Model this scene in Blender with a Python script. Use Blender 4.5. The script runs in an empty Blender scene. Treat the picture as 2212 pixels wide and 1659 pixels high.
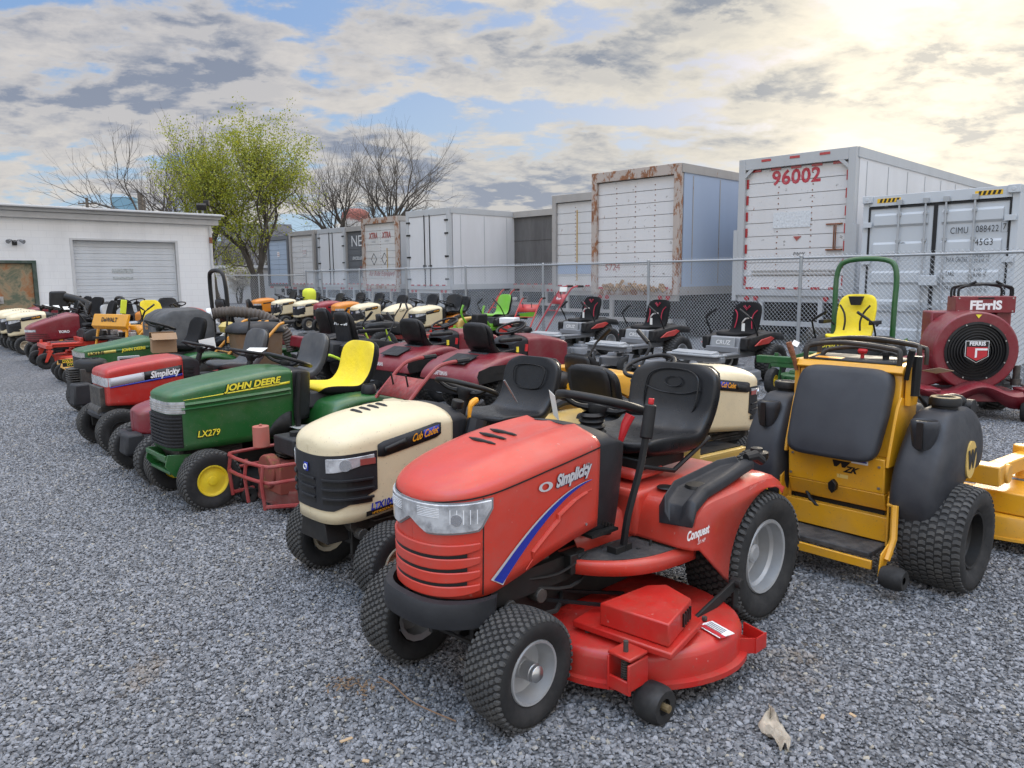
import bpy, bmesh, math, random
import numpy as np
from mathutils import Vector, Matrix, Euler, noise
from mathutils.bvhtree import BVHTree
R=math.radians; PI=math.pi
S=bpy.context.scene; COL=S.collection
random.seed(7)
# ---------------------------------------------------------------- camera
F=1650.; CH=1.55; HZ=597.; ROLL=0.0087; CX=1106.; CY=829.5      # units: 2212 px wide photograph
TH=math.atan((CY-HZ)/F)
def ray(u,v):
    x=(u-CX); y=-(v-CY); c,s=math.cos(ROLL),math.sin(ROLL)
    x,y=(c*x+s*y)/F,(-s*x+c*y)/F
    ct,st=math.cos(TH),math.sin(TH)
    return Vector((x,ct+y*st,-st+y*ct))
def G(u,v,z=0.0):                      # ground point seen at pixel
    d=ray(u,v); t=(z-CH)/d.z; return Vector((d.x*t,d.y*t,z))
def D(u,v,dep):                        # point at a depth
    d=ray(u,v); t=dep/d.y; return Vector((d.x*t,dep,CH+d.z*t))
fw=ray(CX,CY); rt=(ray(CX+F,CY)-fw); up=(ray(CX,CY-F)-fw)
cam=bpy.data.cameras.new('camera'); co=bpy.data.objects.new('camera',cam); COL.objects.link(co)
co.matrix_world=Matrix(((rt.x,up.x,-fw.x,0),(rt.y,up.y,-fw.y,0),(rt.z,up.z,-fw.z,CH),(0,0,0,1)))
cam.sensor_width=36; cam.lens=36*F/2212; cam.clip_start=.05; cam.clip_end=3000
S.camera=co
# ---------------------------------------------------------------- light
SUN=ray(2080,160).normalized(); SEL=math.asin(SUN.z); SAZ=math.atan2(SUN.x,SUN.y)
SKYLOC=(-4.1,3.3,4); SKYBACK=1.0; SKYTOP=2.9  # SKYBACK, SKYTOP: brightness added to unseen sky behind camera and overhead, as fill
W=bpy.data.worlds.new('World'); S.world=W; W.use_nodes=True
nt=W.node_tree; nt.nodes.clear(); N=nt.nodes; L=nt.links
def wn(t,**k):
    n=N.new(t)
    for a,b in k.items(): setattr(n,a,b)
    return n
def wm(op,a,b=None,c=None,clamp=False):
    n=N.new('ShaderNodeMath'); n.operation=op; n.use_clamp=clamp
    for i,x in enumerate((a,b,c)):
        if x is None: continue
        if isinstance(x,(int,float)): n.inputs[i].default_value=x
        else: L.new(x,n.inputs[i])
    return n.outputs[0]
def wmix(f,a,b,mode='MIX'):
    n=N.new('ShaderNodeMix'); n.data_type='RGBA'; n.blend_type=mode; n.clamp_factor=True
    for i,x in ((0,f),(6,a),(7,b)):
        if isinstance(x,(int,float)): n.inputs[i].default_value=x
        elif isinstance(x,tuple): n.inputs[i].default_value=(*x,1)
        else: L.new(x,n.inputs[i])
    return n.outputs[2]
def wramp(x,a,b,lo=0.,hi=1.,smooth=True):
    n=N.new('ShaderNodeMapRange'); n.interpolation_type='SMOOTHSTEP' if smooth else 'LINEAR'; n.clamp=True
    L.new(x,n.inputs[0]); n.inputs[1].default_value=a; n.inputs[2].default_value=b; n.inputs[3].default_value=lo; n.inputs[4].default_value=hi
    return n.outputs[0]
sky=wn('ShaderNodeTexSky',sky_type='NISHITA',sun_disc=False,sun_elevation=SEL,sun_rotation=SAZ,air_density=1.0,dust_density=1.2,ozone_density=1.6)
tc=wn('ShaderNodeTexCoord'); sep=wn('ShaderNodeSeparateXYZ'); L.new(tc.outputs['Generated'],sep.inputs[0])
dx,dy,dz=sep.outputs
zc=wm('ADD',wm('MAXIMUM',dz,0.0),0.24)
cmb=wn('ShaderNodeCombineXYZ'); L.new(wm('DIVIDE',dx,zc),cmb.inputs[0]); L.new(wm('DIVIDE',dy,zc),cmb.inputs[1])
mp=wn('ShaderNodeMapping'); mp.inputs['Rotation'].default_value=(0,0,R(-20)); mp.inputs['Scale'].default_value=(1.0,1.25,1); mp.inputs['Location'].default_value=SKYLOC
L.new(cmb.outputs[0],mp.inputs[0])
off=wn('ShaderNodeVectorMath',operation='ADD'); L.new(mp.outputs[0],off.inputs[0]); off.inputs[1].default_value=(.07,.10,0)
def wnoise(vec,scale,det,rough,dist=0,lac=2.0):
    n=wn('ShaderNodeTexNoise',noise_dimensions='3D'); L.new(vec,n.inputs['Vector'])
    n.inputs['Scale'].default_value=scale; n.inputs['Detail'].default_value=det; n.inputs['Roughness'].default_value=rough; n.inputs['Distortion'].default_value=dist
    n.inputs['Lacunarity'].default_value=lac
    return n.outputs[0]
def cl(vec): return wm('ADD',wm('MULTIPLY',wnoise(vec,1.25,3,.5,.25),.52),wm('ADD',wm('MULTIPLY',wnoise(vec,4.2,6,.6,.25),.34),wm('MULTIPLY',wnoise(vec,13,5,.6,.1),.11)))
dens=cl(mp.outputs[0]); dens2=cl(off.outputs[0])
mask=wramp(dens,.425,.485)
lit=wramp(wm('SUBTRACT',dens,dens2),-.030,.045,smooth=False)
core=wramp(dens,.465,.555)
shade=wm('MULTIPLY',wm('SUBTRACT',1.0,wm('MULTIPLY',lit,.75)),wm('ADD',.28,wm('MULTIPLY',core,1.15)),clamp=True)
sd=wn('ShaderNodeVectorMath',operation='DOT_PRODUCT'); L.new(tc.outputs['Generated'],sd.inputs[0]); sd.inputs[1].default_value=tuple(SUN)
glow=wm('POWER',wramp(sd.outputs['Value'],.95,1.0,smooth=False),2.2)
wide=wm('POWER',wramp(sd.outputs['Value'],.60,1.0,smooth=False),2.4)
low=wramp(dz,.02,.30,1,0)
edge=wmix(wide,(7.0,6.7,6.5),(8.9,8.3,7.0))
edge=wmix(wm('MULTIPLY',low,.6),edge,(7.9,7.4,6.5))
deep=wmix(wide,(2.5,2.9,3.8),(3.3,3.6,4.1))
deep=wmix(wm('MULTIPLY',low,.5),deep,(3.9,4.3,5.1))
cloud=wmix(shade,edge,deep)
blue=wmix(1.0,sky.outputs[0],(1.9,1.45,1.25),'MULTIPLY')
blue=wmix(.8,blue,(2.3,4.2,7.6))
blue=wmix(wm('MULTIPLY',low,.85),blue,(4.6,6.4,7.8))
blue=wmix(wm('MULTIPLY',wide,.35),blue,(7.5,7.8,7.6))
tot=wmix(mask,blue,cloud)
tot=wmix(wm('MULTIPLY',glow,wm('ADD',.38,wm('MULTIPLY',wm('SUBTRACT',1.0,shade),.45))),tot,(15.,13.4,10.4))
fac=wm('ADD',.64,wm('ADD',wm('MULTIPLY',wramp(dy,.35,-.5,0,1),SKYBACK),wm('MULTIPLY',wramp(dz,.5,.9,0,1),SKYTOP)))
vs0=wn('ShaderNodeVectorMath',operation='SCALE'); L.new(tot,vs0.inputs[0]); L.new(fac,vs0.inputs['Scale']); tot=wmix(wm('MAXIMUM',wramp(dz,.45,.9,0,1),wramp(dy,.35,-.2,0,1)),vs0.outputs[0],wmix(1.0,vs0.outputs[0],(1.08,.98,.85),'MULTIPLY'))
tot=wmix(wramp(dz,-.02,0.0),(2.0,2.1,2.3),tot)
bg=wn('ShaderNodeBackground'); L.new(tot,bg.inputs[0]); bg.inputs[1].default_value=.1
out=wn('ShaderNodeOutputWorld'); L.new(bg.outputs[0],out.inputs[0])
sl=bpy.data.lights.new('sun','SUN'); sl.energy=1.5; sl.angle=R(16); sl.color=(1,.88,.70)
so=bpy.data.objects.new('sun',sl); COL.objects.link(so)
so.rotation_euler=(-SUN).to_track_quat('-Z','Y').to_euler()
S.render.engine='CYCLES'
S.view_settings.view_transform='Standard'; S.view_settings.look='None'; S.view_settings.exposure=.64; S.view_settings.gamma=1
S.render.resolution_x=1024; S.render.resolution_y=768
# ---------------------------------------------------------------- materials
MATS={}
def mat(name,col,rough=.5,metal=0,coat=0,dirt=.0,dcol=(.22,.20,.18),dscale=6,bump=0,bscale=60,spec=.5,rust=0,rscale=4,var=0,speck=0,trans=0,emit=None,alpha=1):
    if name in MATS: return MATS[name]
    m=bpy.data.materials.new(name); m.use_nodes=True; MATS[name]=m
    t=m.node_tree; n=t.nodes; l=t.links; p=n['Principled BSDF']
    p.inputs['Base Color'].default_value=(*col,1); p.inputs['Roughness'].default_value=rough; p.inputs['Metallic'].default_value=metal
    p.inputs['Coat Weight'].default_value=coat; p.inputs['Coat Roughness'].default_value=.12; p.inputs['Specular IOR Level'].default_value=spec
    p.inputs['Transmission Weight'].default_value=trans
    if alpha<1: p.inputs['Alpha'].default_value=alpha
    if emit: p.inputs['Emission Color'].default_value=(*emit,1); p.inputs['Emission Strength'].default_value=1
    cur=None
    tcn=None
    def tcx():
        nonlocal tcn
        if not tcn: tcn=n.new('ShaderNodeTexCoord')
        return tcn.outputs['Object']
    def noise_(sc,de=5,ro=.6):
        x=n.new('ShaderNodeTexNoise'); x.inputs['Scale'].default_value=sc; x.inputs['Detail'].default_value=de; x.inputs['Roughness'].default_value=ro
        l.new(tcx(),x.inputs['Vector']); return x.outputs[0]
    def mr(x,a,b,lo,hi):
        q=n.new('ShaderNodeMapRange'); l.new(x,q.inputs[0])
        for i,k in enumerate((a,b,lo,hi)): q.inputs[i+1].default_value=k
        return q.outputs[0]
    def mix(f,a,b):
        q=n.new('ShaderNodeMix'); q.data_type='RGBA'
        l.new(f,q.inputs[0])
        for i,x in ((6,a),(7,b)):
            if isinstance(x,tuple): q.inputs[i].default_value=(*x,1)
            else: l.new(x,q.inputs[i])
        return q.outputs[2]
    cur=col
    if var:
        cur=mix(mr(noise_(dscale*.6,4),.3,.7,0,1),tuple(c*(1-var) for c in col),tuple(min(1,c*(1+var)) for c in col))
    if dirt:
        cur=mix(mr(noise_(dscale),.42,.75,0,dirt),cur,dcol)
        l.new(mr(noise_(dscale*1.7),.3,.7,rough*.85,min(1,rough*1.3+.05)),p.inputs['Roughness'])
    if speck:
        cur=mix(mr(noise_(95,2,.5),.665,.69,0,speck),cur,(.16,.12,.09)); cur=mix(mr(noise_(38,3,.7),.70,.72,0,speck*.8),cur,(.5,.45,.4))
    if rust:
        a=noise_(rscale,8,.7); k=mr(a,.62-rust*.25,.66-rust*.25,0,1)
        rc=mix(mr(noise_(rscale*5,6,.7),.3,.7,0,1),(.09,.035,.018),(.30,.12,.05))
        cur=mix(k,cur,rc); l.new(mr(k,0,1,rough,.9),p.inputs['Roughness'])
    if not isinstance(cur,tuple): l.new(cur,p.inputs['Base Color'])
    if bump:
        b=n.new('ShaderNodeBump'); b.inputs['Strength'].default_value=bump; b.inputs['Distance'].default_value=.01
        l.new(noise_(bscale,4),b.inputs['Height']); l.new(b.outputs[0],p.inputs['Normal'])
    return m
def paint(name,col,dirt=.22,**k):
    a=dict(rough=.36,coat=.25,dirt=dirt,dscale=5,var=.08,bump=.05,bscale=7,speck=.32); a.update(k); q=.80 if 'cream' not in name else .90; return mat(name,tuple(c*q for c in col),**a)
RED=paint('red paint',(.64,.050,.028)); RED2=paint('older red paint',(.52,.022,.016)); BURG=paint('burgundy paint',(.22,.010,.022)); GREEN=paint('green paint',(.012,.115,.022),dirt=.2)
LGREEN=paint('light green paint',(.20,.55,.03)); CREAM=paint('cream paint',(.76,.65,.43),dirt=.15,dcol=(.3,.26,.2)); YEL=paint('orange yellow paint',(.85,.38,.012)); DYEL=paint('deep yellow paint',(.86,.41,.014))
DYEL2=paint('pale yellow paint',(.72,.47,.12))
ORNG=paint('orange paint',(.80,.26,.012)); BYEL=mat('yellow rim paint',(.75,.55,.02),rough=.4,dirt=.2); SEATY=mat('yellow vinyl',(.80,.62,.015),rough=.6,bump=1.0,bscale=11,dirt=.15)
GREYM=paint('grey metal paint',(.25,.26,.28),dirt=.2); LGREY=paint('light grey paint',(.42,.44,.46)); SILV=mat('silver rim',(.40,.41,.42),rough=.4,metal=.4,dirt=.35); CRIM=mat('cream rim',(.55,.48,.36),rough=.45,dirt=.4)
BLK=mat('black plastic',(.008,.008,.009),rough=.42,spec=.35,dirt=.3,dcol=(.04,.04,.04)); BLK2=mat('charcoal plastic',(.015,.016,.019),rough=.5,spec=.4,dirt=.3,dcol=(.055,.055,.06),bump=.08,bscale=150); DK=mat('dark metal',(.010,.010,.010),rough=.55,metal=.2,dirt=.5,dcol=(.035,.03,.026))
RUB=mat('tyre rubber',(.012,.012,.0125),rough=.72,dirt=.5,dcol=(.055,.052,.05),dscale=9); RUBT=mat('tread rubber',(.050,.050,.050),rough=.85,dirt=.6,dcol=(.12,.115,.105),dscale=12)
VIN=mat('black vinyl',(.006,.0065,.008),rough=.28,spec=.38,dirt=.3,dcol=(.022,.023,.027),dscale=12,bump=.12,bscale=260); CLO=mat('dark cloth',(.009,.009,.010),rough=.85,spec=.25,bump=.2,bscale=200)
VING=mat('grey vinyl',(.05,.054,.06),rough=.42,dirt=.25); LENS=mat('headlight lens',(.62,.63,.65),rough=.10,metal=.3,coat=1.0,dirt=.85,dcol=(.10,.10,.11),dscale=16,var=.2); CHR=mat('bare steel',(.5,.5,.5),rough=.3,metal=.9)  # headlight lens: dirt noise here paints in light and dark facet reflections
WHT=mat('white paint',(.72,.73,.74),rough=.5); PAP=mat('white paper tag',(.75,.74,.70),rough=.7); BLUE=mat('blue decal',(.012,.03,.30),rough=.35); DGRY=mat('silver decal',(.48,.48,.5),rough=.4)
YDEC=mat('yellow decal',(.80,.68,.05),rough=.4); ODEC=mat('orange decal',(.85,.36,.02),rough=.4); WDEC=mat('white decal',(.78,.78,.78),rough=.4); KDEC=mat('black decal',(.008,.008,.008),rough=.4); RDEC=mat('red decal',(.45,.02,.03),rough=.5)
REDP=mat('red plastic',(.5,.015,.02),rough=.4); RUSTM=mat('rusty metal',(.25,.10,.06),rough=.85,rust=.6,rscale=12); ENG=mat('oily engine metal',(.06,.058,.055),rough=.5,metal=.4,dirt=.6,dcol=(.16,.14,.12),dscale=18)
# ---------------------------------------------------------------- helpers
def catmull(P,n=6,closed=False):
    P=[Vector(p) for p in P]; o=[]; m=len(P)
    for i in range(m if closed else m-1):
        if closed: a,b,c,d=P[(i-1)%m],P[i],P[(i+1)%m],P[(i+2)%m]
        else: a,b,c,d=P[max(i-1,0)],P[i],P[i+1],P[min(i+2,m-1)]
        for k in range(n):
            t=k/n; o.append(.5*((2*b)+(c-a)*t+(2*a-5*b+4*c-d)*t*t+(3*b-a-3*c+d)*t**3))
    if not closed: o.append(P[-1])
    return o
class MB:
    def __init__(s): s.v=[]; s.f=[]; s.mi=[]; s.m=0
    def add(s,vs,fs):
        b=len(s.v); s.v+=[tuple(v) for v in vs]; s.f+=[tuple(b+i for i in f) for f in fs]; s.mi+=[s.m]*len(fs); return s
    def box(s,c,d,rot=None,top=None):
        x,y,z=d[0]/2,d[1]/2,d[2]/2; tx,ty=top or (1,1)
        vs=[Vector(p) for p in ((-x,-y,-z),(x,-y,-z),(x,y,-z),(-x,y,-z),(-x*tx,-y*ty,z),(x*tx,-y*ty,z),(x*tx,y*ty,z),(-x*tx,y*ty,z))]
        if rot: e=Euler([R(a) for a in rot]).to_matrix(); vs=[e@v for v in vs]
        c=Vector(c)
        return s.add([v+c for v in vs],[(0,3,2,1),(4,5,6,7),(0,1,5,4),(1,2,6,5),(2,3,7,6),(3,0,4,7)])
    def cyl(s,p0,p1,r0,r1=None,n=12,cap=True):
        p0,p1=Vector(p0),Vector(p1); r1=r0 if r1 is None else r1
        q=(p1-p0).normalized(); a=q.orthogonal().normalized(); b=q.cross(a)
        vs=[p0+(a*math.cos(2*PI*i/n)+b*math.sin(2*PI*i/n))*r0 for i in range(n)]+[p1+(a*math.cos(2*PI*i/n)+b*math.sin(2*PI*i/n))*r1 for i in range(n)]
        fs=[(i,(i+1)%n,n+(i+1)%n,n+i) for i in range(n)]
        if cap: fs+=[tuple(range(n-1,-1,-1)),tuple(range(n,2*n))]
        return s.add(vs,fs)
    def tube(s,pts,r,n=8,closed=False,smooth=0,flat=None):
        P=catmull(pts,smooth,closed) if smooth else [Vector(p) for p in pts]
        m=len(P); rs=r if isinstance(r,(list,tuple)) else None
        vs=[]; t0=(P[1]-P[0]).normalized(); a=t0.orthogonal().normalized() if not flat else Vector(flat)
        for i in range(m):
            if closed: t=(P[(i+1)%m]-P[i-1]).normalized()
            else: t=(P[min(i+1,m-1)]-P[max(i-1,0)]).normalized()
            a=(a-t*a.dot(t)); a=a.normalized() if a.length>1e-6 else t.orthogonal().normalized()
            b=t.cross(a); rr=rs[min(len(rs)-1,int(round(i/(m-1)*(len(rs)-1))))] if rs else r
            for k in range(n):
                an=2*PI*k/n; vs.append(P[i]+(a*math.cos(an)+b*math.sin(an))*rr)
        fs=[]
        for i in range(m if closed else m-1):
            j=(i+1)%m
            for k in range(n): fs.append((i*n+k,i*n+(k+1)%n,j*n+(k+1)%n,j*n+k))
        if not closed: fs+=[tuple(range(n-1,-1,-1)),tuple((m-1)*n+k for k in range(n))]
        return s.add(vs,fs)
    def loft(s,rings,cap=True,closed=True):
        n=len(rings[0]); vs=[p for r in rings for p in r]; fs=[]
        for i in range(len(rings)-1):
            for k in range(n if closed else n-1): fs.append((i*n+k,i*n+(k+1)%n,(i+1)*n+(k+1)%n,(i+1)*n+k))
        if cap and closed: fs+=[tuple(range(n-1,-1,-1)),tuple((len(rings)-1)*n+k for k in range(n))]
        return s.add(vs,fs)
    def prism(s,poly,axis,a,b):       # poly in the two other axes, extruded along axis 'x','y','z'
        def P(p,d): return {'x':(d,p[0],p[1]),'y':(p[0],d,p[1]),'z':(p[0],p[1],d)}[axis]
        n=len(poly); vs=[P(p,a) for p in poly]+[P(p,b) for p in poly]
        return s.add(vs,[(i,(i+1)%n,n+(i+1)%n,n+i) for i in range(n)]+[tuple(range(n-1,-1,-1)),tuple(range(n,2*n))])
    def rev(s,prof,c=(0,0,0),axis='y',n=32,closed=False):     # prof: (radius, along)
        vs=[]; c=Vector(c); m=len(prof)
        for i in range(n):
            an=2*PI*i/n; ca,sa=math.cos(an),math.sin(an)
            for r,a in prof:
                vs.append(c+Vector({'y':(r*ca,a,r*sa),'x':(a,r*ca,r*sa),'z':(r*ca,r*sa,a)}[axis]))
        fs=[]
        for i in range(n):
            j=(i+1)%n
            for k in range(m if closed else m-1): fs.append((i*m+k,i*m+(k+1)%m,j*m+(k+1)%m,j*m+k))
        return s.add(vs,fs)
    def build(s,name,mats,parent=None,smooth=35,bevel=0,sub=0,seg=2,loc=None,rot=None,solid=0):
        me=bpy.data.meshes.new(name); me.from_pydata(s.v,[],s.f)
        if not isinstance(mats,(list,tuple)): mats=[mats]
        for m in mats: me.materials.append(m)
        if any(s.mi): me.polygons.foreach_set('material_index',s.mi)
        bm=bmesh.new(); bm.from_mesh(me); bmesh.ops.recalc_face_normals(bm,faces=bm.faces); bm.to_mesh(me); bm.free()
        if smooth:
            me.polygons.foreach_set('use_smooth',[True]*len(me.polygons)); me.set_sharp_from_angle(angle=R(smooth))
        me.update()
        o=bpy.data.objects.new(name,me); COL.objects.link(o)
        if parent: o.parent=parent
        if loc: o.location=loc
        if rot: o.rotation_euler=rot
        if solid: q=o.modifiers.new('s','SOLIDIFY'); q.thickness=solid; q.offset=-1
        if bevel: q=o.modifiers.new('b','BEVEL'); q.width=bevel; q.segments=seg; q.limit_method='ANGLE'; q.angle_limit=R(35); q.harden_normals=False
        if sub: q=o.modifiers.new('u','SUBSURF'); q.levels=sub; q.render_levels=sub
        return o
def tag(o,label,cat,group=None,kind=None):
    if label: o['label']=label
    if cat: o['category']=cat
    if group: o['group']=group
    if kind: o['kind']=kind
    return o
def thing(name,label,cat,loc=(0,0,0),h=0.,group=None):
    o=bpy.data.objects.new(name,None); COL.objects.link(o); o.empty_display_size=.2
    o.location=loc; o.rotation_euler=(0,0,h); return tag(o,label,cat,group)
def dup(o,parent=None):
    c=o.copy(); COL.objects.link(c); c.parent=parent
    for ch in list(o.children): dup(ch,c)
    return c
def place(root,x,y,h,label=None,group=None):
    c=dup(root); c.location=(x,y,0); c.rotation_euler=(0,0,R(h))
    if label: c['label']=label
    if group: c['group']=group
    return c
def textmesh(body,size=1.0,bold=0,shear=0,ext=.0,space=1.0,sx=1.0,align='CENTER'):
    cu=bpy.data.curves.new('t','FONT'); cu.body=body; cu.size=size; cu.offset=bold; cu.shear=shear; cu.space_character=space
    cu.align_x=align; cu.align_y='CENTER'; cu.resolution_u=3; cu.extrude=ext
    o=bpy.data.objects.new('t',cu); COL.objects.link(o); dg=bpy.context.evaluated_depsgraph_get()
    me=bpy.data.meshes.new_from_object(o.evaluated_get(dg)); COL.objects.unlink(o); bpy.data.objects.remove(o); bpy.data.curves.remove(cu)
    for v in me.vertices: v.co.x*=sx
    me.materials.clear()
    return me
def text(body,M_,size,mt,parent,name='lettering',fn=None,**k):
    """M_: origin, right vector, up vector (local to parent); fn maps (tx,ty)->point instead"""
    me=textmesh(body,size,**k); me.name=name; me.materials.append(mt)
    if fn:
        for v in me.vertices: v.co=Vector(fn(v.co.x,v.co.y))+Vector((0,0,0))
    else:
        o_,r_,u_=[Vector(a) for a in M_]; r_.normalize(); u_.normalize(); nn=r_.cross(u_)
        for v in me.vertices: v.co=o_+r_*v.co.x+u_*v.co.y+nn*v.co.z
    ob=bpy.data.objects.new(name,me); COL.objects.link(ob); ob.parent=parent
    return ob
# ---- wheels
def tread_on(mb,Rr,w,kind,n=None):
    """raised rubber lugs following the crown of the tyre; mb material index 1"""
    mb.m=1
    def sp(a,y,h):     # surface radius at lateral y
        t=abs(y)/(w/2); r=Rr*(1-.055*t**2.2)-(.03*Rr*max(0,t-.86)*6)+h
        return Vector((r*math.cos(a),y,r*math.sin(a)))
    if kind=='turf':      # staggered hexagon-ish blocks
        rows=9; n=n or 58; dy=w*.98/rows; da=2*PI/n; hh=.007
        for j in range(rows):
            y=(j-(rows-1)/2)*dy
            for i in range(n):
                a=(i+.5*(j%2))*da; pts=[(-.36,0),(-.28,.46),(.14,.52),(.36,.05),(.28,-.46),(-.14,-.52)]
                if j%2: pts=[(-x,yy) for x,yy in pts][::-1]
                b=[sp(a+px*da*.98,y+py*dy*.92,-.002) for px,py in pts]; t=[sp(a+px*da*.84,y+py*dy*.80,hh) for px,py in pts]
                mb.add(b+t,[(k,(k+1)%6,6+(k+1)%6,6+k) for k in range(6)]+[tuple(range(6,12))])
    elif kind=='brick':   # wright: brick rows with grooves
        rows=8; n=n or 54; dy=w*.98/rows; da=2*PI/n; hh=.0045
        for j in range(rows):
            y=(j-(rows-1)/2)*dy
            for i in range(n):
                a=(i+.5*(j%2))*da; pts=[(-.34,-.44),(-.20,.05),(-.34,.44),(.22,.44),(.36,.0),(.22,-.44)]
                b=[sp(a+px*da,y+py*dy,-.002) for px,py in pts]; t=[sp(a+px*da*.93,y+py*dy*.94,hh) for px,py in pts]
                mb.add(b+t,[(k,(k+1)%6,6+(k+1)%6,6+k) for k in range(6)]+[tuple(range(6,12))])
    elif kind=='lug':
        n=n or 26; da=2*PI/n
        for i in range(n):
            for sd in (-1,1):
                a=(i+.25*(sd>0)*2)*da; pts=[(-.2,.04),(.1,.04),(.55,.49),(.2,.49)]
                b=[sp(a+px*da,sd*py*w,-.003) for px,py in pts]; t=[sp(a+px*da*.95,sd*py*w*.98,.010) for px,py in pts]
                mb.add(b+t,[(k,(k+1)%4,4+(k+1)%4,4+k) for k in range(4)]+[tuple(range(4,8))])
    elif kind=='bar':
        n=n or 34; da=2*PI/n; rows=4; dy=w*.96/rows
        for j in range(rows):
            for i in range(n):
                a=(i+.5*(j%2))*da; y=(j-1.5)*dy; pts=[(-.3,-.42),(-.3,.42),(.3,.42),(.3,-.42)]
                b=[sp(a+px*da,y+py*dy,-.002) for px,py in pts]; t=[sp(a+px*da*.9,y+py*dy*.95,.006) for px,py in pts]
                mb.add(b+t,[(k,(k+1)%4,4+(k+1)%4,4+k) for k in range(4)]+[tuple(range(4,8))])
    mb.m=0
def wheel(parent,loc,Rr,w,rr,rim,side=1,tread='turf',n=None,steer=0,style='dish',hub=None,seg=40):
    """axis along local y, outer face toward side*y"""
    o=bpy.data.objects.new('wheel',None); COL.objects.link(o); o.empty_display_size=.1; o.parent=parent; o.location=loc; o.rotation_euler=(0,0,R(steer)+(0 if side>0 else PI))
    mb=MB(); h=w/2
    sw=[(rr,h*.62),(rr*1.04,h*.80),(rr+(Rr-rr)*.35,h*.99),(rr+(Rr-rr)*.68,h*1.0),(Rr*.93,h*.93),(Rr*.962,h*.82),(Rr*.985,h*.55),(Rr,h*.2)]
    prof=sw+[(a,-b) for a,b in sw[::-1]]
    mb.rev(prof,n=seg,closed=True)
    if tread: tread_on(mb,Rr,w,tread,n)
    ty=mb.build('tyre',[RUB,RUBT],o,smooth=40)
    mb=MB()
    if style=='dish':
        mb.rev([(rr*1.03,h*.80),(rr*1.0,h*.86),(rr*.93,h*.84),(rr*.90,h*.62),(rr*.86,h*.5),(rr*.80,h*.1),(rr*.55,h*-.02),(rr*.34,h*.02),(rr*.30,h*.30),(rr*.26,h*.36),(0.001,h*.38)],n=seg)
    elif style=='deep':
        mb.rev([(rr*1.03,h*.80),(rr*1.0,h*.86),(rr*.93,h*.84),(rr*.90,h*.5),(rr*.83,h*.4),(rr*.80,h*-.0),(rr*.72,h*-.06),(rr*.45,h*.16),(rr*.28,h*.16),(rr*.26,h*.40),(rr*.18,h*.46),(0.001,h*.46)],n=seg)
        for k in range(5):
            a=2*PI*k/5; mb.cyl((rr*.6*math.cos(a),h*.02,rr*.6*math.sin(a)),(rr*.6*math.cos(a),h*.10,rr*.6*math.sin(a)),rr*.06,n=8)
    elif style=='flat':
        mb.rev([(rr*1.03,h*.80),(rr*1.0,h*.86),(rr*.92,h*.82),(rr*.86,h*.60),(rr*.7,h*.58),(rr*.5,h*.66),(rr*.3,h*.68),(rr*.28,h*.8),(0.001,h*.84)],n=seg)
    mb.rev([(rr*1.0,-h*.8),(rr*.8,-h*.7),(rr*.75,0),(.001,0)],n=16)
    rm=mb.build('rim',rim,o,smooth=30)
    if hub:
        mb=MB(); r_,l_=hub; mb.cyl((0,h*.2,0),(0,h*.2+l_*.7,0),r_*1.1,n=18); mb.rev([(r_,h*.2+l_*.7),(r_,h*.2+l_*.9),(r_*.7,h*.2+l_),(0.001,h*.2+l_*1.04)],n=18)
        mb.build('hub_cap',CHR,o,bevel=.001)
    return o
def caster(parent,loc,Rr,w,rr,rim,frk,ang=0,name='caster_wheel',tread=None,h=.16):
    o=bpy.data.objects.new(name,None); COL.objects.link(o); o.empty_display_size=.1; o.parent=parent; o.location=loc; o.rotation_euler=(0,0,R(ang))
    mb=MB(); hw=w/2
    sw=[(rr,hw*.7),(rr*1.1,hw*.9),(Rr*.75,hw*1.0),(Rr*.93,hw*.85),(Rr,hw*.4)]
    mb.rev(sw+[(a,-b) for a,b in sw[::-1]],n=28,closed=True,c=(0,0,Rr))
    if tread: 
        mb2=MB(); tread_on(mb2,Rr,w,tread,22)
        mb.m=1; mb.add([(x,y,z+Rr) for x,y,z in mb2.v],mb2.f); mb.m=0
    t=mb.build('tyre',[RUB,RUBT],o,smooth=40)
    mb=MB()
    for s_ in (1,-1): mb.rev([(rr*1.05,s_*hw*.78),(rr*.9,s_*hw*.8),(rr*.8,s_*hw*.4),(rr*.4,s_*hw*.3),(rr*.35,s_*hw*.7),(.001,s_*hw*.72)],n=20,c=(0,0,Rr))
    mb.build('rim',rim,o,smooth=30)
    mb=MB(); T=2*Rr+.03
    for s_ in (1,-1):
        y=s_*(hw+.018)
        mb.prism([(-.02,Rr-.02),(.02,Rr-.02),(.12,T),(.04,T)],'y',y-.004,y+.004)
        mb.cyl((0,y-.012*s_,Rr),(0,y+.014*s_,Rr),.014,n=8)
    mb.box((.08,0,T+.004),(.09,w+.05,.010)); mb.cyl((.08,0,T),(.08,0,T+h),.026,n=14)
    mb.build('fork',frk,o,bevel=.002)
    return o
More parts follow.
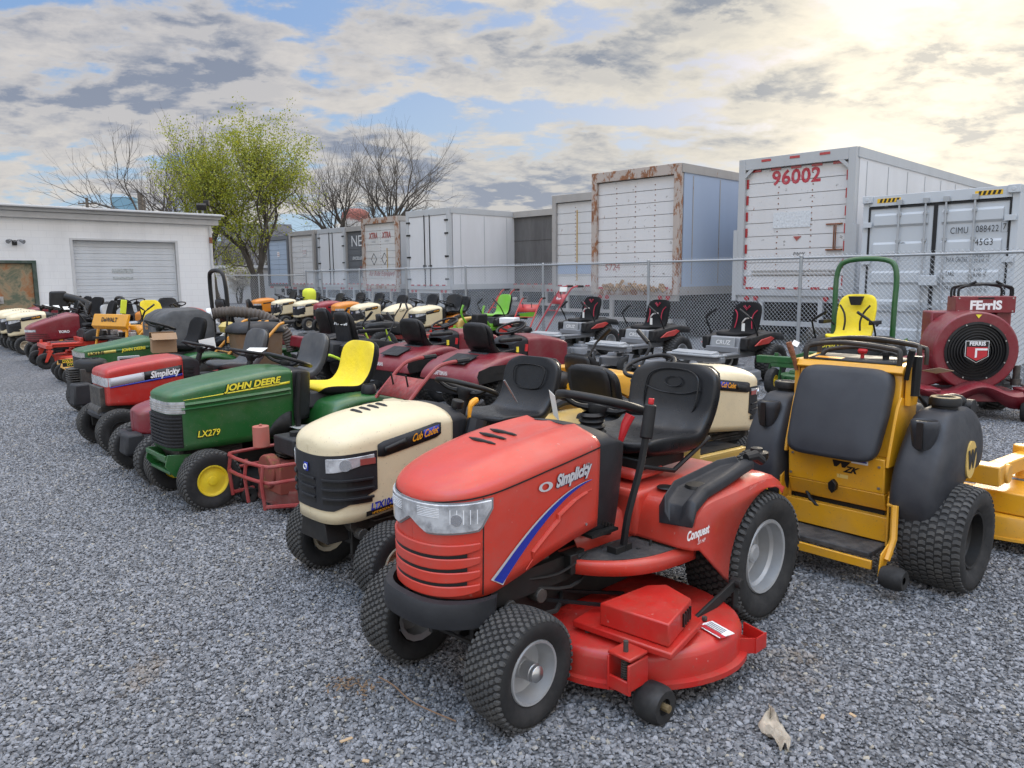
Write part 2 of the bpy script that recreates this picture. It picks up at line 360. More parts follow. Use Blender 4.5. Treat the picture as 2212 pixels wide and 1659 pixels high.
# ---- seat
def seat(parent,x,z,mt,hw=.24,L_=.42,H_=.36,tk=.075,tilt=12,bol=.045,name='seat',y=0,zb=None,cover=None,back=None,shell=None):
    """seat whose cushion front is at x+L_, hinge at x; separate cushion+back loft"""
    t=math.tan(R(tilt))
    path=[(x+L_,z-.045,hw*.55,.02),(x+L_+.012,z-.02,hw*.80,.045),(x+L_-.02,z,hw*.93,tk*.95),(x+L_*.7,z-.004,hw,tk),(x+L_*.4,z-.018,hw,tk),(x+L_*.16,z-.022,hw*.98,tk*1.05),
          (x+.02,z+.01,hw*.96,tk*1.15),(x-.02-.06*t,z+.07,hw*.96,tk),(x-.03-.12*t,z+H_*.42,hw*.99,tk*.9),(x-.03-H_*.65*t,z+H_*.66,hw,tk*.85),(x-.03-H_*.85*t,z+H_*.86,hw*.93,tk*.78),
          (x-.03-H_*.97*t,z+H_*.965,hw*.74,tk*.62),(x-.03-H_*1.0*t,z+H_,hw*.5,tk*.3)]
    n=24; rings=[]
    for i,(px,pz,w,k) in enumerate(path):
        a=path[max(i-1,0)]; b=path[min(i+1,len(path)-1)]; d=Vector((b[0]-a[0],0,b[1]-a[1])).normalized(); nrm=Vector((-d.z,0,d.x)) # perpendicular
        if nrm.z<0 and i<6: nrm=-nrm
        if i>=6 and nrm.x<0: nrm=-nrm
        if i==0: nrm=Vector((0,0,1))
        ring=[]
        for q in range(n):
            an=2*PI*q/n; c_,s_=math.cos(an),math.sin(an); e=.55
            yy=w*math.copysign(abs(c_)**e,c_); tt=k*.5*math.copysign(abs(s_)**.75,s_)
            bo=bol*(abs(yy)/hw)**3 if 2<=i<=10 else 0
            ring.append(Vector((px,y+yy,pz))+nrm*(tt-k*.5+bo*(1 if s_>-.2 else .4)))
        rings.append(ring)
    mb=MB(); mb.loft(rings)
    if cover:
        for fi,f in enumerate(mb.f):
            i=fi//n; q=fi%n
            mb.mi[fi]=0 if (0<q<n//2-1) else 1
    o=mb.build(name,[mt,cover] if cover else mt,parent,smooth=60,sub=2)
    if shell:
        mb=MB(); rr2=[]
        for i,(px,pz,w,k) in enumerate(path[6:12]):
            ring=[]
            for q in range(9):
                f=-1+2*q/8; ring.append((px-k*.9-.004-.02*(1-f*f),y+f*w*.86,pz))
            rr2.append(ring)
        mb.loft(rr2,closed=False,cap=False); mb.build('seat_shell',shell,o,smooth=60,solid=.01)
    return o
def steering(parent,c,Rr,tilt,mt=BLK,r=.014,colr=.03,base=None,rake=None):
    o=bpy.data.objects.new('steering_wheel',None); COL.objects.link(o); o.empty_display_size=.1; o.parent=parent; o.location=c; o.rotation_euler=(0,R(-tilt),0)
    mb=MB(); n=36
    mb.tube([(Rr*math.cos(2*PI*i/n),Rr*math.sin(2*PI*i/n),0) for i in range(n)],r,n=10,closed=True)
    mb.build('rim',mt,o,smooth=60)
    mb=MB(); mb.rev([(.001,-.01),(.055,-.015),(.058,-.03),(.035,-.06),(.03,-.075)],axis='z',n=20)
    for a in (90,210,330):
        c_,s_=math.cos(R(a)),math.sin(R(a)); mb.tube([(c_*.03,s_*.03,-.03),(c_*.6*Rr,s_*.6*Rr,-.03),(c_*Rr,s_*Rr,-.002)],[.016,.012,.009],n=6,smooth=3)
    mb.build('spokes',mt,o,smooth=50)
    if base:
        mb=MB(); ax=Vector((math.sin(R(-tilt)),0,math.cos(R(-tilt)))); p=Vector(c)-ax*.06
        mb.cyl(p,base,colr*.8,colr,n=14); mb.build('steering_column',mt,parent,smooth=50)
    return o
# ---- hood
class Hood:
    """stations (x, half width, z bottom, z shoulder, z top) rear to front; the outline wraps round the nose"""
    def __init__(s,st,crown=.5,tuck=.03,flat=2.6):
        s.st=st; s.tuck=tuck; s.flat=flat; s.crown=crown
        pts=[Vector((a[0],a[1],0)) for a in st]; out=catmull(pts,5)
        s.out=[(p.x,p.y) for p in out]; s.ext=s.out+[(s.out[-1][0],0)]+[(x,-y) for x,y in s.out[::-1]]
        s.len=[0]
        for a,b in zip(s.ext,s.ext[1:]): s.len.append(s.len[-1]+math.hypot(b[0]-a[0],b[1]-a[1]))
        s.L=s.len[-1]
    def at(s,x,k):       # interpolate station value k at x
        st=s.st
        if x<=st[0][0]: return st[0][k]
        for a,b in zip(st,st[1:]):
            if x<=b[0]:
                t=(x-a[0])/(b[0]-a[0]+1e-9); return a[k]+(b[k]-a[k])*t
        return st[-1][k]
    def pt(s,d,z,off=.004):      # d: metres along the outline from rear left corner
        d=max(0,min(s.L-1e-6,d)); i=0
        while s.len[i+1]<d: i+=1
        t=(d-s.len[i])/(s.len[i+1]-s.len[i]+1e-9); a,b=s.ext[i],s.ext[i+1]
        x=a[0]+(b[0]-a[0])*t; y=a[1]+(b[1]-a[1])*t; n=Vector((b[1]-a[1],-(b[0]-a[0]))); 
        if n.length<1e-6: n=Vector((1,0))
        n.normalize(); n=-n if n.dot(Vector((x-s.st[0][0]-.1,y)))<0 else n
        zb,zs=s.at(x,2),s.at(x,3); q=max(0,min(1,(z-zb)/(zs-zb+1e-9))); k=1-s.tuck*(1-q)**1.5
        return Vector((x*1.0+n.x*off,(y*k)+n.y*off,z))
    def dx(s,x):         # arc distance of station x (left side)
        for i,(a,b) in enumerate(s.out):
            if a>=x: return s.len[i]
        return s.len[len(s.out)-1]
    def body(s,name,mt,parent,top=None,sub=0,ridge=None):
        rings=[]; nx=catmull([Vector((a[0],0,0)) for a in s.st],5); hwz=[catmull([Vector((a[k],0,0)) for a in s.st],5) for k in (1,2,3,4)]
        for i,p in enumerate(nx):
            hw,zb,zs,zt=[max(h[i].x,.001) for h in hwz]; r=[]
            for q in (0,.12,.3,.55,.8,1): r.append((p.x,hw*(1-s.tuck*(1-q)**1.5),zb+(zs-zb)*q))
            m=14; rg=getattr(s,'ridge',0)*max(0,min(1,(s.st[-1][0]-p.x-.12)/.45))
            for j in range(1,m+1):
                a=PI/2*j/m; e=2/s.flat; yy=hw*math.cos(a)**e; r.append((p.x,yy,zs+(zt-zs)*math.sin(a)**(e*1.0)+rg*(math.exp(-((yy/hw-.50)/.11)**2)-.7*math.exp(-((yy/hw-.25)/.2)**2))))
            r=r+[(x,-y,z) for x,y,z in r[-2::-1]]
            rings.append(r)
        mb=MB(); mb.loft(rings,closed=False,cap=False)
        # nose closing
        return mb.build(name,mt,parent,smooth=40,sub=sub,solid=.006)
    def strip(s,mb,d0,d1,zl,zu,off=.005,n=16,th=.004,back=True):
        """patch between lower curve zl(t) and upper zu(t), t 0..1 along the outline"""
        fl=zl if callable(zl) else (lambda t:zl); fu=zu if callable(zu) else (lambda t:zu); A=[];B=[];C_=[];D_=[]
        for i in range(n+1):
            t=i/n; d=d0+(d1-d0)*t
            A.append(s.pt(d,fl(t),off)); B.append(s.pt(d,fu(t),off)); C_.append(s.pt(d,fl(t),off-th)); D_.append(s.pt(d,fu(t),off-th))
        m=n+1; fs=[]
        for i in range(n): fs+=[(i,i+1,m+i+1,m+i),(2*m+i,3*m+i,3*m+i+1,2*m+i+1),(i,2*m+i,2*m+i+1,i+1),(m+i,m+i+1,3*m+i+1,3*m+i)]
        fs+=[(0,m,3*m,2*m),(n,2*m+n,3*m+n,m+n)]
        mb.add(A+B+C_+D_,fs)
        return mb
    def text(s,body,d,z,size,mt,parent,rise=0,off=.008,flip=1,**k):
        """reads left to right for someone facing the left side (front of the machine at their left)"""
        return text(body,None,size,mt,parent,fn=lambda tx,ty: s.pt(d-tx*flip,z+ty+rise*tx,off),**k)
def ellip(cx,cy,a,b,n=20,e=1.0):
    o=[]
    for i in range(n):
        t=2*PI*i/n; c,s_=math.cos(t),math.sin(t); o.append((cx+a*math.copysign(abs(c)**e,c),cy+b*math.copysign(abs(s_)**e,s_)))
    return o
def deck(parent,cx,cy,lx,ly,z0,z1,mt,e=.7,lip=True,covers=True,wheels=True,name='mower_deck',cov=None):
    mb=MB(); prof=[(1.02,z0),(1.02,z0+.018),(1.0,z0+.02),(1.0,z1-.03),(.985,z1-.008),(.95,z1),(.5,z1+.004),(.01,z1+.004)]
    mb.loft([[(x,y,z) for x,y in ellip(cx,cy,lx*k,ly*k,48,e)] for k,z in prof],cap=False)
    o=mb.build(name,mt,parent,smooth=40)
    if covers:
        mb=MB()
        for sd in (1,-1): mb.box((cx,cy+sd*ly*.6,z1+.03),(lx*.7,ly*.4,.05),top=(.85,.85)); mb.cyl((cx,cy+sd*ly*.6,z1+.05),(cx,cy+sd*ly*.6,z1+.10),.05,n=14)
        mb.build('pulley_cover',cov or mt,o,bevel=.006)
    if wheels:
        for sd in (1,-1):
            mb=MB(); mb.rev([(.01,-.025),(.05,-.03),(.055,-.01),(.055,.01),(.05,.03),(.01,.025)],c=(cx+lx*1.02,cy+sd*ly*.8,.06),n=18); mb.build('gauge_wheel',RUB,o,smooth=40)
            mb=MB(); mb.box((cx+lx*.98,cy+sd*(ly*.8-.045),.12),(.05,.012,.13)); mb.build('gauge_bracket',mt,o)
    return o
def engine(parent,c,s_=1.0,shroud=BLK,name='engine',block=ENG,axis='z'):
    x,y,z=c; mb=MB(); mb.box((x,y,z-.06*s_),(.24*s_,.24*s_,.14*s_))
    for k in range(6): mb.box((x+.15*s_,y,z-.10*s_+k*.022*s_),(.12*s_,.16*s_,.008*s_))
    mb.cyl((x-.1*s_,y-.12*s_,z-.08*s_),(x-.1*s_,y+.12*s_,z-.08*s_),.05*s_,n=12); mb.cyl((x+.02,y,z-.15*s_),(x+.02,y,z+.02*s_),.06*s_,n=12)
    o=mb.build(name,block,parent,bevel=.004)
    mb=MB(); mb.rev([(.14*s_,-.04*s_),(.15*s_,.03*s_),(.13*s_,.06*s_),(.09*s_,.075*s_),(.001,.078*s_)],c=(x,y,z+.02*s_),axis='z',n=24)
    mb.build('engine_shroud',shroud,o,smooth=50)
    mb=MB()
    for k in range(10):
        a=2*PI*k/10; mb.box((x+.05*s_*math.cos(a),y+.05*s_*math.sin(a),z+.10*s_),(.05*s_,.008*s_,.006),rot=(0,0,math.degrees(a)))
    mb.build('cooling_screen',DK,o)
    return o
# ---------------------------------------------------------------- node helper for the setting's materials
class NT:
    def __init__(s,name):
        s.m=bpy.data.materials.new(name); s.m.use_nodes=True; s.t=s.m.node_tree; s.n=s.t.nodes; s.l=s.t.links; s.p=s.n['Principled BSDF']; s.tc=s.n.new('ShaderNodeTexCoord').outputs['Object']
    def setin(s,i,x):
        if isinstance(x,(int,float)): i.default_value=x
        elif isinstance(x,tuple): i.default_value=(*x,1) if len(x)==3 and i.type=='RGBA' else x
        else: s.l.new(x,i)
    def noise(s,sc,de=5,ro=.6,vec=None,w=0):
        x=s.n.new('ShaderNodeTexNoise'); x.inputs['Scale'].default_value=sc; x.inputs['Detail'].default_value=de; x.inputs['Roughness'].default_value=ro; x.inputs['Distortion'].default_value=w
        s.l.new(vec or s.tc,x.inputs['Vector']); return x.outputs[0]
    def vor(s,sc,feat='F1',vec=None,out='Distance'):
        x=s.n.new('ShaderNodeTexVoronoi'); x.feature=feat; x.inputs['Scale'].default_value=sc; s.l.new(vec or s.tc,x.inputs['Vector']); return x.outputs[out]
    def map(s,scale=(1,1,1),loc=(0,0,0)):
        x=s.n.new('ShaderNodeMapping'); x.inputs['Scale'].default_value=scale; x.inputs['Location'].default_value=loc; s.l.new(s.tc,x.inputs[0]); return x.outputs[0]
    def mr(s,x,a,b,lo=0.,hi=1.):
        q=s.n.new('ShaderNodeMapRange'); s.l.new(x,q.inputs[0])
        for i,k in enumerate((a,b,lo,hi)): q.inputs[i+1].default_value=k
        return q.outputs[0]
    def mix(s,f,a,b,mode='MIX'):
        q=s.n.new('ShaderNodeMix'); q.data_type='RGBA'; q.blend_type=mode; s.setin(q.inputs[0],f); s.setin(q.inputs[6],a); s.setin(q.inputs[7],b); return q.outputs[2]
    def math(s,op,a,b=0):
        q=s.n.new('ShaderNodeMath'); q.operation=op; s.setin(q.inputs[0],a); s.setin(q.inputs[1],b); return q.outputs[0]
    def sep(s,v=None):
        q=s.n.new('ShaderNodeSeparateXYZ'); s.l.new(v or s.tc,q.inputs[0]); return q.outputs
    def bump(s,h,st=.5,dist=.01):
        b=s.n.new('ShaderNodeBump'); b.inputs['Strength'].default_value=st; b.inputs['Distance'].default_value=dist; s.l.new(h,b.inputs['Height']); s.l.new(b.outputs[0],s.p.inputs['Normal'])
    def col(s,c,rough=None):
        s.setin(s.p.inputs['Base Color'],c)
        if rough is not None: s.setin(s.p.inputs['Roughness'],rough)
        return s.m
# ---------------------------------------------------------------- ground
q=NT('crushed stone ground')
v=q.vor(52,'F1',out='Color'); d_=q.vor(52); sx=q.sep(v)[0]
c=q.mix(sx,(.050,.053,.060),(.275,.285,.305)); c=q.mix(q.mr(d_,.35,.85),c,(.035,.037,.042))
big=q.noise(.35,4); c=q.mix(q.mr(big,.35,.7,0,.28),c,(.10,.097,.09))
tan=q.noise(1.1,6,.65,w=.6); c=q.mix(q.mr(tan,.66,.72,0,.7),c,(.22,.16,.09))
q.bump(d_,.9,.012); GROUNDM=q.col(c,.85)
mb=MB(); mb.add([(-60,-6,0),(60,-6,0),(60,90,0),(-60,90,0)],[(0,1,2,3)])
g=mb.build('ground',GROUNDM); tag(g,'grey crushed stone ground of the equipment yard','ground',kind='structure')
q=NT('far land grass'); c=q.mix(q.noise(.3,6),(.05,.075,.025),(.12,.12,.05)); FARM=q.col(c,.9)
mb=MB(); mb.add([(-1500,-400,-.06),(1500,-400,-.06),(1500,2200,-.06),(-1500,2200,-.06)],[(0,1,2,3)])
g2=mb.build('terrain',FARM); tag(g2,'low green land beyond the yard','terrain',kind='structure')
# low wooded rise on the horizon
q=NT('hill wood'); c=q.mix(q.noise(.25,8,.7),(.05,.045,.03),(.16,.14,.085)); HILLM=q.col(c,.95)
mb=MB(); rr=[]
for i in range(81):
    x=-520+i*13; y=300+40*noise.noise(Vector((i*.13,0,3))); hh=11+7*noise.noise(Vector((i*.21,1.3,0)))+3*noise.noise(Vector((i*.9,4,0)))
    hh*= .35+.65*max(0,1-abs(x+150)/330)
    rr.append([(x,y-60,-1),(x,y-30,hh*.55),(x,y,hh),(x,y+80,hh*.6)])
mb.loft(rr,closed=False,cap=False); hl=mb.build('hill',HILLM,smooth=0); tag(hl,'low brown wooded hill on the skyline','hill',kind='structure')
# gravel stones: real instanced stones in the foreground, thinning with distance
q=NT('gravel stone')
at=q.n.new('ShaderNodeAttribute'); at.attribute_type='INSTANCER'; at.attribute_name='tint'
c=q.mix(at.outputs['Fac'],(.036,.039,.046),(.29,.30,.325)); c=q.mix(q.mr(q.noise(2.2,4,.7),.35,.7,0,.55),c,(.21,.214,.222))
at2=q.n.new('ShaderNodeAttribute'); at2.attribute_type='INSTANCER'; at2.attribute_name='warm'
gp=q.n.new('ShaderNodeNewGeometry').outputs['Position']; tn_=q.noise(1.15,5,.65,vec=gp,w=.6); c=q.mix(q.mr(tn_,.63,.72,0,.55),c,(.24,.17,.095)); c=q.mix(q.mr(q.noise(.5,3,vec=gp),.4,.7,0,.35),c,q.mix(.5,c,(.11,.11,.105)))
c=q.mix(q.mr(at2.outputs['Fac'],.955,.99),c,(.34,.31,.25)); STONEM=q.col(c,.62)
mb=MB(); 
pl=[(-9.5,10.5),(-1.9,1.45),(2.0,1.45),(8.2,10.5)]
mb.add([(x,y,.004) for x,y in pl],[(0,1,2,3)])
gr=mb.build('gravel',STONEM); tag(gr,'loose grey crushed stones covering the yard','gravel',kind='stuff')
ng=bpy.data.node_groups.new('scatter_stones','GeometryNodeTree'); ng.interface.new_socket('Geometry',in_out='INPUT',socket_type='NodeSocketGeometry'); ng.interface.new_socket('Geometry',in_out='OUTPUT',socket_type='NodeSocketGeometry')
gn,gl=ng.nodes,ng.links; gi=gn.new('NodeGroupInput'); go=gn.new('NodeGroupOutput')
dp=gn.new('GeometryNodeDistributePointsOnFaces'); gl.new(gi.outputs[0],dp.inputs['Mesh'])
pos=gn.new('GeometryNodeInputPosition'); sp_=gn.new('ShaderNodeSeparateXYZ'); gl.new(pos.outputs[0],sp_.inputs[0])
mrn=gn.new('ShaderNodeMapRange'); gl.new(sp_.outputs[1],mrn.inputs[0]); mrn.inputs[1].default_value=1.5; mrn.inputs[2].default_value=10; mrn.inputs[3].default_value=12000; mrn.inputs[4].default_value=3800
gl.new(mrn.outputs[0],dp.inputs['Density']); dp.inputs['Seed'].default_value=4
join=gn.new('GeometryNodeJoinGeometry')
gti=gn.new('GeometryNodeGeometryToInstance')
for k in range(5):
    ic=gn.new('GeometryNodeMeshIcoSphere'); ic.inputs['Radius'].default_value=1; ic.inputs['Subdivisions'].default_value=2 
    spn=gn.new('GeometryNodeSetPosition'); gl.new(ic.outputs[0],spn.inputs[0])
    nz=gn.new('ShaderNodeTexNoise'); nz.noise_dimensions='4D'; nz.inputs['W'].default_value=k*7.3; nz.inputs['Scale'].default_value=.75; nz.inputs['Detail'].default_value=1.5
    vm=gn.new('ShaderNodeVectorMath'); vm.operation='SUBTRACT'; gl.new(nz.outputs['Color'],vm.inputs[0]); vm.inputs[1].default_value=(.5,.5,.5)
    vs_=gn.new('ShaderNodeVectorMath'); vs_.operation='SCALE'; gl.new(vm.outputs[0],vs_.inputs[0]); vs_.inputs['Scale'].default_value=1.9
    gl.new(vs_.outputs[0],spn.inputs['Offset'])
    tr=gn.new('GeometryNodeTransform'); gl.new(spn.outputs[0],tr.inputs[0]); tr.inputs['Scale'].default_value=(1.0,.68+.06*k,.56)
    sm=gn.new('GeometryNodeSetMaterial'); sm.inputs['Material'].default_value=STONEM; gl.new(tr.outputs[0],sm.inputs[0])
    ss=gn.new('GeometryNodeSetShadeSmooth'); ss.inputs['Shade Smooth'].default_value=False; gl.new(sm.outputs[0],ss.inputs[0]); gl.new(ss.outputs[0],gti.inputs[0])
iop=gn.new('GeometryNodeInstanceOnPoints'); gl.new(dp.outputs[0],iop.inputs['Points']); gl.new(gti.outputs[0],iop.inputs['Instance']); iop.inputs['Pick Instance'].default_value=True
rv=gn.new('FunctionNodeRandomValue'); rv.data_type='FLOAT_VECTOR'; rv.inputs[0].default_value=(-.6,-.6,0); rv.inputs[1].default_value=(.6,.6,6.283); 
gl.new(rv.outputs[0],iop.inputs['Rotation'])
rs=gn.new('FunctionNodeRandomValue'); rs.data_type='FLOAT'; rs.inputs[2].default_value=0; rs.inputs[3].default_value=1; rs.inputs['Seed'].default_value=3
pw=gn.new('ShaderNodeMath'); pw.operation='POWER'; gl.new(rs.outputs[1],pw.inputs[0]); pw.inputs[1].default_value=2.6
mq=gn.new('ShaderNodeMapRange'); gl.new(pw.outputs[0],mq.inputs[0]); mq.inputs[3].default_value=.0045; mq.inputs[4].default_value=.0125; gl.new(mq.outputs[0],iop.inputs['Scale'])
def store(prev,nm,seed):
    st=gn.new('GeometryNodeStoreNamedAttribute'); st.domain='INSTANCE'; st.data_type='FLOAT'; st.inputs['Name'].default_value=nm
    r_=gn.new('FunctionNodeRandomValue'); r_.data_type='FLOAT'; r_.inputs[2].default_value=0; r_.inputs[3].default_value=1; r_.inputs['Seed'].default_value=seed
    gl.new(prev,st.inputs[0]); gl.new(r_.outputs[1],st.inputs['Value']); return st.outputs[0]
a_=store(iop.outputs[0],'tint',11); a_=store(a_,'warm',12)
gl.new(a_,join.inputs[0]); gl.new(join.outputs[0],go.inputs[0])
md=gr.modifiers.new('scatter','NODES'); md.node_group=ng
# ---------------------------------------------------------------- chain-link fence
GALV=mat('galvanised steel',(.36,.38,.40),rough=.45,metal=.5,dirt=.3,dcol=(.25,.26,.27)); WIRE=mat('galvanised wire',(.40,.42,.44),rough=.5,metal=.4)
FA=Vector((5.07,13.2,0)); FD=Vector((-.581,.814,0)).normalized()
def fence(name,label,p0,p1,hf,posts,pitch=.078,wr=.0032,dens=1):
    t=thing(name,label,'fence',tuple(p0),math.atan2(p1.y-p0.y,p1.x-p0.x),None); Ln=(p1-p0).length
    mb=MB(); k=hf; n=int(Ln/pitch)
    def seg(a,b):
        d=(Vector(b)-Vector(a)).normalized(); u=Vector((0,1,0)); w=d.cross(u).normalized()
        vs=[]
        for p in (a,b):
            for an in (90,210,330): vs.append(Vector(p)+(u*math.sin(R(an))+w*math.cos(R(an)))*wr)
        mb.add(vs,[(0,1,4,3),(1,2,5,4),(2,0,3,5)])
    H0=.03; slope=.95
    for i in range(-int(hf/slope/pitch)-1,n+1):
        for sgn in (1,-1):
            x0=i*pitch; x1=x0+(hf-H0)/slope; a=(x0,.002*sgn,H0); b=(x1,.002*sgn,hf+.03)
            if sgn<0: a,b=(x1,-.002,H0),(x0,-.002,hf+.03)
            # clip to 0..Ln
            if max(a[0],b[0])<0 or min(a[0],b[0])>Ln: continue
            def clip(p,q_):
                if p[0]<0: f=(0-p[0])/(q_[0]-p[0]); return (0,p[1],p[2]+(q_[2]-p[2])*f)
                if p[0]>Ln: f=(Ln-p[0])/(q_[0]-p[0]); return (Ln,p[1],p[2]+(q_[2]-p[2])*f)
                return p
            a2,b2=clip(a,b),clip(b,a); seg(a2,b2)
    mb.build('wire_mesh',WIRE,t,smooth=0)
    mb=MB(); mb.cyl((0,0.02,hf-.03),(Ln,0.02,hf-.03),.021,n=10); mb.build('top_rail',GALV,t)
    for s_ in posts:
        if 0<=s_<=Ln:
            mb=MB(); mb.cyl((s_,.045,0),(s_,.045,hf-.0),.03,n=10); mb.rev([(.034,hf-.02),(.034,hf+.01),(.001,hf+.03)],c=(s_,.045,0),axis='z',n=10)
            for z in (.3,.8,1.3): mb.cyl((s_,.045,z),(s_,.045,z+.02),.036,n=8)
            mb.build('post',GALV,t)
    return t
P0=FA-FD*11.5; P1=FA+FD*23.5
fence('chain_link_fence','long grey chain link fence with galvanised posts in front of the row of trailers',P0,P1,1.85,[.1,1.0,4.5,8.05,11.6,15.2,18.8,22.4,26,29.6,33.2,34.9])
P2=D(470,600,27.5); P2.z=0
fence('chain_link_fence','short far chain link fence meeting the corner of the white building',P1+Vector((-.05,0,0)),P2,1.7,[3,6,9,12],pitch=.11,wr=.003)
# ---------------------------------------------------------------- white block building
q=NT('painted concrete block')
mpn=q.map((1,1,1)); sx,sy,sz=q.sep()
cb=q.n.new('ShaderNodeCombineXYZ'); q.l.new(sx,cb.inputs[0]); q.l.new(sz,cb.inputs[1])
br=q.n.new('ShaderNodeTexBrick'); q.l.new(cb.outputs[0],br.inputs['Vector']); br.inputs['Scale'].default_value=1; br.inputs['Brick Width'].default_value=.4; br.inputs['Row Height'].default_value=.2; br.inputs['Mortar Size'].default_value=.006; br.inputs['Mortar Smooth'].default_value=.3
for i_,cc in ((1,(.75,.75,.745)),(2,(.73,.73,.73)),(3,(.66,.66,.66))): br.inputs[i_].default_value=(*cc,1)
c=q.mix(q.mr(q.noise(.8,6,.7,vec=q.map((1,1,.25))),.45,.75,0,.35),br.outputs[0],(.42,.41,.40)); q.bump(q.math('ADD',q.math('MULTIPLY',br.outputs[1],-1),q.math('MULTIPLY',q.noise(60,3),.3)),.3,.004); BLOCK=q.col(c,.8)
q=NT('roll door steel'); c=q.mix(q.mr(q.noise(1.5,5,.7,vec=q.map((1,1,.3))),.4,.8,0,.4),(.56,.58,.60),(.38,.39,.40)); ROLL_=q.col(c,.5)
q=NT('rusted steel door'); n_=q.noise(1.6,7,.7,w=.8); c=q.mix(q.mr(n_,.40,.52),(.10,.12,.08),(.30,.23,.14)); c=q.mix(q.mr(n_,.5,.62),c,(.30,.12,.045)); RDOOR=q.col(c,.75)
BA=D(0,600,22.0); BB=D(463,600,26.5); BA.z=BB.z=0; bd=(BB-BA).normalized(); bh=math.atan2(bd.y,bd.x)
tb=thing('block_building','white painted concrete block garage with a grey roll up door','building',tuple(BB),bh)
# local frame: x along wall toward the right end (x=0 is the right corner), y into building, wall at x<0
LW=16.5
def bx(u): # local x of a pixel column on wall plane
    d=ray(u,600); n_=Vector((-bd.y,bd.x,0)); t=(BB.dot(n_))/(Vector((d.x,d.y,0)).dot(n_)); p=Vector((d.x*t,d.y*t,0)); return (p-BB).dot(bd)
gx0,gx1=bx(163),bx(383); dx0,dx1=bx(-50),bx(80)
GHT=2.75; HW_=3.35
mb=MB()
for x0,x1,z0,z1 in ((gx1,0,0,HW_),(gx0,gx1,GHT,HW_),(dx1,gx0,0,HW_),(dx0,dx1,2.13,HW_),(-LW,dx0,0,HW_)): mb.box(((x0+x1)/2,.1,(z0+z1)/2),(x1-x0,.2,z1-z0))
mb.box((-.1,5.2,HW_/2),(.2,10,HW_)); mb.box((-LW+.1,5.2,HW_/2),(.2,10,HW_)); mb.box((-LW/2,10.3,HW_/2),(LW,.2,HW_))
mb.build('wall',BLOCK,tb,smooth=0)
FASC=mat('painted fascia',(.52,.52,.52),rough=.6,dirt=.3,dcol=(.3,.3,.29),dscale=3)
mb=MB(); mb.box((-LW/2+.05,-.06,HW_+.09),(LW+.3,.16,.18)); mb.box((-LW/2+.05,-.12,HW_+.235),(LW+.4,.2,.10)); mb.box((-LW/2+.05,5,HW_+.31),(LW+.5,10.8,.05)); mb.box((-LW/2+.05,-.14,HW_+.34),(LW+.44,.3,.04))
mb.build('roof',FASC,tb,smooth=0,bevel=.01)
mb=MB(); w_=gx1-gx0; nS=14
for k in range(nS):
    z=k*(GHT/nS); mb.box(((gx0+gx1)/2,.14+(.0 if k%2 else .0),z+GHT/nS/2),(w_,.02,GHT/nS-.012)); mb.box(((gx0+gx1)/2,.135,z+GHT/nS*.5),(w_,.02,.012)); 
mb.box(((gx0+gx1)/2,.155,GHT/2),(w_,.012,GHT))
dr=mb.build('roll_up_door',ROLL_,tb,smooth=0,bevel=.003)
mb=MB(); mb.box((gx0+w_*.46,.122,1.83),(.62,.008,.13)); mb.box((gx0+w_*.46,.122,1.60),(.60,.008,.07)); mb.build('faded_sign',mat('faded sign',(.38,.40,.40),rough=.7,var=.4,dscale=30),dr)
mb=MB(); mb.cyl((gx0+.12,.13,1.05),(gx0+.12,.08,1.05),.03,n=10); mb.build('lock',DK,dr)
mb=MB()
for x in (gx0-.04,gx1+.04): mb.box((x,.03,GHT/2),(.08,.10,GHT))
mb.box(((gx0+gx1)/2,.03,GHT+.03),(w_+.16,.10,.06)); mb.build('door_frame',FASC,tb,smooth=0)
tg=NT('x')
GRF=mat('dark green frame',(.035,.06,.045),rough=.6,dirt=.4)
mb=MB()
for x in (dx0+.05,dx1-.05): mb.box((x,.02,1.065),(.10,.14,2.13))
mb.box(((dx0+dx1)/2,.02,2.09),(dx1-dx0-.2,.14,.08)); mb.build('door_frame',GRF,tb)
mb=MB(); mb.box(((dx0+dx1)/2,.06,1.02),(dx1-dx0-.2,.05,2.04)); dd=mb.build('entry_door',RDOOR,tb,bevel=.004)
mb=MB(); mb.cyl((dx1-.95,.03,1.0),(dx1-.95,-.04,1.0),.03,n=12); mb.cyl((dx1-.95,-.03,1.0),(dx1-.95,-.06,1.0),.05,.04,n=12); mb.box((dx1-.95,.025,1.0),(.12,.02,.2)); mb.build('handle',CHR,dd)
mb=MB(); mb.cyl((-.07,-.06,3.3),(-.07,-.06,.1),.045,n=12); mb.tube([(-.07,-.06,.12),(-.07,-.1,.05),(-.07,-.3,.03)],.045,n=10); mb.build('downspout',FASC,tb)
mb=MB(); mb.cyl((-.07,-.06,2.75),(-.07,-.06,2.95),.052,n=12); mb.build('downspout_band',RUSTM,tb)
fx=bx(38)
tl=thing('flood_light','small twin head flood light on the white wall above the rusty door','lamp',tuple(BB+bd*fx+Vector((bd.y,-bd.x,0))*.0+Vector((0,0,2.63))),bh)
mb=MB(); mb.box((0,-.03,0),(.12,.06,.14)); mb.build('base',DK,tl,bevel=.01)
for s_ in (-1,1):
    mb=MB(); mb.tube([(0,-.05,.02),(s_*.09,-.09,.08),(s_*.14,-.12,.06)],.014,n=8); mb.cyl((s_*.12,-.10,.07),(s_*.20,-.2,.02),.035,.06,n=14); mb.build('lamp_head',GREYM,tl)
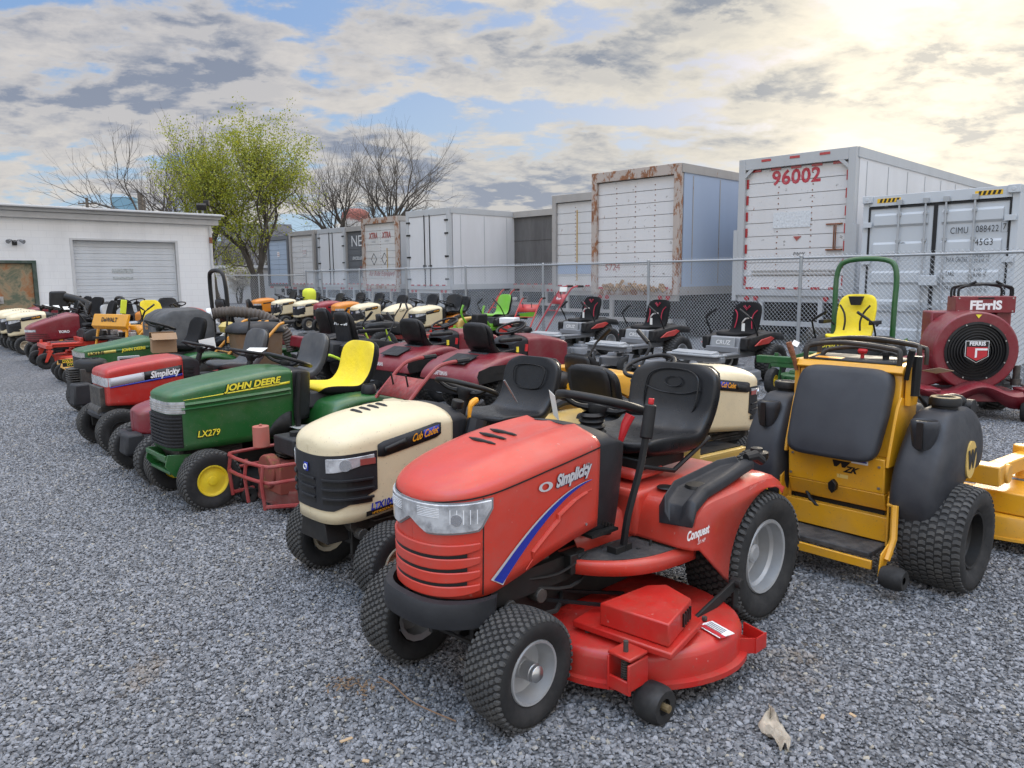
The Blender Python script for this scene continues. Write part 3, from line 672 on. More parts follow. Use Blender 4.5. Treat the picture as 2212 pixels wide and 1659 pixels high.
# floodlight on a mast on the roof
mp_=D(447,600,29); tm=thing('roof_light','small lamp on a thin mast behind the right end of the white building','lamp',(mp_.x,mp_.y,0),0)
mb=MB(); mb.cyl((0,0,0),(0,0,4.1),.04,n=8); mb.build('pole',GALV,tm); mb=MB(); mb.box((0,-.1,4.2),(.35,.22,.22),rot=(25,0,20)); mb.box((.12,.1,4.35),(.2,.16,.2)); mb.build('lamp_head',DK,tm,bevel=.02)
# ---------------------------------------------------------------- trailers
def wallmat(name,base,alt,rustc=.0,streak=.3,rough=.55,chip=0,panel=0):
    q=NT(name); n1=q.noise(1.1,7,.7,vec=q.map((1,1,.22))); c=q.mix(q.mr(n1,.42,.8,0,streak),base,alt)
    if chip: c=q.mix(q.mr(q.noise(5.5,8,.75),.69-chip*.045,.70-chip*.045),c,(.26,.24,.22))
    if rustc: 
        k=q.mr(q.noise(2.3,9,.75,vec=q.map((1.6,1.6,.8))),.66-rustc*.22,.70-rustc*.22); c=q.mix(k,c,q.mix(q.noise(9,5),(.10,.035,.015),(.36,.15,.06)))
    return q.col(c,rough)
TW=wallmat('trailer white',(.60,.60,.61),(.42,.41,.40),.0,.4); TWR=wallmat('trailer white worn',(.58,.57,.56),(.42,.40,.38),.12,.5,chip=.7); TWC=wallmat('trailer chipped white',(.62,.61,.61),(.46,.44,.42),.08,.4,chip=1.5)
TBL=wallmat('trailer pale blue',(.33,.40,.52),(.28,.33,.42),0,.4); TGR=wallmat('trailer aluminium',(.42,.43,.44),(.30,.30,.30),0,.5,rough=.4); TDG=wallmat('trailer dark grey',(.10,.105,.115),(.16,.16,.16),0,.4)
TRU=wallmat('trailer rusty frame',(.42,.36,.32),(.25,.2,.17),.75,.4); TWE=wallmat('trailer weathered frame',(.34,.32,.30),(.2,.18,.16),.25,.5); PLY=wallmat('weathered plywood',(.085,.08,.078),(.17,.165,.16),0,.9,rough=.9); BLG=wallmat('pale blue door',(.30,.36,.44),(.25,.29,.34),0,.4)
UND=mat('trailer underframe',(.03,.028,.026),rough=.8,dirt=.5,dcol=(.10,.06,.04)); REF=mat('red reflector',(.38,.015,.02),rough=.3,coat=.4)
def trailer(label,u,dep,doors='roll',Lb=14.6,face=TW,side=TW,frame=TGR,hb=1.08,W_=2.6,H_=4.1,ang=135,fn=None,rows=9,cols=1,rust=False,name='semi_trailer',front=True,fw_=.16):
    """u,dep: pixel column and depth of the rear face's right edge; local x runs along rear face to the left, y into the trailer"""
    p=D(u,600,dep); t=thing(name,label,'trailer',(p.x,p.y,0),R(ang),'box trailers parked behind the fence')
    # local: x = leftwards along face, y = toward viewer ; body extends to -y
    B=-1
    mb=MB(); 
    mb.box((W_/2,B*Lb/2-.06,(hb+.14+H_)/2),(W_,Lb-.12,H_-hb-.14)); body=mb.build('box_body',side,t,smooth=0,bevel=.012)
    mb=MB(); mb.box((W_+.004,B*Lb/2,hb+.09),(.03,Lb,.20)); mb.box((-.004,B*Lb/2,hb+.09),(.03,Lb,.20)); mb.box((-.006,B*Lb/2,H_-.10),(.03,Lb,.20)); mb.box((W_/2,B*Lb/2,H_+.004),(W_-.1,Lb-.1,.02))
    k=0
    while k*1.22<Lb-.5 : mb.box((-.006,-.5-k*1.22,(hb+H_)/2),(.008,.03,H_-hb-.5)); k+=1
    mb.build('side_rail',frame if not rust else TWE,t,smooth=0)
    mb=MB()
    for x in (fw_/2,W_-fw_/2): mb.box((x,.0,(hb+H_)/2),(fw_,.16,H_-hb))
    mb.box((W_/2,.0,H_-.12),(W_-2*fw_,.158,.24)); mb.box((W_/2,.0,hb+.06),(W_-2*fw_,.156,.14)); mb.build('rear_frame',frame,t,smooth=0,bevel=.008)
    wi=W_-2*fw_; z0,z1=hb+.14,H_-.25
    mb=MB()
    if doors=='roll':
        hh=(z1-z0)/rows
        for r_ in range(rows): mb.box((W_/2,-.035,z0+hh*(r_+.5)),(wi,.04,hh-.014))
        mb.box((W_/2,-.07,(z0+z1)/2),(wi,.02,z1-z0)); do=mb.build('rear_door',face,t,smooth=0)
        mb=MB()
        for c_ in range(cols):
            x=fw_+wi*(c_+1)/(cols+1)
            for r_ in range(int((z1-z0)/.12)): mb.cyl((x+.01*((r_*7)%3-1),-.02,z0+.06+r_*.12),(x,-.005,z0+.06+r_*.12),.014,n=6)
        mb.build('hinge_row',RUSTM if (rust or cols>1) else DK,do)
    elif doors=='swing':
        for s_ in (0,1):
            mb=MB(); x=fw_+wi*(.25+.5*s_); mb.box((x,.03,(z0+z1)/2),(wi/2-.012,.05,z1-z0)); do=mb.build('rear_door',face,t,smooth=0,bevel=.005)
            mb=MB(); x=W_/2+(.16 if s_ else -.16); mb.cyl((x,.08,z0-.05),(x,.08,z1+.05),.018,n=8); mb.box((x,.08,z0+.75),(.20,.03,.04)); mb.box((x+(.07 if s_ else -.07),.08,z0+.72),(.03,.03,.14))
            mb.build('lock_rod',DK,do)
            for z in (z0+.25,z0+1.1,z0+1.95,z1-.2): mb=MB(); mb.box((fw_-.02 if not s_ else W_-fw_+.02,.08,z),(.22,.03,.06)); mb.build('hinge',DK,do)
    else:
        mb.box((W_/2,-.03,(z0+z1)/2),(wi,.04,z1-z0)); mb.box((W_/2,-.006,z0+(z1-z0)*.33),(wi,.02,.012)); mb.box((W_/2,-.006,z0+(z1-z0)*.66),(wi,.02,.012)); mb.build('rear_door',face,t,smooth=0)
    # reflective strip, lights, bumper
    mb=MB()
    for k in range(6): mb.box((fw_+wi*(k+.5)/6,.083,z0+.02),(wi/12,.008,.05))
    mb.build('reflector_tape',REF,t,smooth=0)
    mb=MB()
    for x in (.28,.50,W_-.50,W_-.28): mb=MB(); mb.cyl((x,.02,hb-.07),(x,.07,hb-.07),.055,n=14); mb.build('tail_light',REF,t)
    mb=MB(); mb.box((W_/2,-.02,hb-.07),(W_*.97,.10,.15)); 
    for x in (.62,W_-.62): mb.box((x,0,hb-.36),(.10,.08,.5))
    mb.box((W_/2,.02,hb-.62),(W_*.86,.10,.10)); mb.build('underride_guard',TWE if rust else TGR,t,smooth=0)
    mb=MB(); mb.m=0
    for x in (.7,W_-.7): mb.box((x,B*Lb/2,hb-.22),(.10,Lb*.94,.34))
    for k in range(9): mb.box((W_/2,B*(.9+k*1.4),hb-.09),(W_*.94,.08,.16))
    for k in (1.4,2.7): mb.cyl((.2,B*k,.5),(W_-.2,B*k,.5),.07,n=8); mb.box((W_/2,B*k,.72),(W_*.6,.3,.3))
    mb.build('chassis',UND,t,smooth=0)
    for k in (1.4,2.7):
        for x,sd in ((.22,-1),(W_-.22,1)):
            mb=MB(); mb.rev([(.26,-.20),(.46,-.20),(.50,-.14),(.50,.14),(.46,.20),(.26,.20)],c=(x,B*k,.5),axis='x',n=24,closed=True); mb.rev([(.27,.12),(.20,.05),(.001,.05)],c=(x,B*k,.5),axis='x',n=16); mb.build('wheel',RUB,t)
    mb=MB()
    for x in (.5,W_-.5): mb=MB(); mb.box((x,B*(Lb-2.5),.55),(.12,.12,1.1)); mb.box((x,B*(Lb-2.5),.03),(.3,.3,.05)); mb.build('landing_leg',UND,t,smooth=0)
    if fn: fn(t,W_,z0,z1,wi,fw_)
    return t
def rtext(t,body,x,z,size,mt,W_,y=.012,**k):   # text on rear face; reads right when seen from +y : rightwards = -x
    return text(body,((x,y,z),(-1,0,0),(0,0,1)),size,mt,t,**k)
FADR=mat('faded red lettering',(.33,.06,.05),rough=.6,dirt=.4,dcol=(.5,.45,.42),dscale=20); FADG=mat('faded grey lettering',(.30,.31,.32),rough=.7); WLT=mat('white lettering',(.62,.62,.62),rough=.6)
def tape(t,mb_list,mt=REF):
    mb=MB()
    for c_,d_ in mb_list: mb.box(c_,d_)
    mb.build('marker_tape',mt,t,smooth=0)
def f1(t,W_,z0,z1,wi,f): tape(t,[((W_*.5,.0,3.0),(.28,.01,.32))],WLT); rtext(t,'NO\nTURN',W_*.5,3.0,.13,FADR,W_,y=.01)
def f2(t,W_,z0,z1,wi,f): tape(t,[((W_*.42,.0,2.95),(.34,.01,.34))],WLT); rtext(t,'SLOW\nSTOP',W_*.42,2.95,.13,FADR,W_,y=.01)
def f4(t,W_,z0,z1,wi,f):
    rtext(t,'NEA',W_*.52,3.35,.78,WLT,W_,y=.0); rtext(t,'EXCELLENCE IN',W_*.5,2.52,.2,WLT,W_,y=.0,bold=.004,shear=.3); rtext(t,'P',W_*.5,2.0,.3,FADR,W_,y=.0)
    mb=MB(); mb.prism([(W_*.5-.22,1.35),(W_*.5,1.05),(W_*.5+.22,1.35),(W_*.5,1.65)],'y',-.013,-.008); mb.build('placard',FADG,t)
def f5(t,W_,z0,z1,wi,f):
    for x in (W_*.70,W_*.33): rtext(t,'XTRA',x,3.34,.36,FADR,W_,y=.0,bold=.01,sx=.66,shear=.15); rtext(t,'LEASE',x-.03,3.10,.12,FADG,W_,y=.0)
    rtext(t,'Air Ride Equipped',W_*.5,1.72,.30,FADR,W_,y=.0,shear=.35,bold=.003,sx=.85)
    mb=MB()
    for x in (W_*.70,W_*.40): mb.tube([(x-.2,-.01,2.35),(x,-.01,2.1),(x+.2,-.01,2.35),(x,-.01,2.6)],.012,n=5,closed=True)
    mb.build('placard_frame',DK,t); tape(t,[((W_*.32,.0,2.3),(.05,.01,1.0))],mat('rust streak',(.45,.30,.12),rough=.8))
    rtext(t,'0745',.3,3.75,.12,FADG,W_,y=.082)
def f8(t,W_,z0,z1,wi,f): tape(t,[((W_*.5,-.008,1.78),(wi*.98,.01,.34))],TBL); tape(t,[((W_*.62,-.006,2.5),(.05,.006,2.2))],mat('rust streak',(.45,.30,.12)))
def f9(t,W_,z0,z1,wi,f):
    rtext(t,'5724',W_-.62,1.75,.24,FADR,W_,y=-.01)
    mb=MB()
    random.seed(3)
    for k in range(46):
        a=random.random(); x=.35+a*1.9; mb.box((x,.10,1.20+random.random()*.10*(2 if abs(a-.55)<.15 else 1)),(.05+random.random()*.09,.08,.05+random.random()*.07),rot=(random.random()*90,random.random()*90,random.random()*90))
    mb.build('leaf_litter',mat('dry leaf litter',(.30,.19,.10),rough=.95,var=.5,dscale=20),t,smooth=0)
def f10(t,W_,z0,z1,wi,f):
    rtext(t,'96002',W_*.50,3.62,.42,mat('red number',(.42,.015,.035),rough=.5,dirt=.3,dcol=(.5,.4,.4),dscale=16),W_,y=-.01,bold=.012,space=1.05)
    tl_=[]
    for k in range(5): tl_.append(((f+wi*(k+.5)/5,.0,3.83),(wi/10,.01,.05)))
    for k in range(7): 
        for x in (f+.03,W_-f-.03): tl_.append(((x,-.004,1.4+k*.36),(.05,.012,.20)))
    for k in range(3): tl_.append(((W_*.25*(k+1),.082,4.03),(.22,.01,.05)))
    tape(t,tl_)
    tape(t,[((W_*.52,-.006,2.72),(.85,.01,.34))],mat('cracked sticker',(.58,.6,.62),rough=.5,var=.2,dscale=40))
    mb=MB(); mb.prism([(W_*.47-.1,2.36),(W_*.47+.08,2.36),(W_*.47+.0,2.26)],'y',-.012,.0); mb.build('arrow_sticker',FADR,t)
    mb=MB(); mb.tube([(.42,-.0,2.55),(.42,-.0,2.05),(.36,.05,2.05),(.36,.05,2.55)],.014,n=6); mb.box((.40,.0,2.05),(.34,.08,.03)); mb.box((.42,.0,2.58),(.34,.03,.03)); mb.build('step_bracket',RUSTM,t)
    rtext(t,'P/NW',W_*.45,1.98,.10,KDEC,W_,y=-.01,shear=.3)
    mb=MB(); mb.box((W_/2,-.004,1.62),(1.9,.02,.03)); mb.box((W_/2,-.004,1.54),(1.9,.02,.03)); mb.build('guide_rail',TWE,t)
    for s_,x in ((1,fw_g/2),(-1,W_-fw_g/2)):
        mb=MB(); mb.box((x+s_*.18,.06,H_T-.28),(.5,.03,.07),rot=(0,s_*-42,0)); mb.build('corner_brace',TGR,t)
    for x in (-.03,W_+.03):
        mb=MB(); mb.box((x,.02,1.75),(.10,.14,1.6)); mb.build('corner_post',TGR,t)
fw_g=.16; H_T=4.1
def rear(u,d): return u,d
trailer('grey trailer with a pale blue rear door, leftmost of the row',627,46.5,face=BLG,frame=TDG,side=TGR,fn=f1)
trailer('dirty white trailer with a red and white sticker, second from the left',683,41.6,face=TWR,frame=TWE,side=TGR,fn=f2)
trailer('white trailer with plain swing doors left of the dark grey trailer',750,39.6,doors='swing',face=TW,frame=TGR,side=TW)
trailer('dark grey trailer lettered in white, half hidden beside a rusty framed trailer',813,37.9,face=TDG,frame=TWE,side=TGR,fn=f4)
trailer('white trailer with red lettering and a rust streaked door frame',863,32.6,face=TWR,frame=TRU,side=TGR,rust=True,fn=f5)
trailer('white trailer with two clean swing doors and a long dented side',975,28.9,doors='swing',face=TW,frame=TGR,side=TW,Lb=13.5)
trailer('trailer with a rear wall of dark weathered plywood',1206,29.6,doors='board',face=PLY,frame=TWE,side=TW,rust=True)
trailer('white trailer with a blue band low on its segmented door',1334,23.4,face=TWR,frame=TWE,side=TW,fn=f8,rows=8,cols=2,rust=True)
trailer('rusty framed trailer with a blue side and leaf litter on its sill',1468,18.1,face=TWC,frame=TRU,side=TBL,fn=f9,rows=9,cols=3,rust=True,Lb=12)
trailer('tall white trailer with big red numbers and chipped paint',1840,16.0,face=TWC,frame=TGR,side=TW,fn=f10,rows=9,cols=2,Lb=15.5)
# ---------------------------------------------------------------- shipping container
CG=wallmat('container grey',(.50,.53,.56),(.42,.44,.46),0,.3,rough=.5); GASK=mat('door gasket',(.012,.012,.013),rough=.7); HAZ=mat('hazard yellow',(.75,.45,.02),rough=.5)
p=D(2190,600,12.2); tcn=thing('shipping_container','grey steel shipping container with locking bars and stencilled numbers','container',(p.x,p.y,0),R(131))
W_=2.44;Hc=2.90
mb=MB(); rr=[]
n=60
for sx_ in (0,1):
    rr=[]
    for i in range(n+1):
        y=-.1-i*(11.8/n); o_=.03 if (i//2)%2 else 0; rr.append([(sx_*W_+(o_ if not sx_ else -o_),y,.15),(sx_*W_+(o_ if not sx_ else -o_),y,Hc-.12)])
    mb.loft(rr,closed=False,cap=False)
mb.box((W_/2,-6,Hc-.03),(W_-.06,11.9,.03)); mb.box((W_/2,-6,.1),(W_-.06,11.8,.08)); mb.box((W_/2,-11.9,Hc/2),(W_-.05,.05,Hc-.2)); mb.build('corrugated_body',CG,tcn,smooth=0)
mb=MB()
for x in (.05,W_-.05):
    mb.box((x,-.06,Hc/2),(.11,.14,Hc)); mb.box((x,-6,.09),(.08,11.8,.17)); mb.box((x,-6,Hc-.06),(.08,11.8,.11))
mb.box((W_/2,-.05,Hc-.09),(W_-.22,.13,.18)); mb.box((W_/2,-.05,.09),(W_-.22,.13,.17)); mb.build('frame',CG,tcn,smooth=0,bevel=.006)
for x in (.08,W_-.08):
    for z in (.06,Hc-.055):
        mb=MB(); mb.box((x,-.04,z),(.17,.20,.125)); mb.cyl((x,.05,z),(x,.064,z),.035,n=12); mb.build('corner_casting',CG,tcn,bevel=.012)
for s_ in (0,1):
    x0,x1=(.12,W_/2-.02) if not s_ else (W_/2+.02,W_-.12); xm=(x0+x1)/2; w=x1-x0
    mb=MB(); mb.box((xm,-.02,Hc/2),(w,.04,Hc-.40)); 
    dd=mb.build('door',CG,tcn,smooth=0)
    mb=MB()
    for k in range(5):
        z=.45+k*.5; mb.prism([(0.001,z-.10),(.032,z-.06),(.032,z+.10),(0.001,z+.14)],'x',x0+.09,x1-.09)
    mb.build('door_ribs',CG,dd,smooth=0)
    mb=MB(); 
    for x in (x0-.004,x1+.004): mb.box((x,.004,Hc/2),(.03,.03,Hc-.38))
    mb.box((xm,.004,Hc-.21),(w,.03,.03)); mb.box((xm,.004,.2),(w,.03,.03)); mb.build('gasket',GASK,dd,smooth=0)
    for f in ((.46,.86) if not s_ else (.12,.52)):
        x=x0+w*f; mb=MB(); mb.cyl((x,.055,.18),(x,.055,Hc-.12),.017,n=10)
        for z in (.30,.9,1.5,2.1,Hc-.35): mb.box((x,.04,z),(.07,.04,.05))
        for z in (.19,Hc-.14): mb.box((x,.05,z),(.09,.05,.09))
        mb.build('locking_bar',LGREY,dd,bevel=.003)
        mb=MB(); mb.box((x+.10,.085,.98),(.26,.015,.04)); mb.box((x,.07,.98),(.05,.05,.12)); mb.build('bar_handle',LGREY,dd)
    for z in (.45,1.1,1.75,2.4): mb=MB(); mb.box(((x0 if not s_ else x1)+(.02 if s_ else -.02),.05,z),(.16,.03,.09)); mb.build('hinge',CG,dd,bevel=.004)
    for k in range(5):
        xx=(.3+k*.07) if not s_ else (W_-.3-k*.07)
        mb=MB(); mb.prism([(xx-.02,Hc-.12),(xx+.02,Hc-.12),(xx+.0,Hc-.055),(xx-.04,Hc-.055)],'y',.0175,.020); mb.build('hazard_stripe',KDEC,tcn,smooth=0)
    mb=MB(); xx=.44 if not s_ else W_-.44; mb.box((xx,.0165,Hc-.088),(.40,.003,.075)); mb.build('hazard_label',HAZ,tcn,smooth=0)
mb=MB(); mb.box((W_/2+.02,.10,1.42),(.28,.10,.17)); mb.build('lock_box',CG,tcn,bevel=.01)
def ct(body,x,z,s_,**k): text(body,((x,.036,z),(-1,0,0),(0,0,1)),s_,KDEC,tcn,space=1.08,**k)
ct('CIMU',.83,2.23,.15,sx=.72); ct('088422',.42,2.24,.15,sx=.70); ct('7',.175,2.26,.14,sx=.75); ct('45G3',.45,2.03,.15,sx=.75)
mb=MB(); mb.tube([(.13,.036,2.18),(.22,.036,2.18),(.22,.036,2.34),(.13,.036,2.34)],.004,n=4,closed=True); mb.build('check_digit_box',KDEC,tcn)
for i,(a,b,b2) in enumerate((('MAX GROSS','24.000  kg','52.910  lb'),('TARE','4.440  kg','9.790  lb'),('PAYLOAD','19.560  kg','43.120  lb'),('CU.CAP','76.4  cu.m.','2.700  cu.ft.'))):
    z=1.78-i*.235; ct(a,1.02,z,.125,sx=.62,align='LEFT') if 0 else text(a,((1.00,.036,z-.02),(-1,0,0),(0,0,1)),.105,KDEC,tcn,sx=.55,align='LEFT')
    text(b,((.575,.036,z+.04),(-1,0,0),(0,0,1)),.08,KDEC,tcn,sx=.66,align='LEFT'); text(b2,((.575,.036,z-.045),(-1,0,0),(0,0,1)),.08,KDEC,tcn,sx=.66,align='LEFT')
mb=MB(); mb.rev([(.075,0),(.095,0),(.095,.003),(.075,.003)],c=(1.72,.022,1.98),n=24,closed=True); mb.build('round_emblem',KDEC,tcn); mb=MB(); mb.cyl((1.72,.02,1.98),(1.72,.024,1.98),.075,n=24); mb.build('round_emblem_disc',WLT,tcn)
text('A',((1.72,.026,1.98),(-1,0,0),(0,0,1)),.12,KDEC,tcn)
# neighbour container edge at right
p=D(2212,600,11.9); 
# ---------------------------------------------------------------- trees
BARK=NT('bark'); c=BARK.mix(BARK.noise(9,6,.7,vec=BARK.map((1,1,.2))),(.028,.024,.020),(.10,.085,.07)); BARKM=BARK.col(c,.9)
lf=NT('spring leaf'); oi=lf.n.new('ShaderNodeNewGeometry'); c=lf.mix(oi.outputs['Random Per Island'],(.15,.20,.012),(.40,.40,.035)); LEAFM=lf.col(c,.6); lf.p.inputs['Subsurface Weight'].default_value=0
tr_=lf.n.new('ShaderNodeBsdfTranslucent'); lf.l.new(c,tr_.inputs[0]); mx=lf.n.new('ShaderNodeMixShader'); mx.inputs[0].default_value=.4; lf.l.new(lf.p.outputs[0],mx.inputs[1]); lf.l.new(tr_.outputs[0],mx.inputs[2]); lf.l.new(mx.outputs[0],lf.n['Material Output'].inputs[0])
def tree(name,label,u,dep,H_,seed,trunks,spread=.9,leaf=0,lev=6,r0=.22,ls=.11,z0=0,lean=0,twig=1.0,up=.2,first=.27,gnarl=.16):
    rnd=random.Random(seed); p=D(u,600,dep); t=thing(name,label,'tree',(p.x,p.y,z0),0)
    mb=MB(); crown=MB(); tips=[]
    def grow(p,d,ln,r,l_,mbx):
        n=4 if l_<3 else 3; pts=[p]; q=p; dd=d
        for i in range(n):
            dd=(dd+Vector((rnd.uniform(-1,1),rnd.uniform(-1,1),rnd.uniform(-.5,.9)))*gnarl).normalized(); q=q+dd*(ln/n); pts.append(q)
        r1=r*.66
        mbx.tube(pts,[r,r*.9,r*.8,r1],n=7 if l_<2 else (5 if l_<4 else 3))
        if l_>=lev-2: tips.extend(pts[1:])
        if l_>=lev: return
        nb=rnd.choice((2,3,3)) if l_<lev-1 else 3
        for k in range(nb):
            a=rnd.uniform(0,2*PI); sp_a=rnd.uniform(.35,.85)*spread; ax=dd.orthogonal().normalized(); ax=Matrix.Rotation(a,3,dd)@ax
            nd=(dd*math.cos(sp_a)+ax*math.sin(sp_a)); nd.z+=up; nd.normalize()
            grow(q if k<2 else pts[-2],nd,ln*rnd.uniform(.66,.92),r1*(.86 if k==0 else .68),l_+1,crown)
        if l_>=1:
            for k in range(1 if l_<3 else 2):
                pp=pts[rnd.randint(1,len(pts)-2)]; ax=Matrix.Rotation(rnd.uniform(0,2*PI),3,dd)@dd.orthogonal().normalized(); nd=(dd*.5+ax*.8).normalized()
                if l_+2<=lev: grow(pp,nd,ln*rnd.uniform(.5,.75),r1*.5,l_+2,crown)
    for (ax,ay,sc) in trunks:
        grow(Vector((ax*.25,ay*.2,-.1)),Vector((ax,ay,1)).normalized(),H_*first*sc,r0*sc,0,mb)
    mb.build('trunk',BARKM,t,smooth=60); cr=crown.build('branches',BARKM,t,smooth=0)
    if leaf:
        lb=MB()
        for tp in tips:
            for k in range(leaf):
                c_=tp+Vector((rnd.gauss(0,.11),rnd.gauss(0,.11),rnd.gauss(-.02,.10)))
                a=Vector((rnd.uniform(-1,1),rnd.uniform(-1,1),rnd.uniform(-1,1))).normalized(); b=a.orthogonal().normalized(); s_=ls*rnd.uniform(.5,1.2)
                lb.add([c_-a*s_*.5,c_+b*s_*.35,c_+a*s_*.5,c_-b*s_*.35],[(0,1,2,3)])
        me=bpy.data.meshes.new('leaves'); me.from_pydata(lb.v,[],lb.f); me.materials.append(LEAFM); lo=bpy.data.objects.new('leaves',me); COL.objects.link(lo); lo.parent=t
    print(label[:30],len(tips)); return t
tree('leafing_tree','tall tree in bright yellow green spring leaf beside the white building',556,33,8.6,12,[(.18,0,1.0),(-.26,.1,.95)],leaf=2,lev=7,r0=.22,spread=.76,ls=.088,first=.228)
tree('bare_tree','wide bare tree leaning left behind the white building roof',474,40,9.7,23,[(-.75,0,1),(-.42,.1,.95),(-.15,0,.8)],lev=6,r0=.34,spread=.74,first=.29,gnarl=.22,up=.06)
tree('bare_tree','bare tree with spreading boughs behind the white and red lettered trailer',822,46,10.2,31,[(-.42,0,.95),(-.05,.1,1),(.34,0,.95),(.12,-.1,.85)],lev=6,r0=.30,spread=.72,first=.28,gnarl=.22,up=.10)
for i,(u,dp_,h_) in enumerate(((500,60,5),(512,75,6.5),(556,70,6),(585,80,7),(478,80,6.5),(605,90,8))):
    tree('bare_tree','small bare grey tree in the distance beyond the fence, %s'%(('nearest the building corner','beside the forked trunk','left of the pale house','in front of the pale house','against the building edge','right of the pale house')[i]),u,dp_,h_,50+i,[(-.2,0,1),(.2,0,.9)],lev=5,r0=.14,spread=.8)
bt=tree('blossom_bush','pale blossoming bush beyond the fence left of the trailers',515,48,2.6,77,[(-.3,0,1),(.25,0,1),(0,.2,1)],lev=5,r0=.07,spread=.95,leaf=3,ls=.09)
[c for c in bt.children if c.name.startswith('leaves')][0].data.materials[0]=mat('pale blossom',(.45,.42,.36),rough=.8)
# ---------------------------------------------------------------- far buildings, towers, poles
def tower(label,u,dep,r,ztop,zb,mt,mt2,dome=True):
    p=D(u,600,dep); t=thing('water_tower',label,'water tower',(p.x,p.y,0)); mb=MB()
    mb.rev([(r,zb),(r,ztop-(r*.55 if dome else 0))]+([(r*.92,ztop-r*.3),(r*.7,ztop-r*.12),(r*.4,ztop-.03*r),(.001,ztop)] if dome else [(r*.96,ztop-.1),(r*.6,ztop+.15),(.001,ztop+.2)]),axis='z',n=32); mb.build('tank',mt,t,smooth=40)
    mb=MB(); mb.rev([(r+.01,zb+.2),(r*1.1,zb+.2),(r*1.1,zb+.5),(r+.01,zb+.5)],axis='z',n=32); mb.rev([(r*.8,0),(r*.8,zb+.2)],axis='z',n=16); mb.build('base_ring',mt2,t,smooth=40); return t
q=NT('rust dome'); z_=q.sep()[2]; c=q.mix(q.mr(q.math('ADD',z_,q.math('MULTIPLY',q.noise(.9,5),2.0)),12.4,13.6),(.42,.40,.38),(.27,.09,.07)); RD=q.col(c,.8)
p_=D(773,450,95); tower('old cylindrical water tank with a rusty red dome behind the trailers',773,95,1.75,p_.z,p_.z-3.3,RD,TWE)
z_n=[n for n in RD.node_tree.nodes if n.type=='MAP_RANGE'][0]; z_n.inputs[1].default_value=p_.z-1.6+1.0; z_n.inputs[2].default_value=p_.z-1.2+1.0
p_=D(284,428,110); tower('pale blue water tank above the roof of the white building',284,110,1.85,p_.z,p_.z-4,mat('pale blue tank',(.17,.33,.46),rough=.5,dirt=.3),TGR,dome=False)
POLE=mat('weathered pole wood',(.13,.11,.09),rough=.9)
def upole(label,u,dep,vtop,r=.14,arm=1.2,xf=False):
    p=D(u,vtop,dep); t=thing('utility_pole',label,'utility pole',(p.x,p.y,0)); mb=MB(); mb.cyl((0,0,0),(0,0,p.z),r*1.2,r,n=10); mb.build('pole',POLE,t)
    if arm:
        mb=MB(); mb.box((0,.1,p.z-.5),(arm*2,.1,.12)); mb.build('crossarm',POLE,t)
        for s_ in (-.9,-.4,.4,.9): mb=MB(); mb.cyl((s_*arm,.1,p.z-.44),(s_*arm,.1,p.z-.25),.05,.03,n=8); mb.build('insulator',GREYM,t)
    return p
pa=upole('thin utility pole with a crossarm above the white roof',187,70,427,.13,.85); pb=upole('thick wooden pole beside the pale blue tank',302,62,418,.20,0); pc=upole('slim wooden pole right of the thick pole by the blue tank',311,75,432,.12,0)
def wire(name,label,a,b,sag=.6):
    mb=MB(); pts=[]
    for i in range(13):
        t=i/12; q_=a.lerp(b,t); q_.z-=sag*4*t*(1-t); pts.append(q_)
    mb.tube(pts,.018,n=4); o=mb.build(name,DK); tag(o,label,'wire')
wire('overhead_wire','overhead wire running left from the crossarm pole',pa+Vector((-.6,0,-.3)),D(60,447,60),.4)
wire('overhead_wire','overhead wire from the crossarm pole to the thick wooden pole',pa+Vector((.6,0,-.3)),pb+Vector((0,0,-.5)),.5)
wire('overhead_wire','overhead wire crossing behind the trees above the trailers',D(640,462,70),D(960,474,75),.3)
wire('overhead_wire','lower overhead wire left of the leftmost trailer',D(480,517,70),D(620,500,75),.3)
def house(label,u,dep,w,h_,ridge,mt,ang=0,roofm=None):
    p=D(u,600,dep); t=thing('house',label,'house',(p.x,p.y,0),R(ang)); mb=MB(); mb.box((0,0,h_/2),(w,w*.8,h_)); mb.prism([(-w*.4,h_),(w*.4,h_),(0,h_+ridge*.92)],'x',-w/2+.01,w/2-.01); mb.build('wall',mt,t,smooth=0)
    mb=MB(); 
    for s_ in (1,-1): mb.add([(-w*.53,s_*w*.44,h_-.1),(w*.53,s_*w*.44,h_-.1),(w*.53,0,h_+ridge),(-w*.53,0,h_+ridge)],[(0,1,2,3)])
    mb.build('roof',roofm or mat('grey shingles',(.10,.10,.105),rough=.9),t,smooth=0,solid=.12)
    for x in (-w*.28,w*.0,w*.28):
        for z in ((h_*.3,h_*.72) if h_>4 else (h_*.55,)):
            mb=MB(); mb.box((x,-w*.4-.02,z),(w*.11,.06,h_*.18)); f=mb.build('window',WHT,t); mb=MB(); mb.box((x,-w*.4-.055,z),(w*.09,.03,h_*.15)); mb.build('pane',BLK,f)
HSE=mat('pale house siding',(.40,.40,.38),rough=.8)
house('pale two storey house with a grey gable roof beyond the fence',560,110,9,6.0,3.2,HSE,20)
house('grey roofed house partly hidden by the forked tree trunk',510,125,10,4.5,3,mat('tan siding',(.30,.27,.23),rough=.8),-15)
house('low grey house behind the pale blossoming bush',486,90,7,2.6,2,HSE,30)
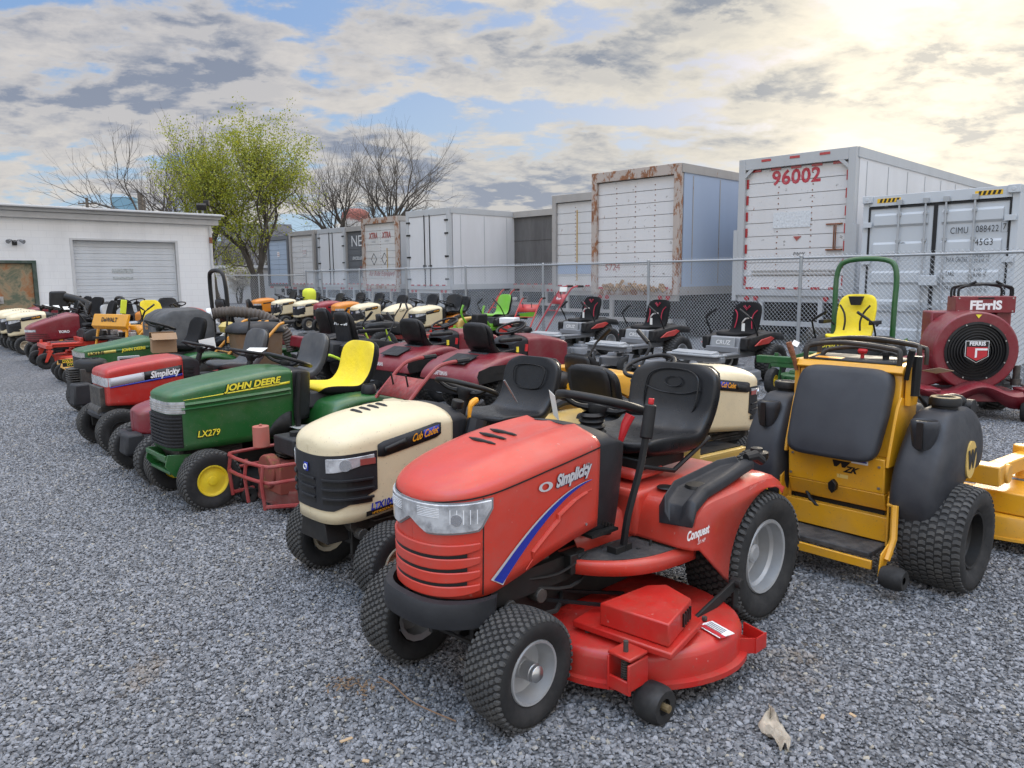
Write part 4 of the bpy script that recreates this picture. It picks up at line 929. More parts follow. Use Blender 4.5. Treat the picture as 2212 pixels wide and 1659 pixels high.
# long white shed beyond fence
p=D(560,600,52); ts=thing('white_shed','long low white shed beyond the fence left of the trailers','shed',(p.x,p.y,0),R(8)); mb=MB(); mb.box((0,0,1.1),(12,5,2.2)); mb.build('wall',TW,ts,smooth=0); mb=MB(); mb.box((0,0,2.3),(12.4,5.4,.18)); mb.build('roof',FASC,ts); 
mb=MB(); mb.box((3.0,-2.52,1.0),(1.0,.08,2.0)); mb.build('door',GRF,ts)
# ---------------------------------------------------------------- lawn tractor parts
def hub_origin(u,v,z,y,wb,h):      # machine origin (rear axle on ground) from the pixel of the near front hub
    g_=G(u,v,z); c,s=math.cos(R(h)),math.sin(R(h)); return g_.x-(wb*c-y*s), g_.y-(wb*s+y*c)
def fender(parent,mt,Rr,yo,prof,archr=.06,a0=10,a1=150,cx=0,drop=.035,name='fender',skirt=True,yi=0.0,solid=.006):
    P=catmull([(x,0,z) for x,z in prof],5); n=len(P); ys=[0,yo*.5,yo-.09,yo-.04,yo-.012,yo]; dr=[0,0,0,.006,.018,drop]
    L_=[]
    for y,d in zip(ys,dr):
        row=[]
        for i,p in enumerate(P):
            a=P[max(i-1,0)]; b=P[min(i+1,n-1)]; t=(b-a).normalized(); nn=Vector((-t.z,0,t.x)); nn=-nn if nn.z<0 else nn
            row.append(Vector((p.x,y,p.z))-nn*d)
        L_.append(row)
    if skirt:
        row=[]
        for i in range(n):
            a=R(a0+(a1-a0)*i/(n-1)); row.append(Vector((cx+(Rr+archr)*math.cos(a),yo,Rr+(Rr+archr)*math.sin(a))))
        L_.append(row)
    full=[[Vector((v.x,-v.y,v.z)) for v in r] for r in L_[::-1]][:-1]+L_
    mb=MB(); mb.loft(full,closed=False,cap=False)
    return mb.build(name,mt,parent,smooth=45,solid=solid,bevel=0)
def chassis(parent,wb,x0,x1,z=.26,w=.30,mt=DK,tf=.33,eng=True):
    mb=MB()
    for s_ in (1,-1): mb.box(((x0+x1)/2,s_*w/2,z+.03),(x1-x0,.02,.12))
    mb.box((wb,0,.24),(.07,tf*2-.12,.07)); mb.box((wb,0,.30),(.16,.18,.12)); mb.box((0,0,.30),(.28,.30,.24)); mb.cyl((0,-tf-.05,.28),(0,tf+.05,.28),.03,n=10)
    mb.tube([(wb-.12,.26,.24),(wb-.12,-.26,.24)],.012,n=6); mb.tube([(wb-.5,.1,.24),(wb-.14,.22,.22)],.012,n=6)
    for s_ in (1,-1): mb.cyl((wb,s_*(tf-.10),.17),(wb,s_*(tf-.10),.30),.022,n=8); mb.cyl((wb,s_*(tf-.1),.2),(wb,s_*(tf+.02),.2),.016,n=8)
    o=mb.build('chassis',mt,parent,bevel=.003)
    if eng:
        mb=MB(); xc=wb-.08; mb.box((xc-.02,0,z+.22),(.42,.34,.26)); mb.cyl((xc+.16,-.17,z+.13),(xc+.16,.17,z+.13),.06,n=12)
        for k in range(6): mb.box((xc-.05,0,z+.13+k*.03),(.30,.40,.008))
        for k in range(3): mb.cyl((xc-.15+k*.16,.16,z+.08),(xc-.15+k*.16,.21,z+.08),.03,n=10)
        mb.build('engine',ENG,parent,bevel=.004)
    return o
def paper(parent,c,w=.14,h=.09,rot=(0,0,0),mt=PAP,name='paper_tag'):
    mb=MB(); mb.box((0,0,0),(w,.0015,h)); o=mb.build(name,mt,parent,smooth=0); o.location=c; o.rotation_euler=[R(a) for a in rot]; return o
DKRED=paint('scuffed deck red',(.58,.020,.014),dirt=.35,dcol=(.16,.08,.05),dscale=9)
def conquest():
    h=-137; t=thing('lawn_tractor','big red lawn tractor nearest the camera with a blue arc stripe on its hood','lawn tractor',(0.7835,3.670,0),R(h),'riding tractors in the long front row')
    wheel(t,(1.35,.325,.198),.198,.175,.112,SILV,1,'turf',46,style='dish',hub=(.03,.075),steer=3); wheel(t,(1.35,-.325,.198),.198,.175,.112,SILV,-1,'turf',46,steer=3)
    wheel(t,(0,.405,.292),.292,.27,.165,SILV,1,'turf',58,style='deep'); wheel(t,(0,-.405,.292),.292,.27,.165,SILV,-1,'turf',58,style='deep')
    st=[(.86,.270,.575,.895,.965),(1.0,.272,.555,.876,.958),(1.15,.268,.52,.854,.940),(1.30,.256,.475,.828,.912),(1.39,.240,.448,.812,.888),(1.46,.210,.44,.802,.862),(1.51,.165,.44,.794,.838),(1.54,.115,.44,.788,.818),(1.555,.06,.44,.784,.80),(1.559,.02,.44,.782,.79),(1.56,.001,.44,.78,.788)]
    H=Hood(st,tuck=.05,flat=2.4); H.ridge=.011
    # side shell with wheel-arch style cut at rear bottom: body
    b=H.body('hood',RED,t)
    dl=lambda x:H.dx(x); L_=H.L
    mb=MB(); d1=dl(1.41)     # seams
    H.strip(mb,0,L_,lambda s:H.at(H.pt(s*L_,.6).x,3)-.0035,lambda s:H.at(H.pt(s*L_,.6).x,3)+.0015,off=.003,n=70); H.strip(mb,d1,d1+.004,.45,.80,off=.003,n=1); H.strip(mb,L_-d1-.004,L_-d1,.45,.80,off=.003,n=1)
    mb.build('panel_seam',KDEC,b,smooth=0)
    # raised edge of the wheel arch panel
    mb=MB(); pts=[]
    for k in range(15):
        a=k/14; x=1.235-.35*a; z=.50+.235*math.sin(a*PI/2)**.9; pts.append(H.pt(dl(x),z,.002))
    mb.tube(pts,[.002,.010,.011,.011,.008,.002],n=8); mb.build('arch_crease',RED,b)
    # grille bars and slots on the nose
    g0=dl(1.455); g1=L_-g0; mb=MB()
    for k in range(4):
        z=.632-.050*k
        sag=lambda s,z=z:z-.012*math.sin(s*PI)
        H.strip(mb,g0-.03,g1+.03,lambda s:sag(s)-.012-.014*(1-abs(2*s-1)**6),lambda s:sag(s)+.013,off=.011,n=30,th=.013)
    mb.build('grille_bar',RED,b,bevel=.004)
    mb=MB()
    for k in range(3):
        z=.632-.050*k-.031
        H.strip(mb,g0+.015,g1-.015,lambda s:z-.007-.012*math.sin(s*PI),lambda s:z+.009-.012*math.sin(s*PI),off=.008,n=30,th=.004)
    mb.build('grille_slot',KDEC,b,smooth=0)
    # wraparound headlight
    lo=lambda s:.674+.022*(2*s-1)**2*1.0+(.045*max(0,1-abs(2*s-1)*4.0))+.07*max(0,abs(2*s-1)-.86)/.14
    hi=lambda s:.772+.006*math.sin(s*PI)+.022*abs(2*s-1)**2
    e0=dl(1.375); mb=MB(); H.strip(mb,e0,L_-e0,lambda s:lo(s)-.006,lambda s:hi(s)+.005,off=.005,n=50); hl_=mb.build('headlight_frame',GREYM,t)
    mb=MB(); H.strip(mb,e0+.008,L_-e0-.008,lo,hi,off=.013,n=50,th=.010); hh=mb.build('headlight',LENS,t,smooth=60,bevel=.003)
    mb=MB()
    for f in (.16,.84):
        for k in range(-2,3):
            d=e0+(L_-2*e0)*f+k*.022; H.strip(mb,d,d+.003,.715,.765,off=.0145,n=1,th=.003)
    for f in (.36,.64):
        for k in range(6): z=.735+k*.006; H.strip(mb,e0+(L_-2*e0)*(f-.07),e0+(L_-2*e0)*(f+.07),z,z+.0016,off=.0145,n=4,th=.003)
    mb.build('lens_rib',mat('lens rib',(.75,.76,.78),rough=.15,coat=.5),hh,smooth=0)
    mb=MB()
    for f in (.2,.8):
        c=H.pt(e0+(L_-2*e0)*f,.73,.0142); n_=(c-H.pt(e0+(L_-2*e0)*f,.73,0)).normalized(); mb.cyl(c-n_*.004,c+n_*.0005,.020,n=20)
    mb.build('reflector_bowl',mat('bowl chrome',(.8,.8,.82),rough=.15,metal=1),hh)
    # vents on top
    mb=MB()
    for k in range(3):
        x=1.10+k*.055; pts=[]
        for i in range(9):
            y=.055-.19*i/8+.0; z=H.at(x,3)+(H.at(x,4)-H.at(x,3))*(1-abs(y/H.at(x,1))**2.4)**.5
            pts.append((x+.012*math.sin(i/8*PI)-.02*i/8,y,z+.001))
        mb.tube(pts,[.002,.006,.008,.008,.006,.002],n=6)
    mb.build('hood_vent',KDEC,b)
    # decals
    mb=MB(); A=[];Bq=[]
    def arc(u): # u 0 bottom 1 top
        x=1.385-.475*u; z=.497+.28*(1-(1-u)**1.9); return x,z
    for nm,off,mt_ in (('silver_stripe',.004,DGRY),('blue_stripe',.0055,BLUE)):
        mb=MB(); a=[];bq=[]
        for i in range(31):
            u=i/30; x,z=arc(u); w=.046*(1-u)**.75+.003; e_=(.010*(1-u)**.6+.001) if mt_ is DGRY else 0
            a.append(H.pt(dlx(H,x+e_),z+e_*.3,off)); bq.append(H.pt(dlx(H,x-w*.72-e_*.2),z-w*.42-(e_*.6 if i==0 else 0),off))
        mb.loft([a,bq],closed=False,cap=False); mb.build(nm,mt_,b,smooth=0)
    H.text('Simplicity',dlx(H,1.018),.815,.062,DGRY,b,rise=.13,bold=.003,shear=.25,sx=.78,off=.007); H.text('Simplicity',dlx(H,1.017),.8135,.062,mat('navy decal',(.03,.04,.10),rough=.4),b,rise=.13,bold=.0048,shear=.25,sx=.78,off=.0055,name='lettering_shadow')
    mb=MB(); n=24; a=[];bq=[]
    for i in range(n+1):
        an=2*PI*i/n; a.append(H.pt(dlx(H,1.162-.034*math.cos(an)),.797+.018*math.sin(an),.007)); bq.append(H.pt(dlx(H,1.164-.017*math.cos(an)),.797+.012*math.sin(an),.007))
    mb.loft([a,bq],closed=False,cap=False); mb.build('oval_emblem',DGRY,b,smooth=0)
    # bumper
    mb=MB(); prof=[]
    pts=catmull([(1.40,.255,0),(1.50,.235,0),(1.59,.14,0),(1.612,0,0),(1.59,-.14,0),(1.50,-.235,0),(1.40,-.255,0)],4); rr=[]
    for p in pts: rr.append([(p.x-.018,p.y*.93,.345),(p.x,p.y,.352),(p.x+.004,p.y,.375),(p.x+.004,p.y,.425),(p.x-.006,p.y,.442),(p.x-.03,p.y*.93,.445)])
    mb.loft(rr); mb.build('front_bumper',BLK2,t,smooth=40)
    mb=MB(); 
    for s_ in (1,-1): mb.box((1.45,s_*.12,.36),(.26,.02,.06)); mb.tube([(1.56,s_*.05,.34),(1.45,s_*.2,.27),(1.36,s_*.2,.24)],.008,n=5)
    mb.box((1.40,0,.335),(.16,.32,.05)); mb.box((1.12,0,.42),(.5,.40,.10)); mb.build('front_frame',DK,t,smooth=0)
    # dash tower
    D_=Hood([(.60,.10,.47,.84,.86),(.63,.19,.47,.86,.885),(.68,.235,.48,.875,.90),(.76,.262,.50,.89,.945),(.865,.268,.53,.893,.962)],tuck=.18,flat=2.2); D_.tuck=.22
    db=D_.body('dashboard',BLK2,t); 
    mb=MB()
    for k in range(5): mb.box((.72+k*.02,.215,.53+k*.011),(.012,.012,.02))
    mb.box((.80,.20,.53),(.16,.1,.012)); mb.build('dash_louver',DK,db)
    mb=MB(); rr=[]
    for k in range(13): rr.append((.062-.0018*k+(.012 if k%2 else 0),.80+.012*k))
    mb.rev([(r_,z_) for r_,z_ in rr],c=(.60,0,.02),axis='z',n=20); mb.build('steering_boot',BLK,t,rot=(0,R(0),0))
    steering(t,(.545,0,1.0),.185,17,r=.0185,base=(.63,0,.80),colr=.035)
    pt_=paper(t,(.70,-.13,.99),.09,.12,(12,8,60))
    mb=MB(); mb.tube([(.60,.16,.86),(.58,.17,.93),(.56,.18,.97)],[.012,.02,.022],n=8); mb.build('throttle_lever',REDP,t,bevel=.002)
    # hand lever
    mb=MB(); mb.tube([(.75,.30,.46),(.735,.31,.60),(.66,.315,.80),(.625,.315,.95)],.016,n=6,smooth=3,flat=(0,1,0)); lv=mb.build('lift_lever',BLK,t)
    mb=MB(); mb.cyl((.632,.315,.90),(.603,.315,1.035),.026,.024,n=12); mb.build('lever_grip',BLK,lv,bevel=.006); mb=MB(); mb.cyl((.603,.315,1.035),(.599,.315,1.060),.012,n=10); mb.build('lever_button',REDP,lv,bevel=.003)
    mb=MB(); mb.box((.76,.29,.45),(.10,.05,.07)); mb.tube([(.70,.33,.46),(.63,.34,.44),(.62,.34,.48)],.006,n=5); mb.build('lever_bracket',DK,t,bevel=.004)
    # fender / seat deck
    prof=[(.60,.47),(.59,.56),(.555,.625),(.47,.655),(.30,.662),(.12,.672),(.02,.67),(-.08,.655),(-.15,.60)]
    f=fender(t,RED,.292,.525,prof,archr=.035,a0=-5,a1=112,drop=.05); f.data.materials.append(RED)
    mb=MB(); mb.box((.3,0,.56),(.62,.52,.20)); mb.box((.42,0,.70),(.24,.40,.05),top=(.8,.9)); mb.build('seat_pedestal',RED,t,bevel=.03,seg=3)
    mb=MB(); mb.box((.33,0,.735),(.34,.36,.06)); 
    for s_ in (1,-1): mb.tube([(.5,s_*.2,.74),(.3,s_*.22,.69),(.02,s_*.22,.80)],.012,n=6); 
    mb.build('seat_bracket',DK,t,bevel=.006)
    mb=MB()
    mb.rev([(.001,.003),(.035,.003),(.038,0)],c=(.47,.30,.664),axis='z',n=24); mb.build('fender_cap',KDEC,f)
    # cup/knee trims: long black tray on each fender
    for s_ in (1,-1):
        mb=MB(); pts=[((.60),.545,.63,.0),(.54,.50,.667,.02),(.40,.46,.69,.03),(.20,.44,.705,.03),(.06,.42,.72,.03)]
        rr=[]
        for x,yo_,z_,w_ in ((.612,.49,.615,.09),(.58,.485,.672,.11),(.46,.46,.700,.125),(.30,.445,.712,.115),(.14,.435,.735,.095),(.05,.43,.745,.05)):
            rr.append([(x,s_*(yo_+.043),z_-.045),(x,s_*(yo_+.040),z_-.015),(x,s_*(yo_+.02),z_),(x,s_*(yo_-.005),z_-.004),(x,s_*(yo_-.02),z_-.03),(x,s_*(yo_-w_+.02),z_-.03),(x,s_*(yo_-w_),z_),(x,s_*(yo_-w_-.03),z_-.06)])
        mb.loft(rr); mb.build('fender_tray',BLK2,t,smooth=50,bevel=.006)
        mb=MB(); mb.rev([(.001,.012),(.045,.012),(.05,.0),(.05,-.01)],c=(.40,s_*.405,.672),axis='z',n=20); mb.build('cup_recess',KDEC,t)
        mb=MB(); mb.tube([(.07,s_*.44,.745),(.02,s_*.455,.75),(-.02,s_*.47,.72)],[.02,.026,.02],n=10); mb.build('tray_grip',BLK,t)
    mb=MB(); mb.rev([(.05,0),(.055,.01),(.055,.035),(.03,.042),(.028,.055),(.001,.058)],c=(-.22,.33,.672),axis='z',n=24); mb.build('fuel_cap',BLK,t)
    text('Conquest',((.575,.532,.545),(-1,0,0),(0,0,1)),.052,WDEC,f,bold=.002,shear=.2,sx=.75); text('20 HP',((.55,.532,.505),(-1,0,0),(0,0,1)),.022,WDEC,f,shear=.2)
    text('Garden Tractor',((.12,.529,.655),(-1,0,.12),(0,0,1)),.022,mat('pink lettering',(.65,.25,.22)),f,shear=.3)
    # foot platform: pressed step with a curved outer lip
    out=[(.49,.47),(.60,.465),(.72,.445),(.83,.395),(.91,.32),(.955,.25),(.97,.20)]
    for s_ in (1,-1):
        mb=MB(); o_=catmull([(x,y,0) for x,y in out],4); rr=[]
        for p in o_: rr.append([(p.x,s_*.15,.475),(p.x,s_*.18,.455),(p.x,s_*(p.y-.02),.455),(p.x,s_*(p.y-.004),.449),(p.x,s_*p.y,.438),(p.x,s_*(p.y-.002),.400)])
        mb.loft(rr,closed=False,cap=False); st_=mb.build('foot_step',RED,t,smooth=50,solid=.005)
        mb=MB(); rr=[]
        for p in o_[2:-6]: rr.append([(p.x,s_*.20,.4585),(p.x,s_*(p.y-.035),.4585)])
        mb.loft(rr,closed=False,cap=False); mb.build('rubber_mat',mat('ribbed rubber',(.03,.03,.032),rough=.8,bump=.6,bscale=180,dirt=.5),st_,smooth=0,solid=.004)
        mb=MB(); mb.box((.965,s_*.21,.44),(.045,.05,.08)); mb.cyl((.56,s_*.24,.46),(.56,s_*.24,.48),.028,n=8); mb.build('step_bracket',DK,st_,bevel=.004)
    mb=MB(); rr=[]
    for x,z_,w_ in ((.54,.60,.2),(.62,.575,.19),(.72,.555,.175),(.80,.545,.165),(.88,.52,.155)): rr.append([(x,w_+.025,.455),(x,w_,.50),(x,w_-.01,z_-.015),(x,w_-.03,z_),(x,-w_+.03,z_),(x,-w_+.01,z_-.015),(x,-w_,.5),(x,-w_-.025,.455)])
    mb.loft(rr,closed=False,cap=False); tn=mb.build('center_tunnel',RED,t,smooth=45,solid=.005)
    mb=MB(); mb.box((.68,.10,.585),(.10,.13,.003)); mb.build('warning_label',WDEC,tn); mb=MB()
    for k in range(5): mb.box((.64+k*.02,.10,.5875),(.008,.11,.0015))
    mb.build('label_print',mat('label print',(.25,.25,.25)),tn)
    s_=seat(t,.07,.835,VIN,hw=.25,L_=.43,H_=.295,tk=.085,tilt=14,bol=.055,shell=BLK)
    for rx,rz,zc,off in ((.125,.135,.99,0),):
        mb=MB(); 
        def sb(y,z):
            z-=.05
            return (.07-.03-(z-.84)*math.tan(R(14))+.012+.055*(abs(y)/.255)**3,y,z)
        mb.tube([sb(y,z) for y,z in ((.135,1.12),(.15,1.08),(.15,1.0),(.12,.94),(0,.925),(-.12,.94),(-.15,1.0),(-.15,1.08),(-.135,1.12),(-.08,1.145),(0,1.15),(.08,1.145))],.0045,n=6,closed=True,smooth=3)
        mb.tube([sb(y,z) for y,z in ((.15,1.06),(.08,1.04),(0,1.035),(-.08,1.04),(-.15,1.06))],.0035,n=6,smooth=3)
        mb.tube([sb(.05*math.cos(a/10*PI),1.09+.024*math.sin(a/10*PI)) for a in range(20)],.003,n=5,closed=True)
        mb.build('seat_piping',VIN,s_,smooth=60)
    chassis(t,1.35,-.15,1.42,z=.27,tf=.33)
    # deck
    dk=MB(); cx,cy=.74,.18; out=[]
    def outl(k,dz):
        o_=[(cx+.40*k,.30),(cx+.36*k,.46),(cx+.25*k,.60),(cx+.08*k,.705),(cx-.10*k,.735),(cx-.26*k,.68),(cx-.36*k,.55),(cx-.40*k,.35),(cx-.38*k,.0),(cx-.40*k,-.35),(cx-.33*k,-.55),(cx-.1*k,-.68),(cx+.15*k,-.64),(cx+.33*k,-.5),(cx+.38*k,-.2),(cx+.38*k,.05)]
        p=catmull([(x,y,0) for x,y in o_],4,closed=True); return [Vector((cx+(q.x-cx),q.y*k,dz)) for q in p]
    dk.loft([outl(1.035,.085),outl(1.035,.105),outl(1.0,.11),outl(1.0,.185),outl(.985,.205),outl(.95,.216),outl(.55,.222),outl(.52,.235),outl(.2,.235)],cap=False)
    dd=dk.build('mower_deck',DKRED,t,smooth=42)
    mb=MB(); mb.prism([(1.05,.30),(1.0,.715),(.70,.645),(.62,.45),(.66,.24)][::-1],'z',.235,.262); mb.build('deck_plate',DKRED,dd,bevel=.006)
    mb=MB(); mb.prism([(1.01,.40),(.975,.685),(.735,.615),(.69,.47),(.75,.42)][::-1],'z',.264,.350); c_=mb.build('belt_cover',DKRED,dd,bevel=.006)
    mb=MB()
    for k in range(4): mb.box((.635+.0-k*.0+.0,.575-.0,.30),(.001,.001,.001))
    for k in range(4): 
        a=k/3; mb.box((.83-.07*a,.6445-.0205*a,.305),(.009,.012,.05),rot=(0,0,16))
    mb.build('cover_slot',KDEC,c_,smooth=0)
    mb=MB(); 
    for yy in (.05,-.35): mb.cyl((cx,yy,.235),(cx,yy,.29),.09,n=24); mb.cyl((cx,yy,.29),(cx,yy,.31),.03,n=12)
    mb.build('belt_pulley',DK,dd)
    mb=MB(); mb.tube([(cx+.09,.40,.275),(1.2,.1,.34),(1.25,-.1,.34)],.008,n=4); mb.tube([(cx-.0,.3,.275),(1.2,-.02,.34)],.008,n=4); mb.build('drive_belt',BLK,dd)
    mb=MB(); mb.box((.47,.56,.24),(.32,.014,.045),rot=(0,14,0)); mb.cyl((.33,.54,.28),(.33,.59,.28),.022,n=10); mb.box((.33,.56,.22),(.04,.012,.13)); mb.cyl((.33,.54,.17),(.33,.59,.17),.018,n=10); mb.build('lift_link',DK,dd,bevel=.003)
    # anti scalp bracket + wheel
    mb=MB(); mb.box((1.115,.58,.14),(.012,.10,.05)); mb.box((1.07,.535,.17),(.11,.010,.13)); mb.box((1.07,.625,.18),(.11,.010,.10)); mb.box((1.07,.58,.245),(.10,.10,.012)); br=mb.build('gauge_bracket',DKRED,dd,bevel=.004)
    mb=MB(); mb.cyl((1.08,.58,.14),(1.08,.58,.29),.009,n=8); 
    for k in range(9): mb.cyl((1.08,.58,.155+k*.009),(1.08,.58,.160+k*.009),.017,n=12)
    mb.build('spring_bolt',ENG,br)
    mb=MB(); mb.rev([(.02,-.042),(.058,-.05),(.068,-.03),(.070,0),(.068,.03),(.058,.05),(.03,.046),(.03,.03),(.001,.03)],c=(1.02,.66,.07),n=28); gw=mb.build('gauge_wheel',RUB,dd,smooth=40)
    mb=MB(); mb.cyl((1.02,.66,.07),(1.02,.725,.07),.014,n=10); mb.build('gauge_hub',mat('brass hub',(.25,.18,.08),rough=.5,metal=.6,dirt=.5),gw)
    mb=MB(); mb.prism([(.56,.70),(.50,.755),(.43,.755),(.40,.64)],'z',.10,.106); mb.box((.465,.755,.13),(.08,.006,.06)); mb.box((.53,.725,.13),(.09,.006,.06),rot=(0,0,-43)); mb.box((.42,.70,.13),(.006,.11,.06),rot=(0,0,-15)); mb.build('discharge_guard',DKRED,dd,smooth=0)
    mb=MB(); mb.box((.66,.675,.2235),(.075,.12,.002),rot=(0,0,-15)); lb=mb.build('warning_label',WDEC,dd,smooth=0)
    mb=MB(); mb.box((.685,.68,.2255),(.02,.115,.0015),rot=(0,0,-15)); mb.build('label_banner',RDEC,lb,smooth=0)
    mb=MB()
    for k in range(4): mb.box((.667-k*.011,.67,.2255),(.004,.085,.0015),rot=(0,0,-15))
    mb.build('label_print',mat('label print',(.25,.25,.25)),lb,smooth=0)
    for x_,z_ in ((.93,.60),(.93,.84),(1.37,.50)):
        mb=MB(); c_=H.pt(dlx(H,x_),z_,.001); n_=(H.pt(dlx(H,x_),z_,.01)-c_).normalized(); mb.cyl(c_,c_+n_*.003,.006,n=8); mb.build('bolt',CHR,b)
    for a_,b_ in (((.62,.60,.222),(.9,.58,.222)),((.95,.1,.24),(.95,.1,.27)),((1.02,.35,.222),(1.02,.35,.24))):
        mb=MB(); mb.cyl(a_,(a_[0],a_[1],a_[2]+.014),.011,n=6); mb.build('bolt',ENG,dd)
    mb=MB(); mb.tube([(1.2,.16,.40),(1.0,.24,.36),(.8,.2,.40),(.6,.18,.44)],.007,n=6,smooth=4); mb.tube([(1.25,.18,.44),(1.05,.22,.42),(.9,.24,.47)],.006,n=6,smooth=4); mb.tube([(1.3,.2,.32),(1.1,.26,.30),(.9,.1,.30)],.010,n=6,smooth=3); mb.build('cables',DK,t)
    return t
def dlx(H,x):
    for i,(a,b) in enumerate(zip(H.out,H.out[1:])):
        if b[0]>=x: 
            f=(x-a[0])/(b[0]-a[0]+1e-9); return H.len[i]+(H.len[i+1]-H.len[i])*f
    return H.len[len(H.out)-1]
conquest()
# ---------------------------------------------------------------- generic riding tractor
def tractor(name,label,x,y,h,st,hm,bm,rim,wb=1.2,rf=.19,rr=.255,wf=.15,wr=.22,yf=.33,yr=.36,yo=.47,group='riding tractors in the long front row',tread=None,rtread='lug',
            seatm=None,sz=.80,sx=.05,shw=.23,sH=.32,stx=.46,stz=.96,stt=20,dash=True,flat=2.4,tuck=.05,deckm=None,dx=.68,dy=.50,frim='dish',rstyle='dish',fcov=None,fprof=None,bumper=None,steer=0,step=True,dm=None,cover=None,stp=None,tn=None,hub=None,eng=True):
    t=thing(name,label,'lawn tractor',(x,y,0),R(h),group)
    for s_ in (1,-1):
        wheel(t,(wb,s_*yf,rf),rf,wf,rf*.52,rim,s_,tread,tn,style=frim,steer=steer,hub=hub); wheel(t,(0,s_*yr,rr),rr,wr,rr*.52,rim,s_,rtread,None,style=rstyle)
    H=Hood(st,flat=flat,tuck=tuck); b=H.body('hood',hm,t)
    x0=st[0][0]; zs=st[0][3]; zt=st[0][4]; hw=st[0][1]; dm=dm or BLK2
    if dash:
        D_=Hood([(x0-.20,hw*.5,zs-.32,zs-.05,zs-.03),(x0-.17,hw*.75,zs-.36,zs-.02,zs+.01),(x0-.08,hw*.93,zs-.36,zs-.0,zt-.01),(x0+.02,hw*.98,zs-.34,zs-.004,zt-.006)],tuck=.15,flat=flat); D_.body('dashboard',dm,t)
    steering(t,(stx,0,stz),.175,stt,base=stp or (stx+.07,0,stz-.22),r=.014)
    prof=fprof or [(.46,.36),(.45,.46),(.41,.55),(.30,.60),(.12,.615),(-.06,.61),(-.20,.575),(-.29,.50)]
    f=fender(t,bm,rr,yo,prof,archr=.045,a0=0,a1=135,drop=.04)
    mb=MB(); mb.box((.12,0,prof[3][1]-.02),(.50,.36,.12),top=(.85,.85)); mb.box((sx+.12,0,(prof[4][1]+sz)/2-.03),(.3,.3,max(.04,sz-prof[4][1]-.07))); mb.build('seat_support',dm,t,bevel=.015)
    if step:
        for s_ in (1,-1):
            mb=MB(); mb.box(((.45+x0+.12)/2,s_*(yo+.17)/2+.0*s_,prof[0][1]+.0),(x0+.12-.45+.1,yo-.17,.02)); mb.box(((.45+x0+.12)/2,s_*(yo-.005),prof[0][1]-.025),(x0+.12-.45+.1,.012,.05)); so_=mb.build('foot_step',bm,t,bevel=.012)
            mb=MB(); mb.box(((.45+x0+.12)/2,s_*(yo+.17)/2,prof[0][1]+.014),(x0-.28,yo-.25,.008)); mb.build('rubber_mat',BLK,so_)
        mb=MB(); mb.box(((.45+x0)/2,0,prof[0][1]+.02),(x0-.4,.34,.12),top=(1,.8)); mb.build('center_tunnel',bm,t,bevel=.02)
    seat(t,sx,sz,seatm or VIN,hw=shw,L_=.38,H_=sH,tilt=14,cover=cover,shell=BLK,bol=.035)
    chassis(t,wb,-.1,wb+.12,z=.24,w=.28,tf=yf,eng=eng)
    if deckm: deck(t,dx,0,.28,dy,.07,.17,deckm)
    if bumper:
        mb=MB(); xb=st[-1][0]+.05; mb.tube([(xb-.25,.16,.32),(xb-.05,.17,.33),(xb,.13,.34),(xb,-.13,.34),(xb-.05,-.17,.33),(xb-.25,-.16,.32)],.035,n=8,smooth=2); mb.build('front_bumper',bumper,t)
    return t,H,b
def topz(H,x,y): 
    return H.at(x,3)+(H.at(x,4)-H.at(x,3))*(max(0,1-abs(y/max(H.at(x,1),.01))**H.flat))**(1/H.flat*1.2)
def vents(H,b,xs,y0,y1,mt=KDEC,name='hood_vent',w=.008,off=.001):
    for x in xs:
        mb=MB(); pts=[(x,y0+(y1-y0)*i/5,topz(H,x,y0+(y1-y0)*i/5)+off) for i in range(6)]; mb.tube(pts,[w*.5,w,w,w,w*.5],n=5); mb.build(name,mt,b)
CUBST=[(.76,.255,.455,.80,.885),(.90,.262,.445,.795,.905),(1.05,.262,.43,.785,.90),(1.20,.256,.415,.772,.885),(1.31,.240,.40,.760,.860),(1.38,.212,.395,.752,.838),(1.42,.17,.39,.747,.815),(1.445,.11,.39,.744,.79),(1.452,.04,.39,.742,.765),(1.453,.001,.39,.742,.76)]
